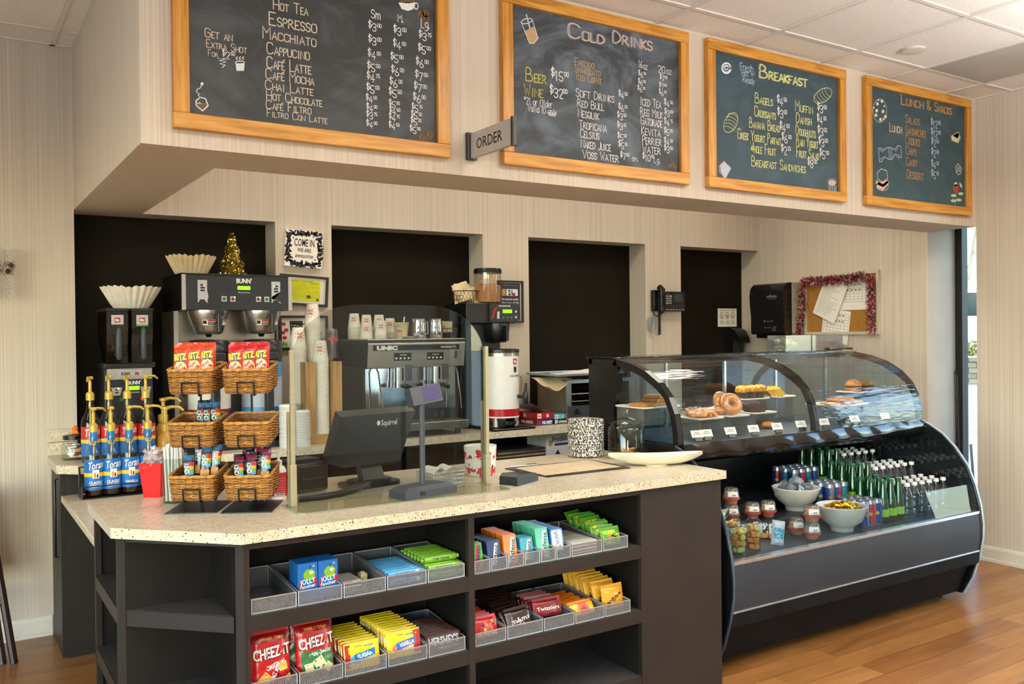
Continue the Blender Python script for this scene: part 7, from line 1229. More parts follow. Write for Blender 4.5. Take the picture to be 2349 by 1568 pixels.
# name cards along the front of the pastry shelf
for i, px in enumerate((1598, 1620, 1675, 1728, 1782, 1837, 1890, 1960, 2030)):
    p = onZ(px, 1003, .978); x = onY(px, 1000, 3.12).x; o = thing('name_card', 'white pastry name card in the case, %s from the counter side' % ('first', 'second', 'third', 'fourth', 'fifth', 'sixth', 'seventh', 'eighth', 'ninth')[i], 'name card', (x, 3.105, .979), group='pastry name cards'); o.rotation_euler = (R(-28), 0, R(-12))
    MB().box(-.032, .032, -.001, .001, .018, .056, 'paper_white').rect(-.02, .02, .034, .037, 'ink_grey', lambda x, y: (x, -.0014, y)).rect(-.012, .012, .042, .045, 'ink_grey', lambda x, y: (x, -.0014, y)).build('card', o, smooth=False); MB().box(-.02, .02, -.004, .004, 0, .018, 'case_black').build('clip', o, smooth=False)
# ---------------------------------------------------------------- pastries on plates and clear risers
mat('plate_white', 'e9e4da', .25); mat('bread_gold', 'b7742c', .8, vary=.2, scale=40, bump=.5); mat('bread_brown', '7b4a1c', .85, vary=.2, scale=50, bump=.5); mat('donut_glaze', 'b9763a', .2, coat=.6, vary=.12, scale=20); mat('danish', 'c8884a', .5, vary=.3, scale=35, bump=.8); mat('choc_cake', '2c170f', .75, vary=.2, scale=60, bump=.8); mat('muffin_top', 'c98a25', .8, vary=.3, scale=60, bump=1.); mat('muffin_cup', '2a1a12', .6); mat('lemon_loaf', 'b98d22', .75, vary=.3, scale=40, bump=.6); mat('icing', 'e8dccb', .5)
def riser(x0, x1, y0, y1, z, lab):
    z0 = .9785
    o = thing('riser', 'clear acrylic riser under the '+lab, 'riser', ((x0+x1)/2, (y0+y1)/2, z0)); b = MB(); w, d, h = (x1-x0)/2, (y1-y0)/2, z-z0
    b.box(-w, w, -d, d, h-.004, h, 'riser_clear').box(-w, -w+.004, -d, d, 0, h-.004, 'riser_clear').box(w-.004, w, -d, d, 0, h-.004, 'riser_clear').box(-w+.004, w-.004, d-.004, d, 0, h-.004, 'riser_clear'); b.build('riser', o, smooth=False)
    MB().prism(rrect(2*w+.02, 2*d+.02, .02), 'z', 0, .004, 'plate_white').tube([(x, y, .005) for x, y in rrect(2*w+.02, 2*d+.02, .02)], .003, 'plate_white', 5, True).build('plate', loc=((x0+x1)/2, (y0+y1)/2, z+.0005), label='white rectangular plate under the '+lab, cat='plate')
    return z+.0055
def rough(prof, mt, n=18, seed=1, amp=.12):
    q = random.Random(seed); b = MB(); ph = [q.uniform(0, 6) for _ in range(4)]
    def fn(u, v):
        s = v*(len(prof)-1); k = min(int(s), len(prof)-2); f = s-k; r = prof[k][0]*(1-f)+prof[k+1][0]*f; z = prof[k][1]*(1-f)+prof[k+1][1]*f; a = 6.2832*u; m = 1+amp*(math.sin(3*a+ph[0])*.5+math.sin(7*a+ph[1]+5*v)*.3+math.sin(11*v+ph[2]+2*a)*.2); return (r*m*math.cos(a), r*m*math.sin(a), z*(1+amp*.4*math.sin(5*a+ph[3])))
    b.grid(fn, n, 10, mt, wrap=True); return b
def xz(px, py, Y): p = onY(px, py, Y); return p.x, p.z
# bread slices
x, z = xz(1480, 932, 3.36); zp = riser(x-.10, x+.13, 3.26, 3.46, z, 'banana bread slices')
sl_ = MB().prism(rrect(.10, .016, .004), 'z', 0, .085, 'bread_gold').build('bread_slice', bevel=.004, label='x', cat='bread', group='banana bread slices')
for k, (dx, dy, dz, nm) in enumerate(((-.04, 3.34, 0, 'lying nearest the case end'), (.05, 3.36, 0, 'lying at the bottom of the pile'), (.055, 3.365, .0175, 'second in the pile'), (.06, 3.37, .035, 'topmost of the pile'))):
    c = sl_ if k == 0 else copy_thing(sl_); c.location = (x+dx, dy+.04, zp+dz+.0085); c.rotation_euler = (R(90), 0, .15*k); c['label'] = 'banana bread slice '+nm
# danishes, doughnuts, chocolate cake, muffins, lemon loaf
x, z = xz(1610, 958, 3.26); zp = riser(x-.085, x+.075, 3.19, 3.34, z, 'almond danishes')
def danish(seed):
    b = MB(); q = random.Random(seed)
    for k in range(7): a = -.9+.3*k; b.tube([(-.045*math.cos(a*.5)+.0, -.04+.012*k, .008), (-.02, -.035+.012*k, .03+.004*(k % 2)), (.02, -.035+.012*k, .03-.003*(k % 2)), (.045, -.03+.011*k, .008)], [.008, .012, .012, .008], 'danish', 7)
    for k in range(14): b.disc(q.uniform(-.03, .03), q.uniform(-.03, .04), .006, .004, 'icing', lambda x, y: (x, y, .046), 6, rot=k)
    return b.build('danish_pastry', cat='pastry', group='almond danishes', label='x')
d0 = danish(1)
for k, (dx, y, nm, rz) in enumerate(((-.03, 3.235, 'glazed almond danish at the plate front', .3), (.03, 3.26, 'glazed almond danish nearer the doughnuts', -.4), (-.005, 3.30, 'glazed almond danish at the back of its plate', 1.))): c = d0 if k == 0 else copy_thing(d0); c.location = (x+dx, y, zp); c.rotation_euler = (0, 0, rz); c['label'] = nm
def torus(Rr, r, mt, name):
    b = MB(); b.grid(lambda u, v: ((Rr+r*math.cos(6.2832*v))*math.cos(6.2832*u), (Rr+r*math.cos(6.2832*v))*math.sin(6.2832*u), .85*r*math.sin(6.2832*v)), 28, 14, mt); return b
x, z = xz(1668, 952, 3.33); zp = riser(x-.065, x+.075, 3.25, 3.42, z, 'glazed doughnuts')
dn = torus(.036, .025, 'donut_glaze', 'd').build('doughnut', label='glazed doughnut leaning upright with its hole showing', cat='doughnut', group='glazed doughnuts')
dn.location = (x, 3.30, zp+.058); dn.rotation_euler = (R(62), 0, R(-22)); c = copy_thing(dn, loc=(x-.045, 3.36, zp+.022), label='glazed doughnut lying flat behind the leaning one'); c.rotation_euler = (0, 0, 0); c = copy_thing(dn, loc=(x-.005, 3.365, zp+.062), label='glazed doughnut leaning behind the front doughnut'); c.rotation_euler = (R(70), 0, R(10))
x, z = xz(1735, 945, 3.42); zp = riser(x-.085, x+.075, 3.35, 3.50, z, 'chocolate loaf slices')
cs = MB().prism([(-.045, 0), (.045, 0), (.04, .055), (.0, .07), (-.04, .055)], 'y', -.009, .009, 'choc_cake').build('chocolate_slice', bevel=.003, label='x', cat='cake', group='chocolate loaf slices')
for k in range(5): c = cs if k == 0 else copy_thing(cs); c.location = (x-.05+.024*k, 3.425, zp+.002); c.rotation_euler = (R(-38), 0, R(70)); c['label'] = 'chocolate loaf slice, %s from the doughnuts' % ('first', 'second', 'third', 'fourth', 'last')[k]
x, z = xz(1760, 922, 3.45); zp = riser(x-.09, x+.10, 3.53, 3.66, z+.012, 'crumb muffins')
for k, (dx, nm) in enumerate(((-.075, 'nearest the doughnuts'), (-.005, 'in the middle of its row'), (.065, 'nearest the black arch'))):
    o = thing('muffin', 'golden crumb muffin in a dark paper case, '+nm, 'muffin', (x+dx+.01, 3.575, zp), group='crumb muffins'); MB().lathe([(.026, 0), (.035, .038)], 'muffin_cup', 20).build('paper_case', o); rough([(.035, .036), (.04, .045), (.036, .062), (.018, .072), (0, .074)], 'muffin_top', 18, k+3, .16).build('top', o)
x, z = xz(1815, 915, 3.48); zp = riser(x-.07, x+.075, 3.52, 3.66, z+.01, 'lemon loaf slices')
ll = MB().prism([(-.05, 0), (.05, 0), (.046, .05), (.0, .068), (-.046, .05)], 'y', -.011, .011, 'lemon_loaf').build('lemon_slice', bevel=.003, label='x', cat='cake', group='lemon loaf slices')
for k in range(4): c = ll if k == 0 else copy_thing(ll); c.location = (x-.05+.03*k, 3.59, zp+.002); c.rotation_euler = (R(-40), 0, R(65)); c['label'] = 'yellow lemon loaf slice, %s from the crumb muffins' % ('first', 'second', 'third', 'fourth')[k]
x, z = xz(1915, 927, 3.30); zp = riser(x-.12, x+.16, 3.20, 3.40, z, 'chocolate chip cookies'); bigc = rough([(0, 0), (.045, 0), (.05, .006), (.044, .013), (.02, .016), (0, .016)], 'cookie', 22, 5, .05); [bigc.disc(.03*math.cos(a), .03*math.sin(a*1.7), .005, .004, 'choc_cake', lambda x, y: (x, y, .0172), 6) for a in range(7)]
bc = bigc.build('cookie', label='x', cat='cookie', group='chocolate chip cookies in the case')
for k, (dx, y, dz, nm) in enumerate(((-.09, 3.25, 0, 'at the arch end of the plate'), (.02, 3.25, 0, 'in the middle of the plate front'), (.12, 3.26, 0, 'at the far end of the plate front'), (-.04, 3.31, .0, 'in the middle of the plate back'), (.07, 3.33, 0, 'at the far end of the plate back'), (-.03, 3.27, .019, 'stacked over the arch end'), (.07, 3.28, .019, 'stacked over the far end'))): c = bc if k == 0 else copy_thing(bc); c.location = (x+dx, y, zp+dz); c.rotation_euler = (0, 0, k); c['label'] = 'chocolate chip cookie '+nm
x, z = xz(1975, 900, 3.48); zp = riser(x-.10, x+.14, 3.44, 3.58, z+.004, 'seeded sandwich rolls')
for k, dx in enumerate((-.045, .065)):
    o = thing('sandwich_roll', ('seeded round sandwich roll nearer the black arch', 'seeded round sandwich roll at the far end of the case')[k], 'sandwich', (x+dx, 3.50, zp), group='seeded sandwich rolls'); rough([(0, 0), (.046, .002), (.052, .018), (.05, .028)], 'bread_gold', 20, 2+k, .04).build('lower_half', o); MB().lathe([(.052, .028), (.055, .032), (.052, .036)], 'choc_cake', 20).build('filling', o); rough([(.051, .036), (.053, .046), (.045, .062), (.025, .073), (0, .076)], 'danish', 20, 7+k, .05).build('top_half', o)
o = rough([(0, 0), (.035, .002), (.04, .015), (.03, .03), (0, .034)], 'bread_gold', 16, 9, .15).build('scone', label='small golden scone low behind the name cards', cat='pastry'); p = xz(1762, 968, 3.3); o.location = (p[0], 3.3, .9795)
# ---------------------------------------------------------------- drinks on the stepped deck
def water():
    t = thing('water_bottle', 'x', 'water bottle'); MB().lathe([(.028, 0), (.031, .004), (.0305, .05), (.029, .055), (.031, .06), (.031, .11), (.026, .135), (.015, .155), (.0125, .163), (.0125, .175)], 'pet', 18).build('bottle', t); MB().lathe([(.0145, .172), (.0145, .189), (0, .19)], 'white_plastic', 14).build('cap', t); MB().lathe([(.0315, .062), (.0315, .105)], 'pet', 18, caps=False).build('label', t); return t
w0 = water(); DA, DB, DC = .4905, .5505, .6005
def rows(pro, xs_, ys_, z, fmt, group, jx=0.):
    for j, y in enumerate(ys_):
        for i, x in enumerate(xs_):
            if x+jx*j > X1-.068: continue
            copy_thing(pro, loc=(x+jx*j+random.uniform(-.001, .001), y, z), rz=random.uniform(0, 6), label=fmt[j], group=group)
rows(w0, [4.357+.0675*i for i in range(7)], [2.862, 2.93, 2.998], DA, ['clear water bottle in the front row on the lowest step', 'clear water bottle in the second row on the lowest step', 'clear water bottle in the back row on the lowest step'], 'clear water bottles on the lowest step')
rows(w0, [4.385+.0675*i for i in range(6)], [3.072, 3.14, 3.208], DB, ['clear water bottle in the front row on the middle step', 'clear water bottle in the second row on the middle step', 'clear water bottle in the back row on the middle step'], 'clear water bottles on the middle step')
rows(w0, [4.42+.0675*i for i in range(6)], [3.305, 3.375, 3.445], DC, ['clear water bottle in the front row on the top step', 'clear water bottle in the second row on the top step', 'clear water bottle in the back row on the top step'], 'clear water bottles on the top step'); kill(w0)
mat('green_cap', '0d4b2a', .4)
t = thing('green_bottle', 'x', 'sparkling water bottle'); MB().lathe([(.026, 0), (.029, .004), (.031, .05), (.030, .09), (.022, .15), (.0145, .19), (.0135, .212)], 'green_glass', 18).build('bottle', t); MB().lathe([(.0155, .205), (.0155, .222), (0, .224)], 'green_cap', 14).build('cap', t); b = MB().lathe([(.0315, .035), (.0315, .075)], 'pk_lime', 18, caps=False); b.build('label', t); g0 = t
for xs_, ys_, z, st_ in (([4.155, 4.222, 4.289], [2.868, 2.936, 3.004], DA, 'lowest'), ([4.185, 4.252, 4.319], [3.074, 3.142, 3.21], DB, 'middle'), ([4.22, 4.288, 4.355], [3.305, 3.373, 3.441], DC, 'top')): rows(g0, xs_, ys_, z, ['green glass bottle in the front row on the %s step' % st_, 'green glass bottle in the second row on the %s step' % st_, 'green glass bottle in the back row on the %s step' % st_], 'green bottles on the %s step' % st_)
kill(g0)
mat('can_silver', '9da2aa', .3, metal=.8); mat('can_blue', '1a3576', .35, metal=.2); mat('can_teal', '1f6a80', .35, metal=.2); mat('can_red', 'b2323a', .3, metal=.3); mat('can_gold', 'c89a3d', .3, metal=.6)
def can(c1, c2):
    t = thing('drink_can', 'x', 'can'); r = .026; MB().lathe([(.022, 0), (r, .008), (r, .118), (.0225, .129), (.0225, .134), (.0205, .134), (.0205, .131), (0, .131)], 'can_silver', 20).build('body', t); f = lambda e: (lambda x, y: ((r+e)*math.sin(x/r), -(r+e)*math.cos(x/r), y)); b = MB()
    for k in range(4): a = (k-1.5)*.041; b.grid(lambda u, v: f(.0005)(a-.02+.041*u-.006*v, .01+.105*v), 6, 2, c1 if (k % 2 or k == 0) else c2)
    b.disc(0, .065, .011, .009, 'can_gold', f(.001), 12); b.disc(.082, .065, .011, .009, 'can_gold', f(.001), 12); b.build('print', t); MB().tube([(.0, .006+.008*math.cos(a), .1325+0*a) if 0 else (.006*math.sin(a), .004+.009*math.cos(a), .1325) for a in [R(36*q) for q in range(10)]], .0012, 'can_silver', 5, True).build('ring_pull', t); return t
cans = [can('can_blue', 'can_silver'), can('can_blue', 'can_red'), can('can_teal', 'can_blue')]
for xs_, ys_, z, st_ in (([3.985, 4.040, 4.095], [2.862, 2.918, 2.974], DA, 'lowest'), ([3.985, 4.043, 4.1], [3.07, 3.128, 3.186], DB, 'middle'), ([3.98, 4.037, 4.094, 4.15], [3.30, 3.36, 3.42], DC, 'top')):
    for j, y in enumerate(ys_):
        for i, x in enumerate(xs_):
            q = (i+2*j) % 3; copy_thing(cans[q], loc=(x, y, z), rz=R(-30)+random.uniform(-.6, .6), label='%s energy drink can in the %s row on the %s step' % (('blue and silver', 'blue and red', 'teal and blue')[q], ('front', 'second', 'back')[j], st_), group='energy drink cans on the %s step' % st_)
for c in cans: kill(c)
mat('bowl_white', 'd8d2c6', .25, vary=.03)
def bowl(x, y, z, label, r=.127, h=.12):
    t = thing('serving_bowl', label, 'bowl', (x, y, z)); MB().lathe([(.055, 0), (.058, .02), (.06, .022), (.10, .055), (r, h), (r-.004, h+.002), (r-.008, h), (.095, .06), (.05, .03), (0, .026)], 'bowl_white', 36).build('bowl', t); return t
bowl(3.83, 3.165, DB, 'white bowl of clear plastic shot cups on the middle step'); bowl(3.83, 2.878, DA, 'white bowl of gold wrapped sweets behind the low front glass', h=.128)
clear('creamer_clear', 'dfe3e6', 1.5, .08, .08, 'b5bcc2', .4)
cc = MB().lathe([(.022, 0), (.030, .038), (.028, .038), (.02, .003), (0, .002)], 'creamer_clear', 16).build('portion_cup', label='small clear plastic cup jumbled in the back white bowl', cat='cup', group='clear plastic cups in the back bowl')
for i in range(22): c = cc if i == 0 else copy_thing(cc); k = i//10; a = i*2.4; rr = (.075, .06, .03)[min(k, 2)]*math.sqrt((i % 10+.5)/10); c.location = (3.83+rr*math.cos(a), 3.165+rr*math.sin(a), DB+.085+.022*k); c.rotation_euler = (random.uniform(-1.3, 1.3), random.uniform(-1.3, 1.3), a)
mat('gold_foil', 'c9a426', .25, metal=.8, vary=.25, scale=60)
gs = MB().box(-.022, .022, -.009, .009, -.006, .006, 'gold_foil').add([(-.022, -.009, 0), (-.034, -.013, .004), (-.034, .013, -.004), (-.022, .009, 0)], [(0, 1, 2, 3)], 'gold_foil').add([(.022, -.009, 0), (.034, -.013, -.004), (.034, .013, .004), (.022, .009, 0)], [(0, 1, 2, 3)], 'gold_foil').build('gold_sweet', label='gold foil wrapped sweet in the front white bowl', cat='sweet', group='gold wrapped sweets', bevel=.002, seg=1)
for i in range(60): c = gs if i == 0 else copy_thing(gs); k = i//24; a = i*2.4; rr = (.092, .088, .05)[k]*math.sqrt((i % 24+.5)/24); c.location = (3.83+rr*math.cos(a), 2.878+rr*math.sin(a), DA+.098+.014*k+random.uniform(0, .006)); c.rotation_euler = (random.uniform(-.6, .6), random.uniform(-.6, .6), random.uniform(0, 6))
# ---------------------------------------------------------------- fruit cups, snack tubs and packs at the near end
mat('melon_orange', 'e08a2c', .35, vary=.12, scale=30); mat('melon_green', 'c3cd6a', .35, vary=.12, scale=30); mat('pineapple', 'e3b83a', .4, vary=.12); mat('yogurt', 'efe9e1', .4); mat('berry', '20203a', .4, vary=.2); mat('strawberry', 'c9473a', .4, vary=.2)
def fruitcup(kind):
    t = thing('fruit_cup', 'x', 'fruit cup'); MB().lathe([(.028, 0), (.030, .003), (.040, .095), (.042, .097)], 'cup_clear', 22, caps=False).lathe([(.0425, .095), (.043, .10), (.040, .104), (.036, .12), (.02, .134), (0, .136)], 'cup_clear', 22, caps=False).build('cup', t); q = random.Random(hash(kind) % 99 if 0 else len(kind)*7)
    if kind == 'parfait':
        MB().lathe([(0, .003), (.027, .003), (.034, .055), (0, .058)], 'yogurt', 20, caps=False).lathe([(0, .058), (.034, .056), (.036, .066), (0, .07)], 'strawberry', 20, caps=False).build('yogurt', t)
        for x, y in ((-.012, -.01), (.014, -.014), (.0, .012)): rough([(0, 0), (.010, .003), (.011, .010), (.006, .018), (0, .019)], 'berry', 10, 3, .1).build('blueberry', t).location = (x, y, .072)
    else:
        cs_ = {'melon': ['melon_orange', 'melon_green', 'pineapple'], 'mixed': ['melon_orange', 'melon_orange', 'strawberry', 'melon_green'], 'pine': ['pineapple', 'melon_orange', 'pineapple']}[kind]
        for z in (.012, .038, .064, .088):
            for k in range(4): a = k*1.57+z*40; r = .013+.08*z; MB().cbox((0, 0, 0), .022, .02, .022, q.choice(cs_), Matrix.Rotation(q.uniform(0, 3), 4, 'Z') @ Matrix.Rotation(q.uniform(-.5, .5), 4, 'X')).build('fruit_chunk', t, bevel=.004).location = (r*math.cos(a), r*math.sin(a), z+.008)
    return t
FC = [fruitcup(k) for k in ('parfait', 'melon', 'mixed', 'pine')]
for k, (x, y, q, nm) in enumerate(((2.935, 2.832, 0, 'clear cup of yogurt and blueberries at the case end'), (3.037, 2.836, 1, 'clear cup of orange and green melon next to the yogurt cup'), (3.139, 2.842, 2, 'clear cup of mixed fruit next to the small snack bag'), (2.905, 2.938, 2, 'clear fruit cup behind the yogurt cup'), (3.007, 2.942, 3, 'clear cup of yellow pineapple in the second row'), (3.109, 2.946, 1, 'clear cup of melon in the second row beside the snack packs'))): copy_thing(FC[q], loc=(x, y, DA), rz=k*.7, scale=(1.13,)*3, label=nm, group='fruit cups in the case')
for c in FC: kill(c)
mat('tub_red', 'b22a2a', .35)
clear('tub_clear', 'eef0f0', 1.3, .06, .05, 'c9c4bb', .15)
def tub():
    t = thing('snack_tub', 'x', 'snack tub'); MB().lathe([(.028, 0), (.036, .028), (.042, .03)], 'tub_clear', 22, caps=True).build('dip_cup', t); MB().lathe([(.043, .028), (.043, .036), (.04, .036)], 'tub_red', 24).build('red_rim', t); MB().lathe([(.042, .036), (.034, .078), (.028, .084), (0, .084)], 'tub_clear', 22, caps=False).build('dome', t); MB().lathe([(0, .004), (.026, .004), (.034, .027), (0, .028)], 'melon_orange', 18, caps=False).lathe([(0, .038), (.036, .039), (.030, .062), (0, .066)], 'cookie', 18, caps=False).build('snack', t)
    rad = lambda y: .0425-.19*(y-.036)+.001; f = lambda x, y: (rad(y)*math.sin(x/.038), -rad(y)*math.cos(x/.038), y); b = MB().rect(-.024, .024, .044, .068, 'paper_white', f, 6, 1); [b.rect(-.004+.0035*k, -.002+.0035*k, .047, .055, 'ink_black', lambda x, y: (f(x, y)[0]*1.01, f(x, y)[1]*1.01, y)) for k in range(6)]; b.build('label', t); return t
tb = tub()
for k, (x, y, z, nm) in enumerate(((3.335, 3.16, DB, 'red rimmed dip tub on the middle step behind the round packs'), (3.46, 3.135, DB, 'red rimmed dip tub on the middle step, second from the end'), (3.56, 3.12, DB, 'red rimmed dip tub on the middle step nearest the cup bowl'), (3.565, 2.945, DA, 'red rimmed dip tub on the lowest step behind the snack packs'), (3.545, 2.835, DA, 'red rimmed dip tub lowest of its stacked pair by the front glass'), (3.545, 2.835, DA+.0845, 'red rimmed dip tub topmost of its stacked pair'), (3.335, 3.16, DB+.0845, 'red rimmed dip tub stacked at the case end beside the counter'))): copy_thing(tb, loc=(x, y, z), rz=R(-35), label=nm, group='red rimmed dip tubs')
kill(tb)
def p3(): b = MB(); F = pillow(b, .085, .085, .02, 'pk_black', crimp=.0); b.text('P3', .06, 'pk_white', -.006, .048, F(.0012), w=.055, bold=.04); b.shape([(.02, .05), (.034, .078), (.012, .07)], 'pk_lime', F(.0012)); b.rect(-.036, .036, .004, .026, 'melon_orange', F(.0008), 5, 2); return b
o = p3().build('snack_pack', label='x', cat='snack pack', group='black protein snack packs')
for k, (x, y, z, tx, nm) in enumerate(((3.40, 2.93, DA, -.3, 'black snack pack at the front of the leaning row'), (3.37, 2.96, DA, -.3, 'second black snack pack in the leaning row'), (3.34, 2.985, DA, -.3, 'third black snack pack in the leaning row'), (3.29, 3.0, DA, -.3, 'last black snack pack in the leaning row'), (3.20, 3.10, DB, -.15, 'black snack pack on the middle step below the dip tubs'), (3.13, 3.13, DB+.0, -.15, 'black snack pack on the middle step nearest the counter'))): c = o if k == 0 else copy_thing(o); c.location = (x, y, z+.003); c.rotation_euler = (tx, 0, R(-35)); c['label'] = nm
b = MB(); F = pillow(b, .06, .11, .024, 'pk_silver', crimp=.006, wob=.003); b.rect(-.022, .024, .03, .08, 'pk_teal', F(.0008), 5, 4); b.text('pure', .018, 'pk_white', 0, .06, F(.0014), w=.03); b.text('DIP', .014, 'pk_white', 0, .042, F(.0014), w=.02); o = b.build('snack_bag', label='small silver bag with a teal label behind the low front glass', cat='snack bag'); o.location = (3.30, 2.84, DA+.004); o.rotation_euler = (-.25, .15, R(-35))
# clear bins and a black scraper on top of the case
t = thing('acrylic_bin', 'clear open bin of pale wrapped sachets on top of the case', 'bin', (4.33, 3.62, 1.381)); w, d, h = .115, .07, .098; MB().box(-w, w, -d, -d+.004, 0, h, 'riser_clear').box(-w, w, d-.004, d, 0, h, 'riser_clear').box(-w, -w+.004, -d, d, 0, h, 'riser_clear').box(w-.004, w, -d, d, 0, h, 'riser_clear').box(-w, w, -d, d, 0, .004, 'riser_clear').build('bin', t, smooth=False)
mat('sachet_pale', 'd9d6b4', .4, vary=.15, scale=40); sc_ = MB().box(-.022, .022, -.013, .013, -.003, .003, 'sachet_pale').build('sachet', label='pale wrapped sachet heaped in the clear bin on the case', cat='sachet', group='pale sachets in the clear bin', bevel=.002, seg=1)
for i in range(40): c = sc_ if i == 0 else copy_thing(sc_); c.location = (4.33+random.uniform(-.085, .02), 3.62+random.uniform(-.045, .045), 1.393+.0014*i+random.uniform(0, .004)); c.rotation_euler = (random.uniform(-.7, .7), random.uniform(-.7, .7), random.uniform(0, 6))
t = thing('acrylic_bin', 'clear open bin holding a pink box on top of the case', 'bin', (4.60, 3.62, 1.381)); w = .145; MB().box(-w, w, -d, -d+.004, 0, h, 'riser_clear').box(-w, w, d-.004, d, 0, h, 'riser_clear').box(-w, -w+.004, -d, d, 0, h, 'riser_clear').box(w-.004, w, -d, d, 0, h, 'riser_clear').box(-w, w, -d, d, 0, .004, 'riser_clear').build('bin', t, smooth=False); mat('pink_card', 'b98d7b', .6); mat('gold_label', '9a6a3c', .5)
t = thing('glove_box', 'dull pink carton inside the second clear bin on the case', 'box', (4.61, 3.62, 1.386)); b = MB().box(-.12, .12, -.05, .05, 0, .058, 'pink_card'); b.rect(.03, .09, .03, .048, 'gold_label', lambda x, y: (x, -.0506, y)); b.build('box', t, smooth=False)
t = thing('serving_tongs', 'black serving tongs lying on top of the display case', 'tongs', (4.70, 3.515, 1.381), R(-20)); MB().tube([(-.10, -.004, .012), (0, -.012, .014), (.06, -.008, .012)], .006, 'gasket_black', 8).tube([(-.10, .004, .012), (0, .012, .014), (.06, .008, .012)], .006, 'gasket_black', 8).build('arm', t); MB().box(-.125, -.095, -.01, .01, .004, .02, 'gasket_black').build('hinge', t, bevel=.003)
# leaflets on the deck behind the front glass
# ================================================================ EDGES OF THE PICTURE AND OUTSIDE
mat('dark_wood', '2a1712', .35, vary=.15, scale=20, stretch=(1, 1, .1)); mat('fluff_white', 'e7e2d8', .9, vary=.05); mat('fluff_brown', '4a3428', .9)
t = thing('dark_chair', 'dark wooden folded chair leaning at the edge of the counter', 'chair', (.222, 4.76, 0))
def leg(x0, y0, z0, x1, y1, z1, nm): 
    b = MB(); b.tube([(x0, y0, z0), (x1, y1, z1)], .017, 'dark_wood', 8); b.build(nm, t)
leg(.035, -.05, 0, -.075, .06, .86, 'leg'); leg(-.01, -.03, .0, -.10, .10, .80, 'leg'); leg(-.36, -.05, 0, -.43, .06, .86, 'leg'); leg(-.33, -.03, 0, -.40, .10, .80, 'leg')
for z in (.28, .5, .78): k = z/.86; MB().tube([(.035-.11*k, -.05+.11*k, z), (-.36-.07*k, -.05+.11*k, z)], .014, 'dark_wood', 8).build('rail', t)
MB().box(-.42, -.04, -.03, .02, .40, .80, 'dark_wood').build('backrest', t, bevel=.01)
b = MB(); q = random.Random(2)
for i in range(1400):
    z = q.uniform(-.12, .12); r = .055*(1 if abs(z) > .02 else .6); a = q.uniform(0, 6.28); e = q.uniform(-.6, .6); d = Vector((math.cos(a)*math.cos(e), min(.25, math.sin(a)*math.cos(e)), math.sin(e))); o = Vector((r*.6*math.cos(a), min(.02, r*.6*math.sin(a)), z)); s = d.orthogonal().normalized()*.0014; l = q.uniform(.02, .035); c_ = 'fluff_brown' if -.01 < z < .05 else 'fluff_white'
    b.add([tuple(o-s), tuple(o+s), tuple(o+d*l)], [(0, 1, 2)], c_)
tag(b.build('yarn_ornament', smooth=False, loc=(.252, 5.0, 1.835)), 'fluffy white and brown hanging ornament at the wall edge', 'ornament')
# broom and squeegee in the slot window
t = thing('broom', 'dark broom handle standing upright in the slot window', 'broom', (5.86, 3.44, 0)); MB().tube([(0, .02, .06), (.0, .03, .9), (0, .035, 1.19)], .011, 'dark_wood', 8).build('handle', t); MB().tube([(0, .035+.010*math.cos(a), 1.205+.016*math.sin(a)) for a in [R(30*k) for k in range(12)]], .004, 'dark_wood', 6, True).build('hang_loop', t); MB().box(-.12, .12, -.03, .05, 0, .08, 'black_plastic').build('head', t, bevel=.01)
t = thing('dust_pan', 'white and black long dustpan leaning in the slot window', 'dustpan', (5.90, 3.33, 0)); MB().tube([(0, .02, .1), (-.01, .06, .72)], .009, 'silver_wire', 8).build('handle', t); MB().prism([(-.12, -.02), (.12, -.02), (.10, .02), (-.10, .02)], 'z', 0, .1, 'black_plastic').build('pan', t)
# seen through the slot window: kerb bed, stone wall, white van, bare trees
def stone():
    m = bpy.data.materials.new('stone_blocks'); m.use_nodes = True; nt = m.node_tree; p = nt.nodes['Principled BSDF']; p.inputs['Roughness'].default_value = .9
    br = node(nt, 'ShaderNodeTexBrick', _Scale=1., _Mortar_Size=.012, _Brick_Width=.42, _Row_Height=.16); br.inputs['Color1'].default_value = (*lin('a5977c'), 1); br.inputs['Color2'].default_value = (*lin('8c8069'), 1); br.inputs['Mortar'].default_value = (*lin('55503f'), 1)
    nt.links.new(coords(nt, (1, 1, 1), (R(90), 0, R(0))), br.inputs['Vector']); nt.links.new(br.outputs[0], p.inputs['Base Color']); MT['stone_blocks'] = m
stone(); mat('hedge_leaf', '8c8a3a', .8, vary=.35, scale=8); mat('bark_pale', 'b9aa90', .9, vary=.2, scale=12); mat('leaf_yellow', 'a9a04a', .8, vary=.3, scale=20); mat('van_white', 'e6e8ea', .3); mat('van_glass', '2b3a40', .1); mat('tyre_black', '15151a', .7)
PO = onZ(2222, 880, -.12); DO = Vector((PO.x, PO.y, 0)).normalized(); RO = math.atan2(DO.y, DO.x)-R(90)
t = thing('stone_planter', 'low stone block planter beyond the slot window', 'planter', PO, RO); MB().box(-4, 4, 0, .5, 0, .66, 'stone_blocks').build('blocks', t, smooth=False)
MB().box(-4, 4, -.03, .53, .66, .76, 'stone_blocks').build('coping', t, smooth=False)
b = MB(); q = random.Random(6)
for i in range(2600):
    c_ = Vector((q.uniform(-4, 4), q.uniform(.05, .5), .84+q.uniform(.0, .42))); u = Vector((q.uniform(-1, 1), q.uniform(-1, 1), q.uniform(-1, 1))).normalized()*.06; w_ = u.orthogonal().normalized()*.035; b.add([tuple(c_-u), tuple(c_+w_), tuple(c_+u), tuple(c_-w_)], [(0, 1, 2, 3)], 'hedge_leaf')
tag(b.build('hedge', smooth=False, loc=PO, rz=RO, kind='stuff'), 'yellow green hedge on top of the stone planter outside', 'hedge')
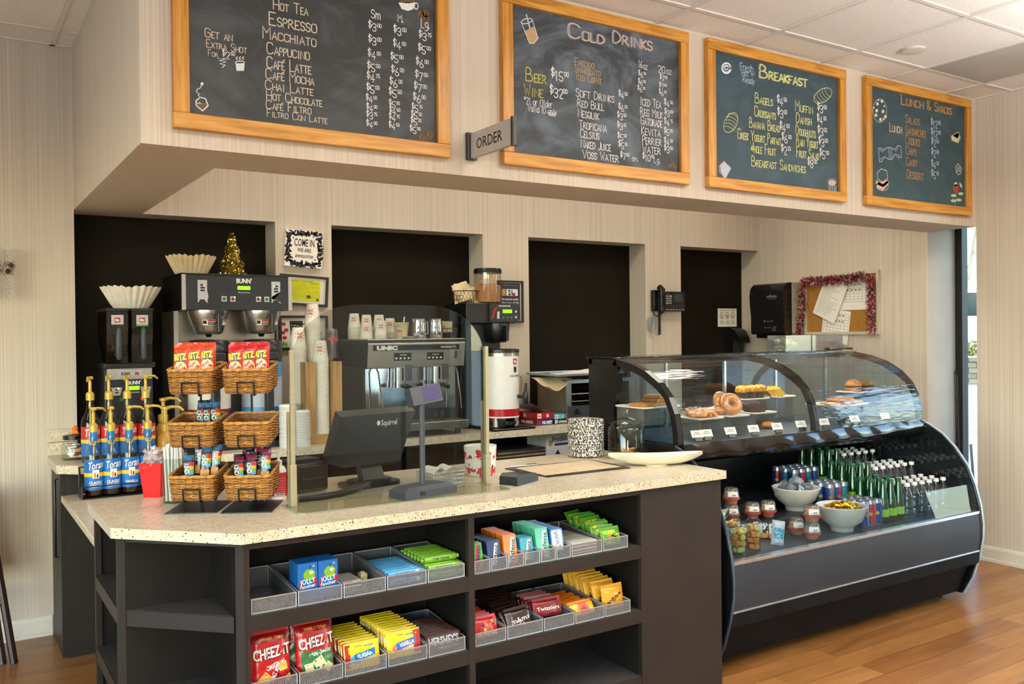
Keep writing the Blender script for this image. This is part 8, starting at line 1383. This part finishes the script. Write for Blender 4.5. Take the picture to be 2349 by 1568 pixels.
t = thing('white_van', 'white van parked beyond the hedge outside the slot window', 'van', PO+DO*9+Vector((-.8, .5, .55)), RO); t.scale = (1.3,)*3; MB().prism([(-2.4, .3), (2.3, .3), (2.4, .9), (1.9, 1.15), (1.2, 2.0), (-2.3, 2.05), (-2.45, 1.0)], 'y', -.9, .9, 'van_white').build('body', t, bevel=.08); MB().prism([(-2.1, 1.2), (1.55, 1.2), (1.1, 1.85), (-2.1, 1.88)], 'y', -.92, -.9, 'van_glass').build('side_window', t, smooth=False)
for x in (-1.5, 1.5): MB().cyl(.34, -.95, -.72, 'tyre_black', 20, Matrix.Rotation(R(90), 4, 'X') @ T(x, .33, 0) if 0 else T(x, 0, .33) @ Matrix.Rotation(R(90), 4, 'X') @ T(0, 0, 1.68)).build('wheel', t)
def tree(x, y, h, seed, label):
    t = thing('tree', label, 'tree', (x, y, -.12), group='trees outside the shop'); q = random.Random(seed); b = MB(); lv = MB()
    def br(p, d, l, r, n):
        e = p+d*l; b.tube([tuple(p), tuple(p+d*l*.5+Vector((q.uniform(-.05, .05), q.uniform(-.05, .05), 0))*l), tuple(e)], [r, r*.85, r*.65], 'bark_pale', 6)
        if n == 0:
            for i in range(9): c_ = e+Vector((q.uniform(-.5, .5), q.uniform(-.5, .5), q.uniform(-.4, .4))); u = Vector((q.uniform(-1, 1), q.uniform(-1, 1), q.uniform(-1, 1))).normalized()*.09; w_ = u.orthogonal().normalized()*.05; lv.add([tuple(c_-u), tuple(c_+w_), tuple(c_+u), tuple(c_-w_)], [(0, 1, 2, 3)], 'leaf_yellow')
            return
        for k in range(3): br(e, (d+Vector((q.uniform(-.8, .8), q.uniform(-.8, .8), q.uniform(.0, .5)))).normalized(), l*.72, r*.6, n-1)
    br(Vector((0, 0, 0)), Vector((0, 0, 1)), h*.34, .12, 4); b.build('trunk', t); lv.build('foliage', t, smooth=False)
pt = onZ(2213, 884, -.12); tree(pt.x, pt.y, 9, 1, 'pale barked tree with yellow leaves seen through the slot window'); pt = PO+DO*14; tree(pt.x, pt.y, 11, 2, 'taller tree with yellow leaves behind the van outside')
for i, (x, y) in enumerate(((12, -14), (6, -16), (0, -15), (18, -10))): tree(x, y, 7+i % 2, 10+i, 'tree on the street side behind the viewpoint')
